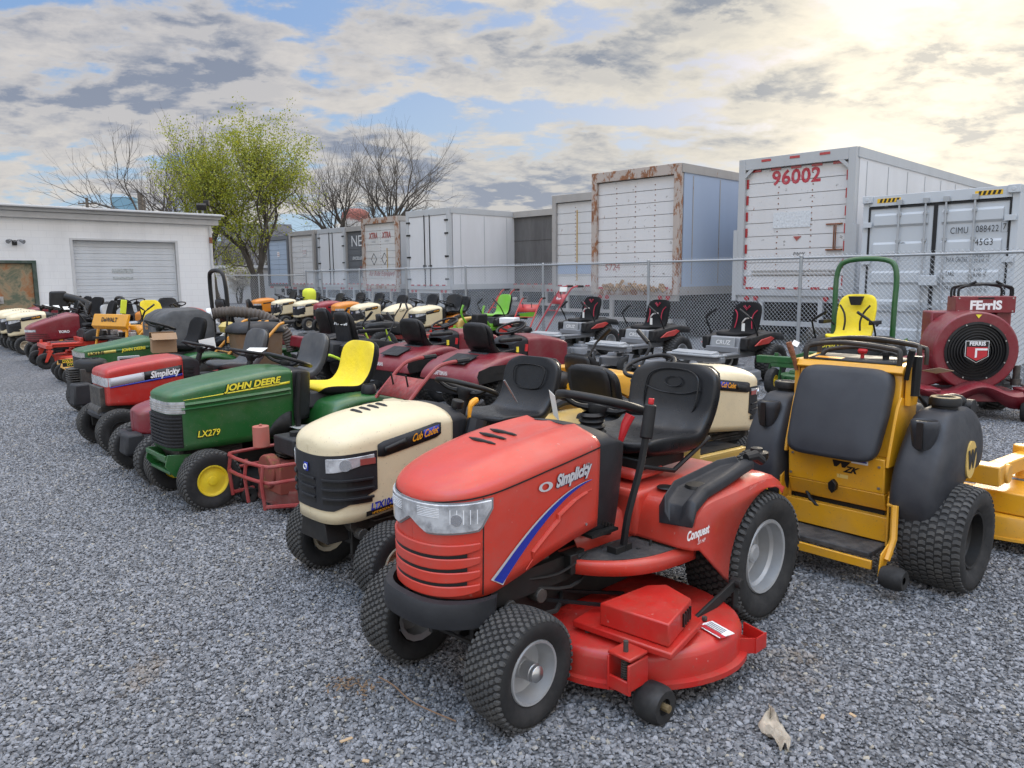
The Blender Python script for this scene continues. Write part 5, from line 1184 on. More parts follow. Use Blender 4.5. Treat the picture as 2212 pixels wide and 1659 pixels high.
def cub_decor(H,b,t,letters='Cub Cadet',model='LTX1042',sub='HYDROSTATIC',detail=True):
    L_=H.L; g=dlx(H,1.245); e=dlx(H,1.20)
    mb=MB()   # black mask: grille + light surround
    lo=lambda s:.455+.09*max(0,abs(2*s-1)-.45)/.55
    hi=lambda s:.735-.018*math.sin(s*PI)**2
    H.strip(mb,e+.03,L_-e-.03,lo,hi,off=.006,n=44,th=.006); gr=mb.build('grille',BLK2,t,smooth=40)
    mb=MB()
    for k in range(3):
        z=.60-.045*k; 
        for a,b2 in ((.07,.36),(.42,.58),(.64,.93)): H.strip(mb,e+(L_-2*e)*a,e+(L_-2*e)*b2,z-.022,z-.002,off=.0075,n=10,th=.004)
    mb.build('grille_slot',KDEC,gr,smooth=0)
    mb=MB()
    for k in range(3):
        z=.60-.045*k
        for a,b2 in ((.06,.36),(.42,.58),(.64,.94)): H.strip(mb,e+(L_-2*e)*a,e+(L_-2*e)*b2,z-.001,z+.012,off=.016,n=10,th=.01)
    mb.build('grille_bar',BLK2,gr,smooth=0,bevel=.003)
    for s_ in (0,1):
        mb=MB(); a0_,a1_=(.055,.33) if not s_ else (.67,.945); f=(lambda s:.640+.055*(1-s)**1.5) if not s_ else (lambda s:.640+.055*s**1.5)
        if not s_: hi2=lambda s:.722-.014*s
        else: hi2=lambda s:.708+.014*s
        H.strip(mb,e+(L_-2*e)*a0_,e+(L_-2*e)*a1_,f,hi2,off=.011,n=12,th=.006); hd=mb.build('headlight',LENS,t,bevel=.002)
        if detail:
            c=H.pt(e+(L_-2*e)*(.22 if not s_ else .78),.680,.012); n_=(c-H.pt(e+(L_-2*e)*(.22 if not s_ else .78),.680,0)).normalized(); mb=MB(); mb.cyl(c-n_*.004,c+n_*.001,.028,n=20); mb.build('reflector_bowl',mat('bowl chrome',(.8,.8,.82),rough=.08,metal=1),hd)
            mb=MB(); H.strip(mb,e+(L_-2*e)*(.05 if not s_ else .86),e+(L_-2*e)*(.14 if not s_ else .95),.675,.705,off=.0125,n=4,th=.004); mb.build('reflector',mat('dull red lens',(.30,.07,.06),rough=.2,coat=.5),hd)
    for sd in (0,1):
        def dd(x): return dlx(H,x) if not sd else L_-dlx(H,x)
        xa,xb=.845,1.225
        def zc(x): return .728+(.785-.728)*(xb-x)/(xb-xa)+.006
        mb=MB(); A=[];B_=[]
        for i in range(13):
            x=xa+(xb-xa)*i/12; w=.040 if 0<i<12 else .03; A.append(H.pt(dd(x),zc(x)-w,.006)); B_.append(H.pt(dd(x),zc(x)+w*.9,.006))
        mb.loft([A,B_],closed=False,cap=False); bnd=mb.build('side_band',BLK2,b,solid=.003)
        mb=MB(); A=[];B_=[]
        for i in range(7):
            x=1.06+.13*i/6; A.append(H.pt(dd(x),zc(x)-.026,.0115)); B_.append(H.pt(dd(x),zc(x)+.018*(1-i/9),.0115))
        mb.loft([A,B_],closed=False,cap=False); mb.build('side_slot',KDEC,bnd,solid=.001)
        if detail:
            mb=MB(); A=[];B_=[]
            for i in range(5):
                x=.862+.10*i/4; A.append(H.pt(dd(x),zc(x)-.022,.0113)); B_.append(H.pt(dd(x),zc(x)+.022,.0113))
            mb.loft([A,B_],closed=False,cap=False); mb.build('blue_patch',BLUE,bnd,solid=.001)
        fl=1 if not sd else -1
        if letters: text(letters,None,.052 if detail else .05,ODEC,bnd,fn=lambda tx,ty: H.pt(dd(.955-tx),zc(.955-tx)+ty,.013),bold=.001,shear=.45,sx=.70) if not sd else (text(letters,None,.052,ODEC,bnd,fn=lambda tx,ty: H.pt(dd(.955+tx),zc(.955+tx)+ty,.013),bold=.001,shear=.45,sx=.70) if detail else None)
        if model and not sd:
            H.text(model,dlx(H,1.20),.468,.045,BLUE,b,rise=.12,bold=.0025,sx=.8,shear=.2,off=.009); 
            mb=MB(); A=[];B_=[]
            for i in range(5):
                x=1.11+.18*i/4; zz=.452-(x-1.2)*.12-.010; A.append(H.pt(dd(x),zz-.014,.006)); B_.append(H.pt(dd(x),zz+.010,.006))
            mb.loft([A,B_],closed=False,cap=False); mb.build('model_plate',KDEC,b)
            H.text(sub,dlx(H,1.20),.437,.018,ODEC,b,rise=.12,off=.009)
    c=H.pt(L_/2,.655,.009); mb=MB(); mb.box(tuple(c+Vector((.003,0,0))),(.006,.036,.042)); mb.build('badge',BLUE,gr,bevel=.004); mb=MB(); mb.tube([c+Vector((.008,.012*math.cos(a/8*PI),.012*math.sin(a/8*PI))) for a in range(16)],.003,n=4,closed=True); mb.build('badge_ring',WDEC,gr)
def cub(label,x,y,h,near=False,hm=CREAM,bm=DYEL2,letters='Cub Cadet',model='LTX1042',group='riding tractors in the long front row',sz=.765,**k):
    t,H,b=tractor('lawn_tractor',label,x,y,h,CUBST,hm,bm,CRIM,tread='turf' if near else 'bar',tn=44 if near else 26,tuck=.04,flat=2.2,group=group,rtread='turf' if near else 'bar',sx=.0,stx=.44,stz=.93,sz=sz,deckm=DK if near else None,wf=.16,**k)
    cub_decor(H,b,t,letters=letters,model=model if near else None,detail=near)
    vents(H,b,(1.03,1.08,1.13,1.18),.06,-.04,w=.010)
    mb=MB(); xx=.90; mb.box((xx,-.04,topz(H,xx,0)-.006),(.07,.16,.012)); mb.build('hood_recess',mat('hood recess',(.46,.39,.26) if hm is CREAM else (.3,.15,.02)),b,bevel=.006)
    mb=MB(); mb.box((1.38,0,.335),(.12,.26,.10),top=(1,.8)); mb.build('front_bracket',DK,t,bevel=.004)
    if near:
        mb=MB(); mb.tube([(.66,.17,.86),(.655,.18,.90)],.032,n=16); mb.build('fuel_cap',BLK,t,bevel=.004)
        mb=MB(); mb.tube([(.60,.20,.78),(.59,.20,.86),(.56,.20,.885),(.54,.20,.89)],[.010,.014,.018,.014],n=8,smooth=2); mb.build('yellow_lever',ODEC,t)
        mb=MB(); mb.tube([(.70,.28,.40),(.66,.275,.62),(.60,.27,.80)],[.035,.045,.05],n=8,smooth=2); mb.build('side_pillar',BLK2,t)
        for s_ in (1,-1):
            mb=MB(); mb.tube([(.42,s_*.40,.60),(.25,s_*.42,.655),(.05,s_*.43,.67),(-.12,s_*.40,.64)],.032,n=8,smooth=3); mb.build('fender_trim',BLK2,t)
    return t,H,b
# near cream tractor
t,H,b=cub('cream lawn tractor with black grille mask, second machine from the camera in the front row',.06,4.6,-136,near=True,sH=.30)
o_=[c for c in t.children if c.name.startswith('seat') and c.type=='MESH' and 'shell' not in c.name and 'support' not in c.name][0]
def sb(y,z): return (-.03-(z-.765)*.25+.014+.035*(abs(y)/.23)**3,y,z)
mb=MB(); mb.tube([sb(y,z) for y,z in ((.12,1.0),(.13,.94),(.10,.885),(0,.87),(-.10,.885),(-.13,.94),(-.12,1.0),(0,1.015))],.004,n=6,closed=True,smooth=3); mb.build('seat_piping',VIN,o_,smooth=60)
mb=MB(); mb.tube([(.28,.14,.965),(.24,.15,.90),(.20,.16,.83)],.006,n=5); mb.build('seat_strap',CHR,t)
cub('cream lawn tractor facing away right behind the big red tractor seat',.60,4.98,37,near=True,group='riding tractors parked back to back behind the front row',letters='Cub Cadet',sz=.69,sH=.29)
# ---- green tractor with yellow seat cover
def deere(label,x,y,h,old=False,**k):
    st=[(.52,.255,.40,.855,.90),(.66,.262,.40,.845,.905),(.85,.262,.40,.825,.885),(1.05,.258,.40,.80,.86),(1.22,.248,.40,.78,.835),(1.32,.232,.40,.765,.81),(1.375,.19,.40,.755,.79),(1.395,.12,.40,.75,.775),(1.40,.001,.40,.745,.765)] if not old else \
       [(.50,.250,.42,.80,.86),(.60,.252,.42,.80,.89),(.72,.250,.42,.79,.875),(.95,.246,.42,.77,.83),(1.15,.242,.42,.755,.80),(1.28,.236,.42,.745,.78),(1.32,.21,.42,.74,.765),(1.335,.14,.42,.735,.755),(1.34,.001,.42,.735,.75)]
    t,H,b=tractor('lawn_tractor',label,x,y,h,st,GREEN,GREEN,BYEL,tread='turf' if not old else 'bar',tn=40,tuck=.03,flat=3.0,rf=.2,rr=.28,yo=.48,rtread='bar',frim='flat',rstyle='flat',fprof=[(.36,.40),(.35,.50),(.30,.60),(.2,.645),(.02,.66),(-.16,.645),(-.32,.60),(-.40,.50)],**k)
    L_=H.L; e=dlx(H,1.30); zl=.66 if not old else .68
    g_=.655 if not old else .685
    mb=MB(); H.strip(mb,e,L_-e,g_,.735 if not old else .735,off=.006,n=24,th=.006); lt=mb.build('headlight',LENS,t,smooth=40)
    mb=MB()
    for k_ in range(4): H.strip(mb,e+.005,L_-e-.005,g_+.008+k_*.016,g_+.012+k_*.016,off=.0085,n=20,th=.004)
    mb.build('lens_rib',mat('lens rib dark',(.30,.28,.24),rough=.3),lt,smooth=0)
    mb=MB(); H.strip(mb,e+.02,L_-e-.02,.42,g_-.006,off=.005,n=24,th=.005); gr=mb.build('grille',BLK,t,smooth=0)
    if not old:
        for k_ in range(9): mb=MB(); z=.432+k_*.0235; H.strip(mb,e+.025,L_-e-.025,z,z+.010,off=.016,n=20,th=.012); mb.build('grille_bar',BLK2,gr,smooth=0)
    else:
        mb=MB(); H.strip(mb,e-.02,L_-e+.02,.40,.47,off=.016,n=20,th=.016); mb.build('front_skirt',GREEN,b)
    if not old:
        mb=MB(); A=[];B_=[]
        for i in range(15):
            x_=.545+.76*i/14; z=.80-.045*(x_-.545)/.76-.004; w=.013*(1-i/15)+.001 if i>1 else .013; A.append(H.pt(dlx(H,x_),z-w*.3-.006,.004)); B_.append(H.pt(dlx(H,x_),z+w-.006,.004))
        mb.loft([A,B_],closed=False,cap=False); mb.build('yellow_stripe',YDEC,b,solid=.001)
        for o_,m_,bo in ((0.0,KDEC,.006),(.001,YDEC,.0025)): H.text('JOHN DEERE',dlx(H,.83)-.0-o_*2,.808+o_*2,.062,m_,b,rise=.055,bold=bo,shear=.25,sx=1.12,off=.006+o_*2)
        for o_,m_,bo in ((0.0,KDEC,.004),(.001,YDEC,.001)): H.text('LX279',dlx(H,1.16)-o_*2,.500+o_*2,.062,m_,b,rise=.0,bold=bo,shear=.2,sx=.9,off=.006+o_*2)
        mb=MB()
        for z0_,x1_ in ((.745,1.30),(.715,1.32)):
            A=[];B_=[];C2=[]
            for i in range(15):
                x_=.545+(x1_-.545)*i/14; z=z0_-.03*(x_-.545)/.76; A.append(H.pt(dlx(H,x_),z-.010,.003)); B_.append(H.pt(dlx(H,x_),z-.002,.020)); C2.append(H.pt(dlx(H,x_),z+.012,.003))
            mb.loft([A,B_,C2],closed=False,cap=False)
        mb.build('side_louver',GREEN,b)
        mb=MB(); A=[];B_=[];
        for i in range(14):
            a=i/13; x_=.54+.22*a; z=.41+.17*(1-a**2.2); A.append(H.pt(dlx(H,x_),.405,.004)); B_.append(H.pt(dlx(H,x_),z,.004))
        mb.loft([A,B_],closed=False,cap=False); mb.build('engine_opening',DK,b,solid=.001)
        # black column handles at hood rear and tag
        mb=MB(); mb.tube([(.50,.27,.46),(.505,.28,.62),(.47,.275,.86)],[.02,.026,.02],n=8); mb.build('lift_handle',BLK,t)
        mb=MB(); mb.box((.45,.30,.455),(.22,.16,.004),rot=(0,-4,0)); mb.build('instruction_label',mat('faded label',(.42,.42,.40),rough=.5,var=.4,dscale=60),t)
        mb=MB(); mb.rev([(.001,.0),(.058,.0),(.062,.01),(.055,.05),(.045,.07),(.038,.07),(.036,.05),(.001,.045)],c=(-.05,.38,.66),axis='z',n=20); mb.build('cup_holder',BLK2,t)
        mb=MB(); mb.prism([(1.22,.36),(1.42,.38),(1.44,.30),(1.38,.22),(1.26,.24)],'y',.185,.195); mb.prism([(1.22,.36),(1.42,.38),(1.44,.30),(1.38,.22),(1.26,.24)],'y',-.195,-.185); mb.box((1.34,0,.25),(.14,.37,.02)); mb.box((1.43,0,.36),(.015,.38,.03)); mb.cyl((1.38,-.18,.31),(1.38,.18,.31),.02,n=10); mb.build('front_bracket',GREEN,t,bevel=.003)
    else:
        mb=MB(); A=[];B_=[]
        for i in range(12):
            x_=.55+.72*i/11; z=.735+.045*(1-(x_-.55)/.72)-.012; A.append(H.pt(dlx(H,x_),z-.016,.004)); B_.append(H.pt(dlx(H,x_),z+.016,.004))
        mb.loft([A,B_],closed=False,cap=False); mb.build('yellow_band',mat('faded yellow band',(.55,.45,.10),rough=.5,var=.3,dscale=8),b,solid=.001)
        H.text('LX176',dlx(H,1.18),.726,.052,KDEC,b,rise=.055,bold=.001,sx=1.1,off=.007); 
        mb=MB(); A=[];B_=[]
        for i in range(8):
            x_=.60+.38*i/7; z=.735+.045*(1-(x_-.55)/.72)-.012; A.append(H.pt(dlx(H,x_),z-.0165,.0055)); B_.append(H.pt(dlx(H,x_),z+.0165,.0055))
        mb.loft([A,B_],closed=False,cap=False); mb.build('green_band',GREEN,b,solid=.001)
        H.text('JOHN DEERE',dlx(H,.79),.752,.044,YDEC,b,rise=.06,bold=.002,off=.009)
        vents(H,b,[.53+.022*k_ for k_ in range(5)],.24,.02,w=.005)
    return t,H,b
t,H,b=deere('green tractor with yellow front wheels and a bright yellow and black seat cover',-1.41,6.12,-137,seatm=SEATY,cover=CLO,sH=.32,sz=.72,sx=-.12,shw=.25,stx=.42,stz=.93,stt=20,deckm=DK)
deere('older green tractor with a faded yellow side band and slotted hood',-3.98,9.58,-138,old=True,seatm=CLO,stx=.40,stz=1.0,sz=.76)
# ---- older red tractor with silver/blue side band
st=[(.60,.255,.40,.765,.83),(.75,.258,.40,.75,.825),(.93,.256,.41,.73,.805),(1.10,.254,.42,.71,.785),(1.22,.250,.43,.695,.76),(1.255,.240,.43,.69,.74),(1.268,.20,.43,.685,.715),(1.27,.001,.43,.685,.71)]
t,H,b=tractor('lawn_tractor','older red tractor with silver and black side band and angular hood',-2.84,7.78,-138,st,RED2,RED2,DK,tread='turf',tn=40,tuck=.0,flat=5,rf=.2,rr=.27,rtread='bar',frim='flat',seatm=VING,sz=.72,sx=-.15,stx=.32,stz=.90,stt=15,fprof=[(.36,.40),(.35,.5),(.3,.56),(.2,.58),(.02,.59),(-.16,.58),(-.3,.54),(-.38,.46)],deckm=RED2,bumper=BLK2)
for nm,x0_,x1_,za,zb_,m_ in (('black_band',.61,.95,.0,.085,KDEC),('silver_band',.95,1.24,.0,.085,DGRY),('blue_band',.61,1.24,-.016,.006,BLUE)):
    mb=MB(); A=[];B_=[]
    for i in range(10):
        x_=x0_+(x1_-x0_)*i/9; z=.605+.06*(1.24-x_)/.64; A.append(H.pt(dlx(H,x_),z+za,.004 if m_ is not BLUE else .006)); B_.append(H.pt(dlx(H,x_),z+zb_-.02*(x_-.61),.004 if m_ is not BLUE else .006))
    mb.loft([A,B_],closed=False,cap=False); mb.build(nm,m_,b,solid=.001)
H.text('Simplicity',dlx(H,.77),.686,.082,WDEC,b,rise=.085,bold=.003,shear=.25,sx=.82,off=.008)
mb=MB(); H.strip(mb,dlx(H,1.235),H.L-dlx(H,1.235),.60,.68,off=.006,n=14); mb.build('headlight',LENS,t,smooth=0)
mb=MB()
for k in range(7):
    mb.box((.54,0,.50+k*.035),(.10,.49,.018))
mb.build('side_louver',BLK,t)
paper(t,(.30,.10,.92),.19,.10,(0,90-80,-60))
# ---- burgundy tractor mostly hidden behind the green one
st=[(.60,.22,.36,.60,.68),(.9,.22,.36,.57,.64),(1.1,.21,.36,.54,.60),(1.22,.18,.36,.52,.57),(1.28,.11,.36,.5,.54),(1.29,.001,.36,.5,.53)]
ox,oy=hub_origin(352,992,.19,.36,1.2,-138)
t,H,b=tractor('lawn_tractor','burgundy tractor almost hidden between the older red and the near green tractor',ox,oy,-138,st,BURG,BURG,DK,tread='bar',frim='flat',bumper=BLK2,seatm=VING,sz=.74,sx=-.2,stx=.30,stz=.92,stt=12,eng=False)
paper(t,(.22,-.10,.93),.17,.12,(78,0,-50)); mb=MB(); mb.box((1.34,.12,.30),(.16,.20,.16),top=(.8,.8)); mb.build('bumper_block',BLK2,t,bevel=.02)
# ---- burgundy tractor with black vent slots, far left
st=[(.50,.25,.42,.84,.90),(.65,.255,.42,.83,.925),(.72,.255,.42,.82,.915),(.95,.25,.40,.76,.85),(1.15,.24,.39,.70,.78),(1.28,.21,.39,.655,.73),(1.36,.15,.40,.62,.68),(1.39,.07,.41,.6,.65),(1.395,.001,.42,.6,.64)]
ox,oy=hub_origin(92,762,.19,.36,1.2,-139)
t,H,b=tractor('lawn_tractor','burgundy tractor with a sloping slotted hood beside the cream ones at far left',ox,oy,-140,st,BURG,BURG,DK,tread='bar',frim='flat',rtread='bar',seatm=VIN)
vents(H,b,[.86+.035*k for k in range(5)],.13,-.02,w=.011)
H.text('TORO',dlx(H,.78),.56,.065,WDEC,b,bold=.003,off=.007)
mb=MB()
for k in range(4): mb2=MB(); H.strip(mb2,dlx(H,1.0)+.02*k,H.L/2,.42+.035*k,.43+.035*k,off=.004,n=10); mb2.build('side_louver',KDEC,b)
mb=MB(); H.strip(mb,dlx(H,1.25),H.L-dlx(H,1.25),.575,.62,off=.006,n=14); mb.build('headlight',LENS,t,smooth=0)
# ---- three cream tractors far left
ox,oy=hub_origin(56,747,.19,.36,1.2,-140)
tc3,H,b=cub('cream tractor next to the burgundy one, rightmost of the three cream ones at far left',ox,oy,-141)
paper(tc3,(.35,.16,.95),.12,.17,(70,0,0))
d_=Vector((-.66,.75))
place(tc3,ox-.72,oy+.85,-141,'cream tractor between two others at far left, most of it hidden')
place(tc3,ox-1.38,oy+1.6,-141,'leftmost cream tractor of the front row, partly cut off by the photo edge')
# ---------------------------------------------------------------- zero turn mowers
def levers(t,x,y,z,mt=BLK,grip=BLK,s=1,rot=0,h_=.45):
    for s_ in (1,-1):
        mb=MB(); mb.tube([(x,s_*y,z),(x+.06,s_*y,z+.12),(x+.16,s_*y,z+h_*.62),(x+.20,s_*(y-.03),z+h_*.75),(x+.20,s_*(y-.20),z+h_)],.0125,n=8,smooth=3); l_=mb.build('control_lever',mt,t)
        mb=MB(); mb.tube([(x+.198,s_*(y-.05),z+h_*.78),(x+.20,s_*(y-.20),z+h_)],.019,n=8); mb.build('grip',grip,l_)
def rops(t,x,w,z0,z1,mt,r=.03,top=.75,lean=-.05,square=False):
    mb=MB(); k=w*top
    pts=[(x,w,z0),(x+lean*.3,w,z0+(z1-z0)*.45),(x+lean*.7,w*.98,z1-.16),(x+lean,k,z1),(x+lean,-k,z1),(x+lean*.7,-w*.98,z1-.16),(x+lean*.3,-w,z0+(z1-z0)*.45),(x,-w,z0)]
    mb.tube(pts,r,n=10,smooth=4,flat=(1,0,0)); return mb.build('roll_bar',mt,t)
def zt(name,label,x,y,h,fm,pm,dm,rim=SILV,seatm=VIN,group=None,rr=.27,wr=.24,yr=.42,fx=1.22,fy=.40,crf=.14,sz=.70,sH=.42,sx=.10,dy=.56,accent=None,eng=True,ropsm=None,lv=True,cover=None,back=None,engs=BLK,rtread='bar',pod=BLK,shw=.24,castm=None,fbar=True):
    t=thing(name,label,'zero turn mower',(x,y,0),R(h),group)
    for s_ in (1,-1):
        wheel(t,(0,s_*yr,rr),rr,wr,rr*.52,rim,s_,rtread,None,style='dish')
        caster(t,(fx,s_*fy,0),crf,.11,crf*.45,rim,castm or fm,ang=180)
    mb=MB()
    for s_ in (1,-1): mb.box((.45,s_*.24,.40),(1.25,.05,.08)); mb.box((1.12,s_*.24,.385),(.14,.05,.07))
    mb.box((fx-.07,0,.385),(.10,fy*2+.10,.07)); mb.box((-.12,0,.38),(.10,.5,.08)); mb.build('frame',fm,t,bevel=.006)
    mb=MB(); mb.box((.86,0,.415),(.56,.58,.03)); mb.box((.60,0,.46),(.06,.56,.10)); fp=mb.build('floor_pan',fm if pod is BLK else pod,t,bevel=.008)
    mb=MB(); mb.box((.86,0,.434),(.44,.48,.008)); mb.build('rubber_mat',BLK,fp)
    mb=MB(); mb.prism([(-.22,.44),(.54,.44),(.58,.50),(.54,.655),(-.12,.66),(-.25,.58)],'y',-.26,.26); mb.build('body',pm,t,bevel=.02)
    for s_ in (1,-1):
        mb=MB(); rr_=[]
        for xx,za,zb,w in ((.56,.46,.60,.10),(.45,.45,.66,.14),(.2,.50,.70,.17),(-.02,.60,.715,.19),(-.25,.585,.69,.18),(-.33,.57,.64,.14)):
            rr_.append([(xx,s_*.27,za),(xx,s_*(.27+w),za),(xx,s_*(.27+w+.012),(za+zb)/2),(xx,s_*(.27+w-.01),zb-.012),(xx,s_*(.27+w-.04),zb),(xx,s_*.30,zb),(xx,s_*.27,zb-.015)])
        mb.loft(rr_); p_=mb.build('side_pod',pod,t,smooth=45,bevel=.006)
        if accent:
            mb=MB(); mb.prism([(.50,.535),(.34,.62),(.10,.655),(.02,.625),(.16,.55)],'y',s_*.455,s_*.477); mb.build('accent_panel',accent,p_,bevel=.006)
    seat(t,sx,sz+.05,seatm,hw=shw,L_=.40,H_=sH,tilt=12,cover=cover,shell=BLK,bol=.04); mb=MB(); mb.box((sx+.16,0,sz-.02),(.34,.36,.06)); mb.build('seat_base',DK,t)
    if lv: levers(t,.30,.40,.60)
    if eng: engine(t,(-.28,0,.60),1.1,shroud=engs)
    deck(t,.66,0,.32,dy,.07,.20,dm,e=.6,wheels=True)
    if ropsm: rops(t,-.20,.33,.5,1.62,ropsm)
    return t
# three grey mowers by the fence
RSTR=mat('red piping',(.40,.01,.04),rough=.5)
def cruz(x,y,h,label):
    t=zt('zero_turn_mower',label,x,y,h,GREYM,GREYM,GREYM,rim=SILV,seatm=CLO,group='grey zero turn mowers in front of the fence',accent=RED2,sH=.44,sz=.65,fx=1.28,dy=.60)
    mb=MB(); mb.prism([(1.10,.42),(1.10,.44),(1.18,.50),(1.34,.48),(1.34,.42)],'y',-.34,.34); mb.box((1.22,0,.44),(.26,.86,.03)); cv=mb.build('front_cover',LGREY,t,bevel=.015)
    text('TOROS'[:4]+'',((1.345,0,.452),(0,1,0),(0,0,1)),.032,WDEC,cv)
    mb=MB(); mb.box((.595,0,.565),(.02,.40,.17)); fp=mb.build('front_panel',LGREY,t,bevel=.006); text('CRUZ',((.607,0,.57),(0,1,0),(0,0,1)),.085,WDEC,fp,bold=.002,shear=.2,sx=1.1)
    for s_ in (1,-1):
        mb=MB(); mb.box((.50,s_*.33,.56),(.16,.12,.18)); mb.build('side_box',BLK,t,bevel=.02)
    o=[c for c in t.children if c.name.startswith('seat') and c.type=='MESH' and 'base' not in c.name and 'shell' not in c.name][0]
    for s_ in (1,-1):
        mb=MB(); mb.tube([(.108,s_*.15,.75),(.088,s_*.13,.86),(.06,s_*.14,.96),(.04,s_*.19,1.02)],.008,n=6,smooth=3); mb.build('seat_stripe',RSTR,o)
    mb=MB(); mb.tube([(.020,-.04,1.09),(.024,0,1.04),(.020,.04,1.09)],.006,n=5); mb.tube([(.026,-.06,1.08),(.028,0,1.02),(.026,.06,1.08)],.005,n=5); mb.build('seat_emblem',RSTR,o)
    mb=MB(); mb.tube([(.52,.26,.86),(.50,.30,.92),(.42,.34,.93)],.012,n=6,smooth=2); mb.build('bent_lever',CHR,t); paper(t,(.52,.28,.80),.06,.11,(0,0,80))
    return t
c2=cruz(2.52,13.1,-141,'middle grey and black mower of the three with red striped seats by the fence')
place(c2,1.62,15.35,-141,'leftmost grey mower with a red striped seat, beside the red handled trencher')
place(c2,3.55,11.5,-141,'grey mower with a red striped seat nearest the green roll bar mower')
# big green one with a yellow seat
t=zt('zero_turn_mower','green zero turn mower with a yellow seat and tall green roll bar',4.72,10.5,-134,GREEN,BLK2,GREEN,rim=BYEL,seatm=SEATY,group=None,rr=.32,fx=1.35,fy=.52,dy=.72,crf=.17,sH=.54,sz=.68,pod=BLK2,shw=.26,sx=.05,yr=.5)
rops(t,-.28,.40,.55,1.73,GREEN,r=.036,top=.60)
text('JOHN DEERE',((.60,0,.60),(0,1,0),(0,0,1)),.085,YDEC,t,bold=.002)
mb=MB(); mb.prism([(-.30,.42),(-.30,.50),(-.10,.58),(.15,.58),(.28,.50),(.28,.42)],'x',1.28,1.36); mb.box((1.28,.52,.44),(.10,.5,.10)); mb.box((1.28,-.52,.44),(.10,.5,.10)); cv=mb.build('front_beam',GREEN,t,bevel=.01)
mb=MB(); mb.cyl((1.36,-.05,.50),(1.366,-.05,.50),.04,n=18); mb.build('round_badge',YDEC,cv); mb=MB(); mb.cyl((1.364,-.05,.50),(1.369,-.05,.50),.032,n=18); mb.build('badge_disc',GREEN,cv); text('Z TRAK',((1.364,.16,.50),(0,1,0),(0,0,1)),.05,YDEC,cv,shear=.2)
mb=MB(); mb.cyl((.50,.0,.68),(.53,.0,.68),.045,n=16); mb.build('seat_knob',BLK,t,bevel=.004)
for s_ in (1,-1):
    mb=MB(); mb.tube([(.115,s_*.11,.78),(.10,s_*.10,.90),(.07,s_*.13,1.02),(.04,s_*.20,1.12)],.013,n=6,smooth=3); mb.build('seat_stripe',BLK,t)
    mb=MB(); mb.box((.20,s_*.33,.90),(.30,.07,.05)); mb.tube([(.03,s_*.33,.90),(.0,s_*.28,.84)],.015,n=6); mb.build('armrest',BLK,t,bevel=.015)
mb=MB(); mb.prism([(-.10,1.24),(.10,1.24),(.06,1.12),(-.06,1.12)],'x',-.02,.035); mb.build('headrest_patch',BLK,t,bevel=.004)
paper(t,(1.2,-.30,.66),.14,.08,(60,20,10))
for s_ in (1,-1):
    mb=MB(); mb.prism([(-.05,.50),(-.05,.60),(-.55,.66),(-.62,.58)],'y',s_*.50,s_*.52); pp=mb.build('pod_trim',GREEN,t,bevel=.005); mb=MB(); mb.prism([(-.12,.545),(-.12,.585),(-.50,.635),(-.52,.60)],'y',s_*.521,s_*.526); mb.build('pod_stripe',YDEC,pp)
# burgundy zero turn, side on
t=zt('zero_turn_mower','burgundy and black zero turn mower with a tall dark seat beside the hose',-2.9,11.9,40,BURG,BURG,BURG,rim=SILV,seatm=CLO,sH=.46,sz=.58,pod=BLK2,dy=.6)
mb=MB(); mb.box((-.46,0,.60),(.16,.9,.16),top=(.7,1)); mb.build('rear_cover',BURG,t,bevel=.02)
# black mower with yellow-green bumper, lettered seat back
BRT=mat('bright yellow green tube',(.55,.75,.05),rough=.4)
t=zt('zero_turn_mower','black mower with white lettering on its seat back and a lime rear bar',-2.28,10.75,42,BLK2,BLK2,BLK2,rim=GREYM,seatm=BLK,sH=.42,sz=.62,rr=.30,eng=False,dy=.5,sx=.02,rtread='lug')
text('RYOBI',((-.135,0,.94),(0,-1,0),(.12,0,1)),.13,WDEC,t,bold=.003,shear=.1); text('80V HP',((-.12,-.03,.86),(0,-1,0),(.12,0,1)),.035,YDEC,t)
mb=MB(); mb.prism([(-.105,.64),(-.145,1.02),(-.13,1.04),(-.06,1.02),(-.05,.64)],'y',-.19,.19); mb.build('seat_back_panel',BLK2,t,bevel=.015)
mb=MB(); mb.box((-.28,0,.55),(.34,.5,.26),top=(.8,.9)); mb.build('battery_box',BLK2,t,bevel=.03)
mb=MB(); mb.tube([(-.30,.40,.42),(-.50,.40,.52),(-.58,.32,.54),(-.58,-.32,.54),(-.50,-.40,.52),(-.30,-.40,.42)],.018,n=8,smooth=3); mb.build('rear_bar',BRT,t)
for s_ in (1,-1):
    mb=MB(); mb.box((.18,s_*.30,.82),(.42,.07,.05)); mb.build('armrest',BLK,t,bevel=.015); mb=MB(); mb.tube([(.40,s_*.30,.82),(.52,s_*.30,.56)],.014,n=6); mb.build('arm_strut',BRT,t)
paper(t,(.50,-.30,.84),.08,.13,(80,0,30))
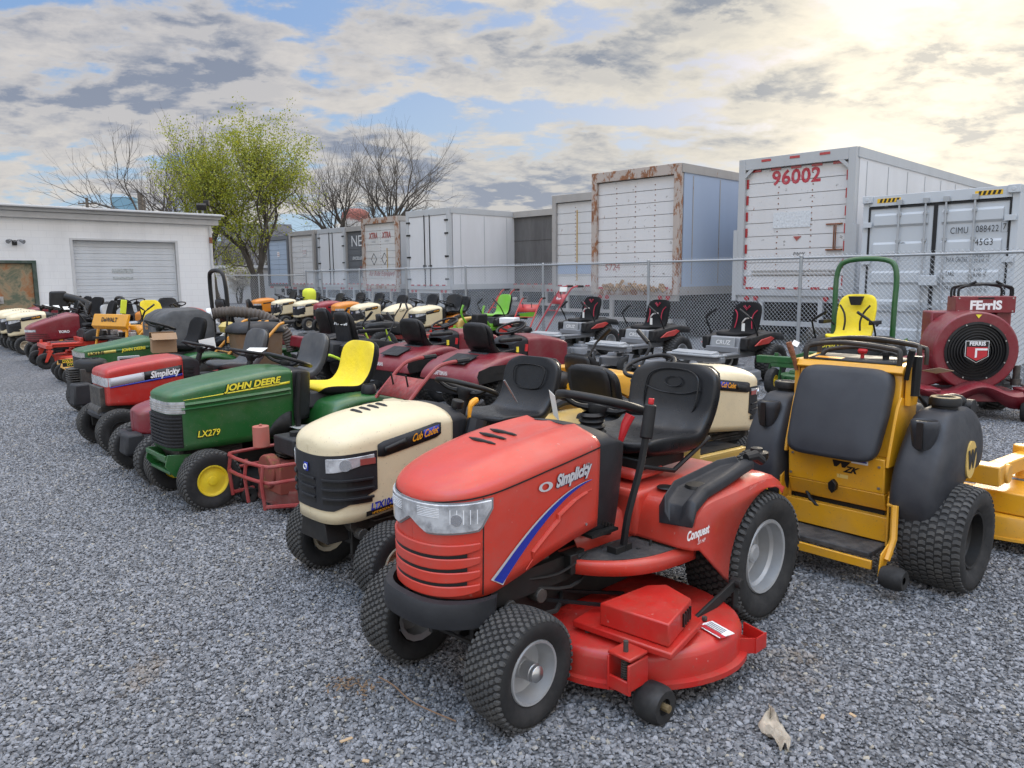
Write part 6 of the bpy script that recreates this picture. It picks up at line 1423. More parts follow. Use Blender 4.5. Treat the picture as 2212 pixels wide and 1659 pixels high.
# big bagger machine with roll bar and ribbed hose
t=zt('zero_turn_mower','mower with a charcoal grass bagger, black roll bar and thick ribbed hose',-4.45,11.9,40,GREEN,BLK2,GREEN,seatm=CLO,sH=.50,rr=.30,eng=True,dy=.62,rim=BYEL)
rops(t,-.05,.34,.5,1.66,BLK,r=.032,top=.62)
mb=MB(); rr_=[]
for xx,k,z1_ in ((-1.10,.86,.96),(-1.05,.95,1.04),(-.9,1,1.12),(-.5,1,1.13),(-.36,.96,1.06),(-.30,.86,.98)):
    w=.46*k; rr_.append([(xx,w*.9,.58),(xx,w,.62),(xx,w,z1_-.10),(xx,w*.9,z1_-.02),(xx,w*.3,z1_),(xx,.02,z1_),(xx,0,z1_-.02),(xx,-.02,z1_),(xx,-w*.3,z1_),(xx,-w*.9,z1_-.02),(xx,-w,z1_-.1),(xx,-w,.62),(xx,-w*.9,.58)])
mb.loft(rr_); bg=mb.build('bagger_hood',mat('dusty charcoal plastic',(.05,.052,.055),rough=.6,dirt=.6,dcol=(.12,.12,.12)),t,smooth=40,bevel=.01)
text('POWER\nFLOW',((-1.115,.12,.86),(0,-1,0),(0,0,1)),.05,ODEC,bg)
HOSE=mat('brown ribbed hose',(.07,.055,.045),rough=.55,dirt=.3)
mb=MB(); hp=catmull([(-.34,-.30,1.02),(-.05,-.46,1.06),(.35,-.66,.98),(.62,-.78,.74),(.72,-.8,.45)],16); mb.tube(hp,[.088 if k%2 else .074 for k in range(len(hp))],n=18); hs=mb.build('ribbed_hose',HOSE,t,smooth=30)
mb=MB(); mb.cyl((-.36,-.29,1.02),(-.30,-.31,1.03),.095,n=18); mb.build('hose_clamp',WHT,t)
# black seated mower beyond the hose
t=zt('zero_turn_mower','dusty grey zero turn mower with a black seat beyond the ribbed hose',-4.95,14.6,25,GREYM,GREYM,GREYM,seatm=CLO,sH=.46,sz=.66,accent=None,dy=.65)
t=zt('zero_turn_mower','low old zero turn mower with a wide dusty grey deck behind the lettered seat',-2.6,15.0,20,RED2,BLK2,GREYM,seatm=VIN,sH=.25,sz=.55,dy=.7,lv=True)
# ---- yellow rear-end mower between front row and fence (right of craftsman)
def craft(x,y,h,label,near=True):
    st=[(.50,.24,.44,.80,.87),(.75,.25,.42,.79,.87),(1.0,.245,.42,.76,.83),(1.2,.22,.42,.72,.78),(1.28,.15,.42,.7,.74),(1.3,.001,.42,.69,.73)]
    t,H,b=tractor('lawn_tractor',label,x,y,h,st,BURG,BURG,SILV,seatm=VIN,sz=.72,sx=.02,sH=.32,rr=.26,group='riding tractors parked back to back behind the front row',stz=.95,fprof=[(.46,.36),(.45,.46),(.41,.56),(.28,.66),(.12,.70),(-.06,.69),(-.24,.655),(-.40,.60),(-.52,.50),(-.55,.42)],rtread='bar',yo=.50)
    f=[c for c in t.children if c.name.startswith('fender')][0]
    mb=MB()
    for k in range(7): mb.box((-.26-.028*k,0,.665-.010*k),(.012,.34-.01*k,.006),rot=(0,-22,0))
    mb.box((-.34,0,.648),(.24,.36,.004),rot=(0,-20,0)); mb.build('rear_vent',BLK,f)
    mb=MB(); mb.prism([(-.52,.42),(-.555,.50),(-.53,.56),(-.36,.60),(.0,.60),(.36,.52),(.40,.44),(.1,.46)],'y',-.503,-.506); mb.prism([(-.30,.515),(.34,.50),(.32,.53),(-.1,.56)],'y',-.507,-.510); mb.build('side_stripe',DK,f)
    text('CRAFTSMAN',((-.565,.1,.50),(0,-1,0),(-.02,0,1)),.065,WDEC,f,bold=.002,sx=.7)
    mb=MB(); mb.box((-.5,0,.36),(.08,.86,.16)); mb.build('rear_panel',BLK,t,bevel=.01)
    for s_ in (1,-1): mb=MB(); mb.box((.16,s_*.29,.84),(.34,.06,.045)); mb.build('armrest',BLK,t,bevel=.015)
    mb=MB(); mb.tube([(.36,-.34,.70),(.37,-.34,.78)],.018,n=8); mb.build('red_knob',REDP,t); mb=MB(); mb.tube([(.22,-.34,.70),(.22,-.34,.76)],.016,n=8); mb.build('yellow_knob',YDEC,t)
    return t
c_=craft(-1.2,9.7,45,'burgundy tractor seen from behind, left of its twin, right of the yellow seat cover')
place(c_,-.33,8.7,45,'burgundy tractor seen from behind, nearer of the two with slotted rear decks')
# yellow machine glimpsed between the near seats
t=zt('zero_turn_mower','orange yellow zero turn mower glimpsed between the two near black seats',.62,6.9,30,DYEL,DYEL,DYEL,seatm=CLO,sH=.30,sz=.50,dy=.55,engs=BLK,pod=DYEL,eng=True)
mb=MB(); mb.box((-.45,.1,.62),(.16,.5,.30)); mb.build('rear_box',DYEL,t,bevel=.02)
# big grey and yellow engine machine behind the near cream tractor seat
t=thing('utility_engine','grey engine cover with a small yellow framed panel behind the near black seat','engine',(.28,7.5,0),R(40)); t.scale=(.72,.72,.80); 
mb=MB(); mb.box((0,0,.40),(.5,.5,.5)); 
for s_ in (1,-1): mb.cyl((0,s_*.22,.2),(0,s_*.3,.2),.2,n=20)
mb.build('engine_block',ENG,t,bevel=.02)
mb=MB(); mb.loft([[(x_,.30*k,z_) for x_,z_ in ()] for k in ()],cap=False) if 0 else mb.rev([(.34,.60),(.36,.70),(.33,.80),(.24,.87),(.001,.885)],axis='z',n=28); mb.build('engine_cover',BLK2,t,smooth=50)
mb=MB(); mb.box((-.12,-.22,.83),(.16,.02,.10),rot=(35,0,20)); mb.build('yellow_panel',YEL,t,bevel=.006); mb=MB(); mb.tube([(.2,-.2,.82),(.45,-.3,.95)],.012,n=6); mb.build('pull_rod',BLK,t)
# ---------------------------------------------------------------- stand-on mower (near right)
def stander():
    g_=G(2036,1262); t=thing('stand_on_mower','orange yellow stand-on mower seen from behind with a big charcoal knee pad','stand-on mower',(g_.x-.49*.663,g_.y+.49*.749,0),R(41.5)); t.scale=(.9,.98,.9)
    for s_ in (1,-1): wheel(t,(0,s_*.50,.29),.29,.30,.155,DK,s_,'brick',48,style='deep')
    for s_ in (1,-1): caster(t,(1.45,s_*.48,0),.165,.15,.07,DYEL,DYEL,ang=180,h=.12)
    mb=MB(); mb.box((.35,.27,.42),(1.0,.06,.18)); mb.box((.35,-.27,.42),(1.0,.06,.18)); mb.box((1.12,-.50,.50),(.62,.09,.09),rot=(0,0,-4)); mb.box((1.12,.50,.50),(.62,.09,.09)); mb.box((.72,0,.50),(.12,1.1,.12))
    for s_ in (1,-1): mb.cyl((1.37,s_*.48,.42),(1.37,s_*.48,.58),.05,n=16); mb.cyl((.80,s_*.565,.50),(.80,s_*.535,.50),.06,n=18)
    mb.build('frame',DYEL,t,bevel=.008)
    # rear yellow tower: lower panel, folded under
    mb=MB(); mb.prism([(-.21,.50),(-.225,.70),(.02,.70),(.02,.50)],'y',-.262,.262); mb.prism([(-.21,.50),(-.17,.40),(.02,.36),(.02,.5)],'y',-.262,.262); lp=mb.build('rear_panel',DYEL,t,bevel=.006)
    mb=MB(); mb.prism([(-.17,.70),(-.09,1.16),(.13,1.16),(.13,.70)],'y',-.275,.275); tw=mb.build('tower',DYEL,t,bevel=.006)
    for s_ in (1,-1):
        mb=MB(); mb.prism([(-.235,.66),(-.225,.72),(-.15,.98),(-.11,1.04),(.0,1.02),(-.02,.66)],'y',s_*.268,s_*.284); mb.build('side_cheek',DYEL,tw,bevel=.003)
        mb=MB(); mb.prism([(-.24,.22),(-.24,.50),(-.16,.56),(-.02,.56),(-.02,.22)],'y',s_*.29,s_*.302); mb.prism([(-.28,.46),(-.28,.475),(-.05,.475),(-.05,.46)],'y',s_*.302,s_*.44); mb.build('foot_bracket',DYEL,t,bevel=.003)
    text('W',((-.2215,-.03,.645),(0,-1,0),(0,0,1)),.07,KDEC,lp,bold=.008,shear=.2,sx=1.3); text('ZK',((-.2205,-.085,.607),(0,-1,0),(0,0,1)),.05,KDEC,lp,bold=.002,shear=.5)
    mb=MB(); mb.box((-.2245,-.135,.665),(.003,.085,.024)); sk=mb.build('sticker',WDEC,lp,smooth=0); mb=MB(); mb.box((-.2265,-.135,.667),(.002,.075,.008)); mb.build('sticker_print',BLUE,sk,smooth=0)
    mb=MB(); mb.box((-.214,-.045,.565),(.003,.06,.026)); sk=mb.build('warning_sticker',mat('pale yellow sticker',(.7,.5,.15)),lp,smooth=0); text('!',((-.217,-.03,.565),(0,-1,0),(0,0,1)),.02,KDEC,sk)
    mb=MB(); mb.prism([(-.02,.48),(0,.455),(.02,.48),(.022,.515),(0,.54),(-.022,.515)],'x',-.24,-.205); mb.build('latch_knob',KDEC,lp,bevel=.004)
    mb=MB()
    for s_ in (1,-1): mb.cyl((-.222,s_*.235,.655),(-.229,s_*.235,.655),.007,n=8)
    mb.build('panel_screw',CHR,lp)
    # knee pad: soft slab
    n=28; rings=[]
    cx0,cz0,w,hh=-.195,.935,.252,.245
    for k,th in ((.90,.0),(.975,.010),(1,.035),(1,.065),(.985,.085),(.95,.098),(.88,.105),(.5,.112),(.01,.114)):
        r_=[]
        for i in range(n*2):
            a=2*PI*i/(n*2); c_,s2=math.cos(a),math.sin(a); e=.30
            yy=w*k*math.copysign(abs(c_)**e,c_); zz=hh*k*math.copysign(abs(s2)**e,s2)*1.04
            lean=.105*(zz/hh)
            r_.append((cx0+lean*.85-th+.05,yy*(1-.03*(zz/hh<0)),cz0+zz))
        rings.append(r_)
    PADM=mat('charcoal pad vinyl',(.022,.025,.032),rough=.42,dirt=.25,dcol=(.045,.048,.056),bump=.25,bscale=700)
    mb=MB(); mb.loft(rings); mb.build('knee_pad',PADM,t,smooth=60)
    # control console
    mb=MB(); mb.prism([(-.10,1.16),(-.13,1.175),(-.10,1.21),(.14,1.235),(.14,1.16)],'y',-.285,.285); cs=mb.build('console',DYEL,t,bevel=.006)
    mb=MB(); mb.add([(-.085,.24,1.2185),(-.085,-.24,1.2185),(.11,-.24,1.2385),(.11,.24,1.2385)],[(0,1,2,3)]); pl_=mb.build('console_plate',BLK2,cs,solid=.004)
    mb=MB(); mb.add([(-.06,.21,1.2235),(-.06,.06,1.2235),(-.01,.06,1.2285),(-.01,.21,1.2285)],[(0,1,2,3)]); mb.build('console_label',ODEC,pl_)
    mb=MB(); mb.cyl((.02,-.02,1.225),(.02,-.02,1.255),.010,n=10); mb.rev([(.001,1.283),(.022,1.282),(.026,1.272),(.022,1.258),(.008,1.252)],c=(.02,-.02,0),axis='z',n=18); mb.build('stop_button',REDP,cs)
    mb=MB(); mb.cyl((.03,-.14,1.225),(.03,-.14,1.265),.017,n=12); mb.box((.03,-.14,1.262),(.04,.03,.025)); mb.build('key_switch',BLK,cs,bevel=.003)
    HB=mat('worn black bar',(.03,.028,.026),rough=.45,metal=.3,dirt=.5,dcol=(.12,.09,.07))
    def bar(x0,z0,w,z1,fw,r=.013,nm='handle_bar'):
        mb=MB(); mb.tube([(x0,w,z0),(x0,w,z1-.03),(x0+.01,w-.035,z1),(x0+fw,0.02,z1+.025),(x0+.01,-w+.035,z1),(x0,-w,z1-.03),(x0,-w,z0)],r,n=8,smooth=3,flat=(1,0,0)); return mb.build(nm,HB,t)
    bar(-.08,1.19,.25,1.30,-.02,.0145); bar(.04,1.22,.21,1.265,0,.013); bar(.13,1.20,.27,1.315,.0,.0135); bar(.18,1.20,.29,1.30,0,.012)
    for s_ in (1,-1):
        mb=MB(); mb.tube([(-.10,s_*.295,1.14),(-.11,s_*.305,1.20),(-.13,s_*.32,1.27),(-.14,s_*.33,1.31)],[.012,.013,.018,.016],n=8); lv_=mb.build('side_lever',BLK if s_<0 else RUSTM,t)
        mb=MB(); mb.box((-.03,s_*.30,1.10),(.10,.03,.22)); mb.build('lever_mount',DYEL if s_<0 else DYEL,t,bevel=.004)
    mb=MB(); mb.tube([(-.06,-.325,1.05),(-.065,-.33,1.27)],.024,n=10); mb.build('rubber_grip',BLK,t)
    p_=paper(t,(.02,-.40,1.19),.11,.10,(75,12,-20),mt=mat('kraft tag',(.50,.38,.28),rough=.8))
    # moulded tanks on each side
    TANK=mat('charcoal moulded tank',(.020,.022,.028),rough=.48,dirt=.35,dcol=(.075,.078,.085),dscale=5,bump=.05,bscale=300)
    for s_ in (1,-1):
        mb=MB(); rings=[]
        secs=[(.33,-.18,.10,.30,.47),(.37,-.25,.22,.29,.51),(.46,-.295,.34,.282,.53),(.58,-.29,.42,.282,.545),(.70,-.255,.44,.285,.55),(.82,-.19,.42,.30,.545),(.91,-.13,.36,.31,.53),(.965,-.085,.28,.33,.51),(.985,-.04,.22,.35,.49)]
        P_=secs
        for z,xa,xb,ya,yb in P_:
            r_=[]; cx1=(xa+xb)/2; cy1=(ya+yb)/2; ax=(xb-xa)/2; ay=(yb-ya)/2
            # keep clear of the tyre: lift the bottom at the front
            for i in range(32):
                a=2*PI*i/32; c_,s2=math.cos(a),math.sin(a); e=.42
                X=cx1+ax*math.copysign(abs(c_)**e,c_); Y=cy1+ay*math.copysign(abs(s2)**e,s2)
                zz=z
                under=max(0,(X+.06))/.5
                if z<.62: zz=z+ (0.62-z)*min(1,max(0,under*2.1))
                r_.append((X,s_*Y,zz))
            rings.append(r_)
        mb.loft(rings); tk=mb.build('side_tank',TANK,t,smooth=60,sub=1)
        # cup holder
        yc=s_*.42; mb=MB(); mb.rev([(.02,.74),(.052,.80),(.064,.90),(.066,.935),(.058,.942),(.050,.932)],c=(-.17,yc,0),axis='z',n=26); cu=mb.build('cup_holder',TANK,tk,smooth=60)
        mb=MB(); mb.cyl((-.17,yc,.90),(-.17,yc,.934),.051,n=24); mb.box((-.225,yc,.865),(.030,.030,.142)); mb.build('cup_hollow',KDEC,cu)
        mb=MB(); mb.rev([(.06,.975),(.06,1.0)],c=(.07,s_*.43,0),axis='z',n=20); mb.rev([(.066,.995),(.075,1.0),(.076,1.03),(.070,1.04),(.048,1.042),(.04,1.036),(.001,1.036)],c=(.07,s_*.43,0),axis='z',n=28); cp=mb.build('tank_cap',BLK,tk,smooth=40)
        if s_<0: mb=MB(); mb.rev([(.068,1.041),(.068,1.0435),(.048,1.0455),(.046,1.043)],c=(.07,s_*.43,0),axis='z',n=28); mb.build('dusty_ring',mat('tan dust',(.45,.36,.22),rough=.9),cp)
        # round logo on the outer side
        mb=MB(); c0=Vector((.13,s_*.632,.70)); n_=18
        mb.prism([(c0.x+.075*math.cos(2*PI*i/24),c0.z+.105*math.sin(2*PI*i/24)) for i in range(24)],'y',s_*.530,s_*.553); lg=mb.build('round_logo',mat('pale yellow logo',(.62,.42,.12),rough=.5),tk,smooth=0)
        text('W',((.13,s_*.556,.70),(-s_*-1*-1 if 0 else (1 if s_<0 else -1),0,0),(0,0,1)),.13,KDEC,lg,bold=.010,sx=.8)
    # engine, intake
    engine(t,(.48,0,.80),1.35,shroud=BLK,name='engine')
    mb=MB(); mb.tube([(.16,-.35,.98),(.24,-.42,1.0),(.30,-.44,.96),(.34,-.42,.88)],.042,n=12,smooth=3); mb.cyl((.29,-.50,.96),(.29,-.42,.96),.05,n=14); mb.build('intake_hose',BLK,t)
    mb=MB(); mb.cyl((.05,.34,.72),(.05,.355,.72),.10,n=24)
    for k in range(12): a=2*PI*k/12; mb.cyl((.05,.36,.72),(.05+.09*math.cos(a),.36,.72+.09*math.sin(a)),.003,n=4)
    mb.build('fan_grille',mat('dull brass wire',(.20,.16,.09),rough=.5,metal=.5),t)
    mb=MB(); mb.tube([(.05,-.30,1.05),(.12,-.36,.9),(.2,-.33,.7),(.15,-.28,.55)],.010,n=6,smooth=4); mb.tube([(.02,.29,1.10),(.1,.34,1.0),(.16,.33,.8)],.009,n=6,smooth=4); mb.tube([(-.14,.20,.46),(-.2,.1,.36),(-.12,-.1,.33),(-.16,-.22,.45)],.011,n=6,smooth=4); mb.build('hydraulic_hose',BLK,t)
    for y_ in (.24,-.24): mb=MB(); mb.cyl((-.225,y_,.535),(-.232,y_,.535),.008,n=6); mb.build('bolt',CHR,lp)
    # platform + hydraulics
    mb=MB(); mb.box((-.28,0,.205),(.26,.56,.03)); mb.build('foot_platform',mat('ribbed dark step',(.03,.03,.032),rough=.7,bump=.5,bscale=120,dirt=.5),t,bevel=.006)
    mb=MB(); mb.box((-.42,0,.16),(.02,.60,.05)); mb.box((-.18,.0,.30),(.05,.56,.14)); mb.build('platform_frame',DYEL,t,bevel=.004)
    mb=MB(); mb.box((-.05,0,.38),(.2,.54,.2)); mb.build('pump_block',DK,t)
    for s_ in (1,-1):
        mb=MB(); mb.tube([(-.30,s_*.35,.48),(-.32,s_*.36,.30),(-.40,s_*.36,.20)],.018,n=6); mb.prism([(-.30,.30),(-.44,.24),(-.46,.12),(-.42,.10),(-.36,.18),(-.28,.20)],'y',s_*.345,s_*.352); mb.build('roller_arm',DYEL,t,bevel=.002)
        mb=MB(); mb.rev([(.02,-.05),(.05,-.055),(.062,-.03),(.062,.03),(.05,.055),(.02,.05)],c=(-.43,s_*.41,.125),n=22); mb.build('rear_roller',RUB,t,smooth=40)
        mb=MB(); 
        for k in range(12): mb.cyl((-.12,s_*.40,.30+k*.014),(-.12,s_*.40,.306+k*.014),.022,n=10)
        mb.cyl((-.12,s_*.40,.28),(-.12,s_*.40,.48),.014,n=8); mb.build('coil_spring',DK,t)
    dk=deck(t,1.10,0,.36,.78,.09,.24,DYEL,e=.45,covers=False,wheels=False)
    mb=MB(); mb.box((1.02,-.52,.31),(.42,.34,.13),top=(.9,.95)); mb.build('belt_cover',DYEL,dk,bevel=.008); mb=MB(); mb.box((1.02,.52,.31),(.42,.34,.13),top=(.9,.95)); mb.build('belt_cover',DYEL,dk,bevel=.008)
    text('vidmar',((.95,-.693,.31),(1,0,0),(0,0,1)),.05,KDEC,dk); mb=MB(); mb.box((1.25,-.80,.20),(.30,.06,.10)); mb.prism([(1.1,-.74),(1.45,-.74),(1.40,-.95),(1.2,-.98)],'z',.20,.206); mb.build('discharge_chute',DYEL,dk,bevel=.004)
stander()
# ---------------------------------------------------------------- leaf blower machine
def blower():
    t=thing('stand_on_blower','burgundy wheeled blower with a big round fan housing and a control box on top','leaf blower',(4.97,8.35,0),R(-100)); Bm=BURG
    a0=.47
    mb=MB(); pr=[(.30,.20),(.405,.20),(.42,.185),(.42,-.24),(.40,-.26),(.001,-.26)]
    mb.rev([(r_,x_) for r_,x_ in pr],c=(0.10,0,.72),axis='x',n=48); fh=mb.build('fan_housing',Bm,t,smooth=40,bevel=.004)
    mb=MB(); mb.rev([(.31,.195),(.315,.21),(.29,.215),(.285,.195)],c=(.10,0,.72),axis='x',n=48,closed=True)
    for k in range(6): r_=.275-k*.028; mb.rev([(r_,.185+.0),(r_,.20+.004*k),(r_-.010,.203+.004*k),(r_-.012,.185)],c=(.10,0,.72),axis='x',n=44,closed=True)
    mb.cyl((.24,0,.72),(.312,0,.72),.125,n=36); mb.cyl((.20,0,.72),(.288,0,.72),.29,n=40); cn=mb.build('intake_cone',BLK,t,smooth=40)
    mb=MB(); 
    for k in range(8): a=2*PI*(k+.5)/8; mb.cyl((.30,.30*math.cos(a),.72+.30*math.sin(a)),(.318,.30*math.cos(a),.72+.30*math.sin(a)),.008,n=8)
    mb.build('screw',CHR,cn)
    sh=[(-.115,.115),(.115,.115),(.115,-.05),(0,-.12),(-.115,-.05)]
    mb=MB(); mb.prism([(y,.72+z) for y,z in sh],'x',.318,.323); bd_=mb.build('badge_border',WDEC,cn,smooth=0)
    mb=MB(); mb.prism([(y*.95,.72+z*.95) for y,z in sh],'x',.322,.326); mb.build('badge_black',KDEC,cn,smooth=0)
    mb=MB(); mb.prism([(-.10,.77),(.10,.77),(.10,.675),(0,.622),(-.10,.675)],'x',.325,.328); mb.build('badge_red',RDEC,cn,smooth=0)
    mb=MB(); mb.prism([(-.02,.755),(.10,.755),(.10,.735),(.0,.735),(.0,.66),(-.02,.655)],'x',.327,.331); mb.build('badge_chevron',WDEC,cn,smooth=0)
    text('FERRIS',((.329,0,.803),(0,1,0),(0,0,1)),.055,WDEC,cn,bold=.002)
    mb=MB(); mb.prism([(-.03,1.11),(.03,1.11),(.0,1.07)],'x',.302,.306); mb.build('warning_triangle',YDEC,fh,smooth=0)
    # outlet duct to the right side and body
    mb=MB(); mb.box((-.02,-.38,.50),(.30,.5,.34),rot=(18,0,0)); mb.build('outlet_duct',Bm,t,bevel=.02)
    # front guard with wavy plate
    mb=MB(); A=[];B_=[];C2=[]
    for i in range(33):
        y=-.66+1.32*i/32; z=.36+.05*math.cos((y)*2*PI/.66)-.02*(abs(y)>.5); zb=z-.09-.05*math.cos(y*2*PI/.66+PI)*.6; A.append((.50,y,z)); B_.append((.56,y,z-.035)); C2.append((.50,y,zb-.05))
    mb.loft([[ (.30,a[1],a[2]) for a in A],A,B_,C2],closed=False,cap=False); mb.build('front_guard',Bm,t,smooth=50,solid=.008)
    mb=MB(); mb.box((.15,0,.25),(.55,.9,.10)); mb.box((.40,.50,.33),(.3,.2,.03)); mb.box((.40,-.50,.33),(.3,.2,.03)); mb.box((-.2,0,.42),(.5,.5,.2)); mb.build('frame',Bm,t,bevel=.01)
    for s_ in (1,-1): caster(t,(.46,s_*.50 if s_>0 else -.56,0),.14,.17,.05,DK,Bm,ang=150,h=.04)
    for s_ in (1,-1): wheel(t,(-.35,s_*.46,.24),.24,.22,.12,Bm,s_,'lug')
    # engine and control box
    engine(t,(-.16,.12,.98),1.3,shroud=BLK); mb=MB(); mb.box((-.30,0,.85),(.30,.62,.55)); mb.build('cowling',Bm,t,bevel=.02)
    mb=MB(); mb.prism([(-.10,1.38),(-.16,1.20),(-.50,1.20),(-.50,1.44),(-.30,1.44)],'y',-.28,.30) if 0 else mb.box((-.18,.20,1.20),(.26,.60,.18)); cb=mb.build('control_box',Bm,t,bevel=.008)
    text('FErrIS',((-.048,.20,1.19),(0,1,0),(0,0,1)),.13,WDEC,cb,bold=.006); mb=MB(); mb.box((-.047,.20,1.27),(.004,.16,.016)); mb.build('box_label',BLK,cb)
    mb=MB()
    for y in (-.07,.47):
        for z in (1.13,1.27): mb.cyl((-.05,y,z),(-.045,y,z),.008,n=8)
    mb.build('box_bolt',CHR,cb)
    for x_,w in ((-.08,.27),(-.20,.30),(-.28,.24)):
        mb=MB(); mb.tube([(x_,.20+w,1.28),(x_,.20+w,1.37),(x_,.20+w-.06,1.40),(x_-.02,.20,1.42),(x_,.20-w+.06,1.40),(x_,.20-w,1.37),(x_,.20-w,1.28)],.013,n=8,smooth=2); mb.build('handle_bar',BLK,t)
    for s_ in (1,-1): mb=MB(); mb.tube([(-.12,.20+s_*.26,1.37),(-.08,.20+s_*.10,1.45)],.014,n=8); mb.build('grip',BLK,t)
    mb=MB(); mb.rev([(.03,1.22),(.032,1.26),(.02,1.28),(.001,1.285)],c=(-.20,.5,0),axis='z',n=14); mb.build('red_cap',mat('bright red cap',(.85,.05,.04),rough=.4),t)
    mb=MB(); mb.box((-.30,.42,.95),(.36,.16,.62)); sp_=mb.build('side_panel',Bm,t,bevel=.02)
    mb=MB(); mb.cyl((.18,.46,.42),(.18,.46,.56),.035,n=14); mb.cyl((.18,.46,.35),(.18,.46,.42),.05,n=14); mb.tube([(.1,.40,.40),(.2,.5,.36),(.3,.55,.34)],.015,n=6); mb.build('actuator',ENG,t)
blower()
# ---------------------------------------------------------------- walk-behind machines
def walk(name,label,cat,x,y,h,dm,hm,wm,hz=1.0,hx=-1.0,w=.27,group=None,eng=BLK,deckh=.2,fw=.13,panel=None,frontw=True,grip=BLK,curve=.25,er=1.0,bag=None,ez=.42,fwx=.38,deckl=.30):
    t=thing(name,label,cat,(x,y,0),R(h),group)
    deck(t,.15,0,deckl,.32,.07,deckh,dm,covers=False,wheels=False,e=.6)
    for s_ in (1,-1):
        wheel(t,(-.22,s_*.30,.17),.17,.10,.09,wm,s_,'bar',20,style='flat',seg=24)
        if frontw: wheel(t,(fwx,s_*.33,fw),fw,.07,fw*.5,wm,s_,None,style='flat',seg=24)
    engine(t,(.12,0,ez),er,shroud=eng)
    for s_ in (1,-1):
        mb=MB(); mb.tube([(-.12,s_*w,.22),(hx*.45,s_*w,hz*.58),(hx*.75,s_*w,hz*.92),(hx*.75-curve*.4,s_*w,hz),(hx*.75-curve,s_*w,hz+.01)],.017,n=8,smooth=3); hb=mb.build('handle_bar',hm,t)
        mb=MB(); mb.tube([(hx*.75-curve+.13,s_*w,hz+.008),(hx*.75-curve-.01,s_*w,hz+.012)],.023,n=8); mb.build('grip',grip,hb)
    mb=MB(); mb.cyl((hx*.5,-w,hz*.63),(hx*.5,w,hz*.63),.010,n=8); mb.build('cross_bar',hm,t)
    if panel:
        mb=MB(); mb.add([(hx*.58,w,hz*.73),(hx*.58,-w,hz*.73),(hx*.71,-w,hz*.88),(hx*.71,w,hz*.88)],[(0,1,2,3)]); pn=mb.build('control_panel',panel,t,solid=.012)
        for k in (-.12,.10): mb=MB(); mb.tube([(hx*.65,k,hz*.80),(hx*.63,k,hz*.92)],.008,n=6); mb.build('control_rod',BLK,pn)
        return t,pn
    return t,None
# red walk-behind with front guard between the near cream and green tractors
g_=G(600,1062); t,pn=walk('walk_behind_mower','old red walk-behind machine with tube guard, black fuel tank and curved handlebars','walk-behind mower',-1.36,5.25,-137,paint('dull red paint',(.20,.03,.025),dirt=.5),mat('dull red tube',(.28,.03,.03),rough=.45,dirt=.3),DK,hz=1.02,hx=-1.25,w=.24,panel=mat('dull red panel',(.25,.03,.03),rough=.5,dirt=.3,var=.3,dscale=30),frontw=False,curve=.42); t.scale=(.88,.88,.88)
mb=MB(); 
for z in (.30,.42): mb.tube([(.15,.36,z),(.48,.34,z),(.60,.26,z),(.62,-.26,z),(.48,-.34,z),(.15,-.36,z)],.014,n=8,smooth=3)
for y in (.28,-.28,0): mb.tube([(.60,y,.10),(.62,y,.30),(.60,y,.43)],.013,n=6)
mb.tube([(.60,.28,.12),(.3,.38,.10),(.0,.36,.10)],.016,n=6); mb.tube([(.60,-.28,.12),(.3,-.38,.10)],.016,n=6); mb.build('tube_guard',mat('dull red tube',(.28,.03,.03)),t)
mb=MB(); mb.box((.28,.16,.52),(.20,.32,.13)); ft=mb.build('fuel_tank',BLK2,t,bevel=.012); mb=MB(); mb.cyl((.28,.16,.58),(.28,.16,.62),.04,n=16); mb.build('tank_cap',BLK,ft,bevel=.004)
mb=MB(); mb.cyl((.42,-.12,.48),(.42,-.12,.64),.062,n=20); mb.cyl((.42,-.12,.64),(.42,-.12,.655),.012,n=8); mb.build('air_filter',mat('faded red canister',(.42,.12,.09),rough=.7,dirt=.3),t,bevel=.004)
mb=MB(); mb.cyl((.48,.05,.32),(.40,.05,.32),.13,n=24); mb.box((.36,.1,.28),(.2,.3,.22)); mb.build('recoil_cover',mat('rusty red',(.22,.05,.035),rough=.8,rust=.3,rscale=14),t,bevel=.01)
# two brush mowers far left, and two orange handled walk-behinds in the middle
WHR=mat('dark wheel rim',(.08,.08,.08),rough=.5)
t,pn=walk('brush_mower','yellow and black brush mower with small black front wheels, nearer of its pair','brush mower',-6.30,11.85,-140,DYEL,YEL,WHR,hz=.95,hx=-1.0,w=.25,panel=YEL,curve=.2,group='yellow and black brush mowers',fwx=.55,fw=.14)
mb=MB(); mb.loft([[(.10,.2,.25),(.10,-.2,.25),(.10,-.15,.34),(.10,.15,.34)],[(.62,.24,.22),(.62,-.24,.22),(.60,-.2,.30),(.60,.2,.30)]]); ds=mb.build('front_shroud',DYEL,t,bevel=.015)
mb=MB(); mb.box((.55,.375,.32),(.26,.015,.06)); sg=mb.build('side_plate',BLK,t); text('DW33',((.55,.385,.32),(-1,0,0),(0,0,1)),.055,YDEC,sg)
place(t,-6.62,12.3,-141,'yellow and black brush mower half hidden behind its twin at left')
OT=paint('orange tube',(.85,.36,.02))
t,pn=walk('walk_behind_mower','walk-behind with curved orange handlebars and a paper tag, right one of its pair','walk-behind mower',-3.72,9.05,-140,DYEL,OT,BYEL,hz=1.0,hx=-1.12,w=.24,panel=OT,curve=.26,group='orange handled walk-behind mowers',frontw=False,er=.8,ez=.36)
paper(t,(-.64,-.02,.86),.20,.14,(60,0,-70)); mb=MB(); mb.tube([(-.55,.1,.72),(-.60,.1,1.10)],.012,n=6); mb.build('stop_lever',BLK,pn)
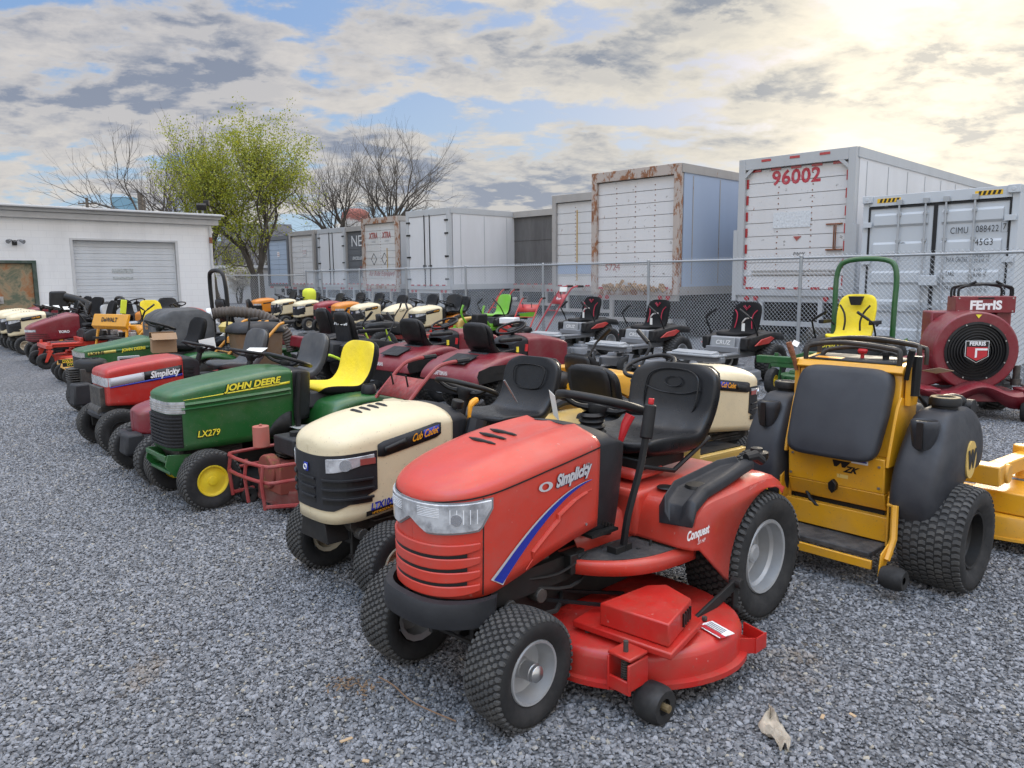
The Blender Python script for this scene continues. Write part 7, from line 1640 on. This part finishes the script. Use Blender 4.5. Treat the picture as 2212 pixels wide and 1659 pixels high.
t=place(t,-4.12,9.4,-141,'walk-behind with curved orange handlebars and a pale round cap, left one of its pair'); mb=MB(); mb.rev([(.03,.0),(.09,.02),(.11,.09),(.06,.14),(.001,.15)],c=(-.62,0,.86),axis='z',n=18); mb.build('pale_cap',mat('pale yellow plastic',(.55,.42,.12),rough=.4),t)
# grey hopper bin with brown bag
t=thing('bag_bin','brown fabric grass bag with a charcoal rim behind the orange handlebars','grass bag',(-3.25,9.7,0),R(40)); 
mb=MB(); mb.loft([[(x*k,y*k,z) for x,y in ellip(0,0,.30,.26,28,.5)] for k,z in ((.80,.45),(.92,.50),(.96,.7),(1,.88))]); mb.build('bag',mat('brown fabric',(.17,.105,.06),rough=.9,bump=.4,bscale=30,dirt=.3),t,smooth=50)
mb=MB(); mb.loft([[(x*k,y*k,z) for x,y in ellip(0,0,.30,.26,28,.5)] for k,z in ((1.02,.87),(1.12,.89),(1.12,.92),(1.0,.97),(.8,1.0),(.3,1.01))]); mb.build('rim',BLK2,t,smooth=40)
for s_ in (1,-1): mb=MB(); mb.cyl((s_*.15,0,.0),(s_*.15,0,.5),.02,n=8); mb.build('leg',DK,t)
# small engine with cardboard box between the two older tractors
t=thing('small_engine','small black and silver engine with a white slotted grille beside the red hood','engine',(-4.25,8.35,0),R(-138)); engine(t,(.35,.05,.62),1.1,shroud=BLK); mb=MB(); mb.box((.1,.0,.3),(.5,.4,.5)); mb.build('base',DK,t,bevel=.02)
mb=MB(); mb.box((.02,.22,.66),(.22,.02,.16)); gg=mb.build('grille',LGREY,t,bevel=.006)
for k in range(4): mb=MB(); mb.box((.02,.233,.61+.033*k),(.18,.006,.014)); mb.build('grille_slot',KDEC,gg,smooth=0)
p=D(166,846,7.9); t=thing('plastic_bumper','pair of dark grey bumper blocks beside the nose of the older red tractor','bumper',(p.x,p.y,p.z-.12),R(-138))
for k in (0,1): mb=MB(); mb.box((.0-.05*k,.20-.34*k,.12+.03*k),(.20,.22,.22),top=(.85,.9)); mb.build('bumper_block',BLK2,t,bevel=.02)
mb=MB(); mb.box((-.35,0,.02),(.7,.12,.08)); mb.cyl((-.6,0,.0),(-.6,0,-.42),.03); mb.cyl((-.6,-.25,-.27),(-.6,.25,-.27),.14,n=20); mb.build('mount',DK,t)
def cbox(label,x,y,z,w,d,hh,h,mt=None):
    t=thing('cardboard_box',label,'box',(x,y,z),R(h)); m_=mat('cardboard',(.30,.19,.11),rough=.9,dirt=.2); mb=MB(); mb.box((0,0,hh/2),(w,d,hh)); mb.build('carton',m_,t,smooth=0,bevel=.003)
    for s_ in (1,-1): mb=MB(); mb.box((0,s_*(d*.5+.05),hh+.03),(w,.12,.004),rot=(s_*-35,0,0)); mb.build('flap',m_,t,smooth=0)
    return t
t=cbox('open brown cardboard box standing on the dash beside the orange handlebars',-4.02,8.8,.72,.26,.22,.16,30)
t=cbox('small brown cardboard box on the gravel left of the yellow and red mower',-3.05,18.6,0,.45,.35,.28,20); mb=MB(); mb.cyl((.05,-.19,.14),(.05,-.176,.14),.08,n=16); mb.build('red_mark',RDEC,t)
# yellow panelled red frame machine far left + red zero turn
t=zt('zero_turn_mower','bright red zero turn mower whose black roll bar carries a lime tag',-7.55,14.5,-140,RED,BLK,RED,rim=BLK,seatm=CLO,dy=.55,sH=.42,rr=.26)
rops(t,-.1,.34,.5,1.20,BLK,r=.028); mb=MB(); mb.box((-.12,.36,1.05),(.10,.04,.26),rot=(0,-8,0)); mb.build('lime_tag',mat('lime vinyl',(.62,.70,.04),rough=.5),t,bevel=.01)
t=thing('tool_rack','yellow lettered work stand loaded with small tools in front of the red mower','tool rack',(-6.6,12.6,0),R(-118))
for s_ in (1,-1):
    mb=MB(); mb.tube([(.12,s_*.40,0),(0,s_*.38,.6),(-.05,s_*.36,.92)],.022,n=8); mb.build('leg',YEL,t)
mb=MB(); mb.prism([(.0,.74),(.05,.80),(-.02,.99),(-.06,.99)],'y',-.44,.44); pp=mb.build('yellow_panel',YEL,t,bevel=.008); text('DeWALT',((.022,0,.90),(0,1,0),(-.30,0,1)),.10,KDEC,pp,bold=.003)
mb=MB(); mb.box((-.15,0,.60),(.42,.84,.03)); mb.build('shelf',DK,t)
random.seed(5)
for k in range(9):
    mb=MB(); mb.box((-.15+random.uniform(-.12,.12),-.36+.09*k,.65+random.uniform(0,.04)),(.10,.07,.08),rot=(0,0,random.uniform(0,90))); mb.build('small_part',[LGREY,DK,mat('pinkish part',(.45,.25,.2)),GREYM][k%4],t,bevel=.01)
# ---------------------------------------------------------------- row along the fence
GR3='riding tractors lined up along the fence'
def at_(u,d): p=D(u,600,d); return p.x,p.y
def front(u,d,h,L_=1.35):       # place origin so that the nose is at pixel column u, depth d
    x,y=at_(u,d); return x-L_*math.cos(R(h)),y-L_*math.sin(R(h))
hh=-138
x,y=front(895,17.7,hh); c3,H,b=cub('cream tractor along the fence, rightmost of the cream ones',x,y,hh,group=GR3)
for u,d,lb in ((766,19.8,'cream tractor along the fence whose seat has a lime cover'),(640,23.0,'cream tractor along the fence between another cream one and a red one'),(592,24.4,'cream tractor along the fence right of the leftmost orange one')):
    x,y=front(u,d,hh); place(c3,x,y,hh,lb)
# rounder cream one with hood lettering
LST=[(.76,.25,.47,.78,.90),(.95,.26,.44,.77,.91),(1.15,.26,.41,.74,.88),(1.30,.245,.39,.70,.83),(1.38,.21,.385,.67,.78),(1.43,.14,.385,.65,.735),(1.45,.06,.385,.64,.70),(1.452,.001,.385,.63,.69)]
x,y=front(834,18.8,hh); t,H,b=tractor('lawn_tractor','rounded cream tractor along the fence with script lettering high on its hood',x,y,hh,LST,CREAM,DYEL2,CRIM,tread=None,group=GR3,rtread='bar',flat=2)
e=dlx(H,1.30); mb=MB(); H.strip(mb,e,H.L-e,.50,.66,off=.006,n=24); gr=mb.build('grille',BLK2,t,smooth=30); mb=MB(); H.strip(mb,e+.01,H.L-e-.01,.67,.72,off=.006,n=24); mb.build('headlight',mat('dusty lens',(.35,.34,.28),rough=.3),t)
for k in range(4): mb=MB(); H.strip(mb,e+.02,H.L-e-.02,.515+.035*k,.53+.035*k,off=.014,n=20,th=.01); mb.build('grille_bar',BLK,gr)
H.text('Cub Cadet',dlx(H,.98),.765,.09,KDEC,b,shear=.4,rise=.1,off=.01)
def plain(label,u,d,hm,gm,model=None):
    x,y=front(u,d,hh); t,H,b=tractor('lawn_tractor',label,x,y,hh,CUBST,hm,hm,CRIM,tread=None,group=GR3,rtread='bar',tuck=.04,flat=2.6)
    e=dlx(H,1.22); mb=MB(); H.strip(mb,e,H.L-e,.47,.66,off=.006,n=24); gr=mb.build('grille',BLK,t,smooth=30)
    for k in range(4): mb=MB(); H.strip(mb,e+.02,H.L-e-.02,.485+.04*k,.50+.04*k,off=.014,n=20,th=.01); mb.build('grille_bar',gm,gr)
    for a0,a1 in ((.04,.36),(.64,.96)): mb=MB(); H.strip(mb,e+(H.L-2*e)*a0,e+(H.L-2*e)*a1,.665,.715,off=.008,n=10); mb.build('headlight',LENS,t)
    mb=MB(); A=[];B_=[]
    for i in range(8): xx=.84+.34*i/7; A.append(H.pt(dlx(H,xx),.735-.03*i/7,.005)); B_.append(H.pt(dlx(H,xx),.775-.03*i/7,.005))
    mb.loft([A,B_],closed=False,cap=False); mb.build('side_band',BLK,b,solid=.001); return t
plain('red tractor with white headlights along the fence between cream and orange ones',685,21.9,paint('crimson paint',(.30,.012,.03)),BLK)
to=plain('orange tractor along the fence between the red one and a cream one',724,21.1,ORNG,BLK)
x,y=front(548,25.8,hh); place(to,x,y,hh,'leftmost orange tractor along the fence, just beyond the black seat')
for u,v,d,lb in ((806,672,20.6,'lime seat cover on a tractor by the fence, right of the middle orange one'),(668,634,25.0,'lime seat cover on a tractor by the fence near the left trailers')):
    p=D(u,v,d); t=thing('seat_cover',lb,'seat cover',tuple(p),R(-138)); mb=MB(); mb.loft([[(x_*k,y_*k,z) for x_,y_ in ellip(0,0,.17,.24,20,.6)] for k,z in ((.9,-.22),(1,-.12),(1.02,.0),(.95,.10),(.6,.16),(.1,.17))]); mb.build('cloth',mat('lime cloth',(.66,.72,.05),rough=.7,bump=.4,bscale=25),t,smooth=60)
# small orange rider on a red deck with black seat
x,y=at_(976,18.4); t=thing('riding_mower','small orange riding mower with a black seat on a red wide deck','riding mower',(x,y,0),R(-125))
seat(t,.0,.76,VIN,hw=.24,L_=.40,H_=.38,shell=BLK); mb=MB(); mb.prism([(-.25,.40),(.30,.38),(.42,.44),(.36,.60),(.1,.68),(-.25,.68)],'y',-.22,.22); mb.build('body',ORNG,t,bevel=.04)
for s_ in (1,-1): 
    wheel(t,(-.1,s_*.40,.24),.24,.18,.12,BLK,s_,'bar'); mb=MB(); mb.tube([(.4,s_*.2,.48),(.1,s_*.34,.64),(-.3,s_*.40,.56)],.05,n=8,smooth=3); mb.build('fender_trim',BLK,t)
    caster(t,(.85,s_*.46,0),.15,.10,.06,BLK,LGREEN,ang=180)
deck(t,.35,0,.38,.62,.08,.26,RED2,covers=True,wheels=False); mb=MB(); mb.box((.75,0,.38),(.08,.98,.08)); mb.box((.45,.25,.38),(.6,.06,.06)); mb.box((.45,-.25,.38),(.6,.06,.06)); mb.build('frame',RED2,t)
# bright green rider
x,y=at_(1090,17.6); t=zt('zero_turn_mower','bright green and black mower with a green backed seat beside the white topped engine',x,y,-140,LGREEN,BLK2,LGREEN,rim=BLK,seatm=LGREEN,cover=CLO,sH=.44,sz=.66,dy=.5,eng=False,accent=None)
mb=MB(); mb.prism([(-.05,.62),(-.05,.72),(-.5,.74),(-.55,.64)],'y',.45,.47); mb.build('pod_stripe',LGREEN,t); mb=MB(); mb.box((1.05,.40,.62),(.30,.22,.26)); mb.build('black_box',BLK,t,bevel=.03)
for s_ in (1,-1): mb=MB(); mb.tube([(.75,s_*.42,.45),(.95,s_*.40,.72),(.90,s_*.38,.92)],.025,n=8,smooth=3); mb.build('green_arm',LGREEN,t)
# edger with white topped engine + trencher with tall red handles
x,y=at_(1108,16.4); t,pn=walk('walk_behind_mower','red engined walk-behind with a white fuel tank on top','walk-behind mower',x,y,-120,LGREEN,RED2,GREYM,hz=1.05,hx=-1.0,panel=RED2,w=.24); mb=MB(); mb.box((.16,0,.62),(.28,.36,.13)); mb.build('fuel_tank',WHT,t,bevel=.02); mb=MB(); mb.cyl((.26,0,.40),(.36,0,.40),.15,n=22); mb.build('recoil_cover',RED2,t,bevel=.01)
x,y=at_(1145,15.9); t,pn=walk('trencher','red machine with tall slanted red handles and a dark label plate','aerator',x,y,-155,RED2,paint('bright red tube',(.42,.015,.03)),GREYM,hz=1.32,hx=-1.05,w=.22,panel=paint('bright red tube',(.42,.015,.03)),curve=.34,frontw=False); text('Plugr',((-.665,0,1.075),(0,1,0),(-.4,0,1)),.10,WDEC,pn,bold=.002)
paper(t,(-.78,.0,1.27),.18,.10,(15,0,-60))
x,y=at_(1035,19.5); t,pn=walk('walk_behind_mower','red walk-behind near the fence with its handles up, behind the bright green mower','walk-behind mower',x,y,-150,RED2,RED2,GREYM,hz=1.2,hx=-1.0,panel=RED2)
# ---------------------------------------------------------------- clutter of machines in front of the garage
k_=0
def bk(fn,*a,**k): return fn(*a,**k)
x,y=at_(168,19.0); t=zt('zero_turn_mower','dark mower with a boxy black bagger and chute in front of the rusty door',x,y,30,BLK2,BLK2,BLK2,seatm=CLO,eng=False); mb=MB(); mb.box((-.45,-.1,1.08),(.42,.6,.42),top=(.85,.9)); mb.build('bagger_box',BLK,t,bevel=.04); mb=MB(); mb.tube([(-.30,-.35,1.15),(.0,-.50,1.05),(.4,-.62,.78),(.6,-.7,.45)],.10,n=14,smooth=4); mb.build('bagger_chute',BLK,t)
x,y=at_(262,17.0); t=tractor('lawn_tractor','orange tractor with a raised steering wheel in front of the roll up door',x,y,-30,CUBST,ORNG,ORNG,CRIM,group='machines parked in front of the garage',stz=1.08,seatm=CLO)[0]
x,y=at_(320,16.0); t=zt('zero_turn_mower','yellow mower with a tall yellow and black seat in front of the roll up door',x,y,-35,YEL,YEL,YEL,seatm=SEATY,cover=CLO,sH=.46,sz=.62,group='machines parked in front of the garage')
x,y=at_(205,17.6); t=zt('zero_turn_mower','yellow mower with a dark seat left of the tall yellow and black seat',x,y,-120,DYEL,DYEL,DYEL,seatm=CLO,group='machines parked in front of the garage')
x,y=at_(232,15.4); t=zt('zero_turn_mower','black mower with a pale grey seat behind the yellow lettered stand',x,y,-20,BLK2,BLK2,RED2,seatm=mat('pale grey vinyl',(.32,.34,.36),rough=.6),sH=.36,sz=.66,group='machines parked in front of the garage')
x,y=at_(360,18.5); t=tractor('lawn_tractor','red tractor with a black seat at the right side of the roll up door',x,y,-40,CUBST,RED2,RED2,CRIM,group='machines parked in front of the garage',seatm=VIN)[0]
x,y=at_(180,21.0); t=tractor('lawn_tractor','burgundy tractor with dark seat nearest the left edge of the roll up door',x,y,-130,CUBST,BURG,BURG,CRIM,group='machines parked in front of the garage',seatm=CLO)[0]
for i,(u,d,lb) in enumerate(((292,13.4,'red and yellow snow thrower with slanted chute, left of its twin'),(325,12.9,'red and yellow snow thrower with slanted chute nearest the charcoal bagger'))):
    x,y=at_(u,d); t=thing('snow_thrower',lb,'snow thrower',(x,y,0),R(-150),'red and yellow snow throwers')
    mb=MB(); mb.prism([(.45,.05),(.45,.35),(.20,.50),(.0,.45),(.0,.05)],'y',-.30,.30); mb.build('housing',RED,t,bevel=.02)
    mb=MB(); mb.loft([[(x_+k*.10,y_,z) for x_,y_ in ellip(.15,0,.12*sc,.12*sc,14)] for k,z,sc in ((0,.45,1),(.3,.62,.9),(1.2,.80,1.1))],cap=False); mb.build('chute',YEL,t,solid=.005)
    mb=MB(); mb.add([(-.30,.22,.70),(-.30,-.22,.70),(-.52,-.2,.96),(-.52,.2,.96)],[(0,1,2,3)]); mb.build('panel',YEL,t,solid=.02)
    for s_ in (1,-1): mb=MB(); mb.tube([(-.05,s_*.22,.3),(-.5,s_*.24,.9),(-.72,s_*.24,.95)],.015,n=6); mb.build('handle_bar',BLK,t); wheel(t,(-.12,s_*.25,.19),.19,.12,.09,YEL,s_,'lug')
# ---------------------------------------------------------------- litter on the gravel
p=G(1668,1590); mb=MB(); random.seed(11); rr=[]
for i in range(9):
    r_=[]
    for j in range(13):
        a=-1+2*i/8; b=j/12; wd=(.035+.03*math.sin(b*3.0))*(1 if b<.62 else max(.12,1-(b-.62)*2.6)); r_.append((p.x+a*wd*.55+.03*b*b+.012*math.sin(b*9),p.y-.10+.24*b,.022+.010*math.sin(a*5+b*7)+.007*math.sin(b*23+a*4)+.004))
    rr.append(r_)
mb.loft(rr,closed=False,cap=False); o=mb.build('dry_husk',mat('dry husk',(.38,.33,.26),rough=.8,var=.3,dscale=30,bump=.5,bscale=50),smooth=60,solid=.0015); tag(o,'crumpled pale dry husk lying on the gravel at lower right','leaf')
def bit(name,label,pts,r,mt,n=6):
    mb=MB(); mb.tube([tuple(G(u,v,z)) for u,v,z in pts],r,n=n,smooth=3); o=mb.build(name,mt); tag(o,label,name.replace('_',' ')); return o
TW_=mat('dry twig',(.20,.12,.07),rough=.9)
bit('twig','long thin brown twig on the gravel left of the front wheel',[(818,1462,.02),(850,1480,.028),(885,1512,.02),(930,1535,.03),(985,1558,.018)],.0028,TW_)
for i,(u,v,du,dv,lb) in enumerate(((735,1606,26,-16,'pale wood splinter on the gravel near the bottom edge'),(783,1645,14,-3,'short wood chip at the very bottom edge'),(1870,1440,0,0,''),(1775,1555,4,-14,'small upright pale splinter right of the husk'),(1845,1542,14,3,'tan wood chip beside the red deck'))):
    if not lb: continue
    if i==4: u,v=1835,1543
    mb=MB(); a=G(u,v,.022); b=G(u+du,v+dv,.028); c=(a+b)/2; mb.box(tuple(c),((b-a).length,.012,.004),rot=(4,6,math.degrees(math.atan2(b.y-a.y,b.x-a.x)))); o=mb.build('wood_chip',mat('pale wood',(.42,.30,.18),rough=.8),bevel=.001); tag(o,lb,'wood chip','wood bits on the gravel')
# dry leaf litter patch
mb=MB(); random.seed(21)
for k in range(60):
    p=G(760+random.gauss(0,28),1478+random.gauss(0,10),.018+random.random()*.01); mb.box(tuple(p),(.012+random.random()*.012,.006,.0015),rot=(random.uniform(-30,30),random.uniform(-30,30),random.uniform(0,180)))
o=mb.build('leaf_litter',mat('brown litter',(.17,.11,.065),rough=.9)); tag(o,'scatter of brown leaf crumbs on the gravel','leaf litter',kind='stuff')
print('objects',len(bpy.data.objects))
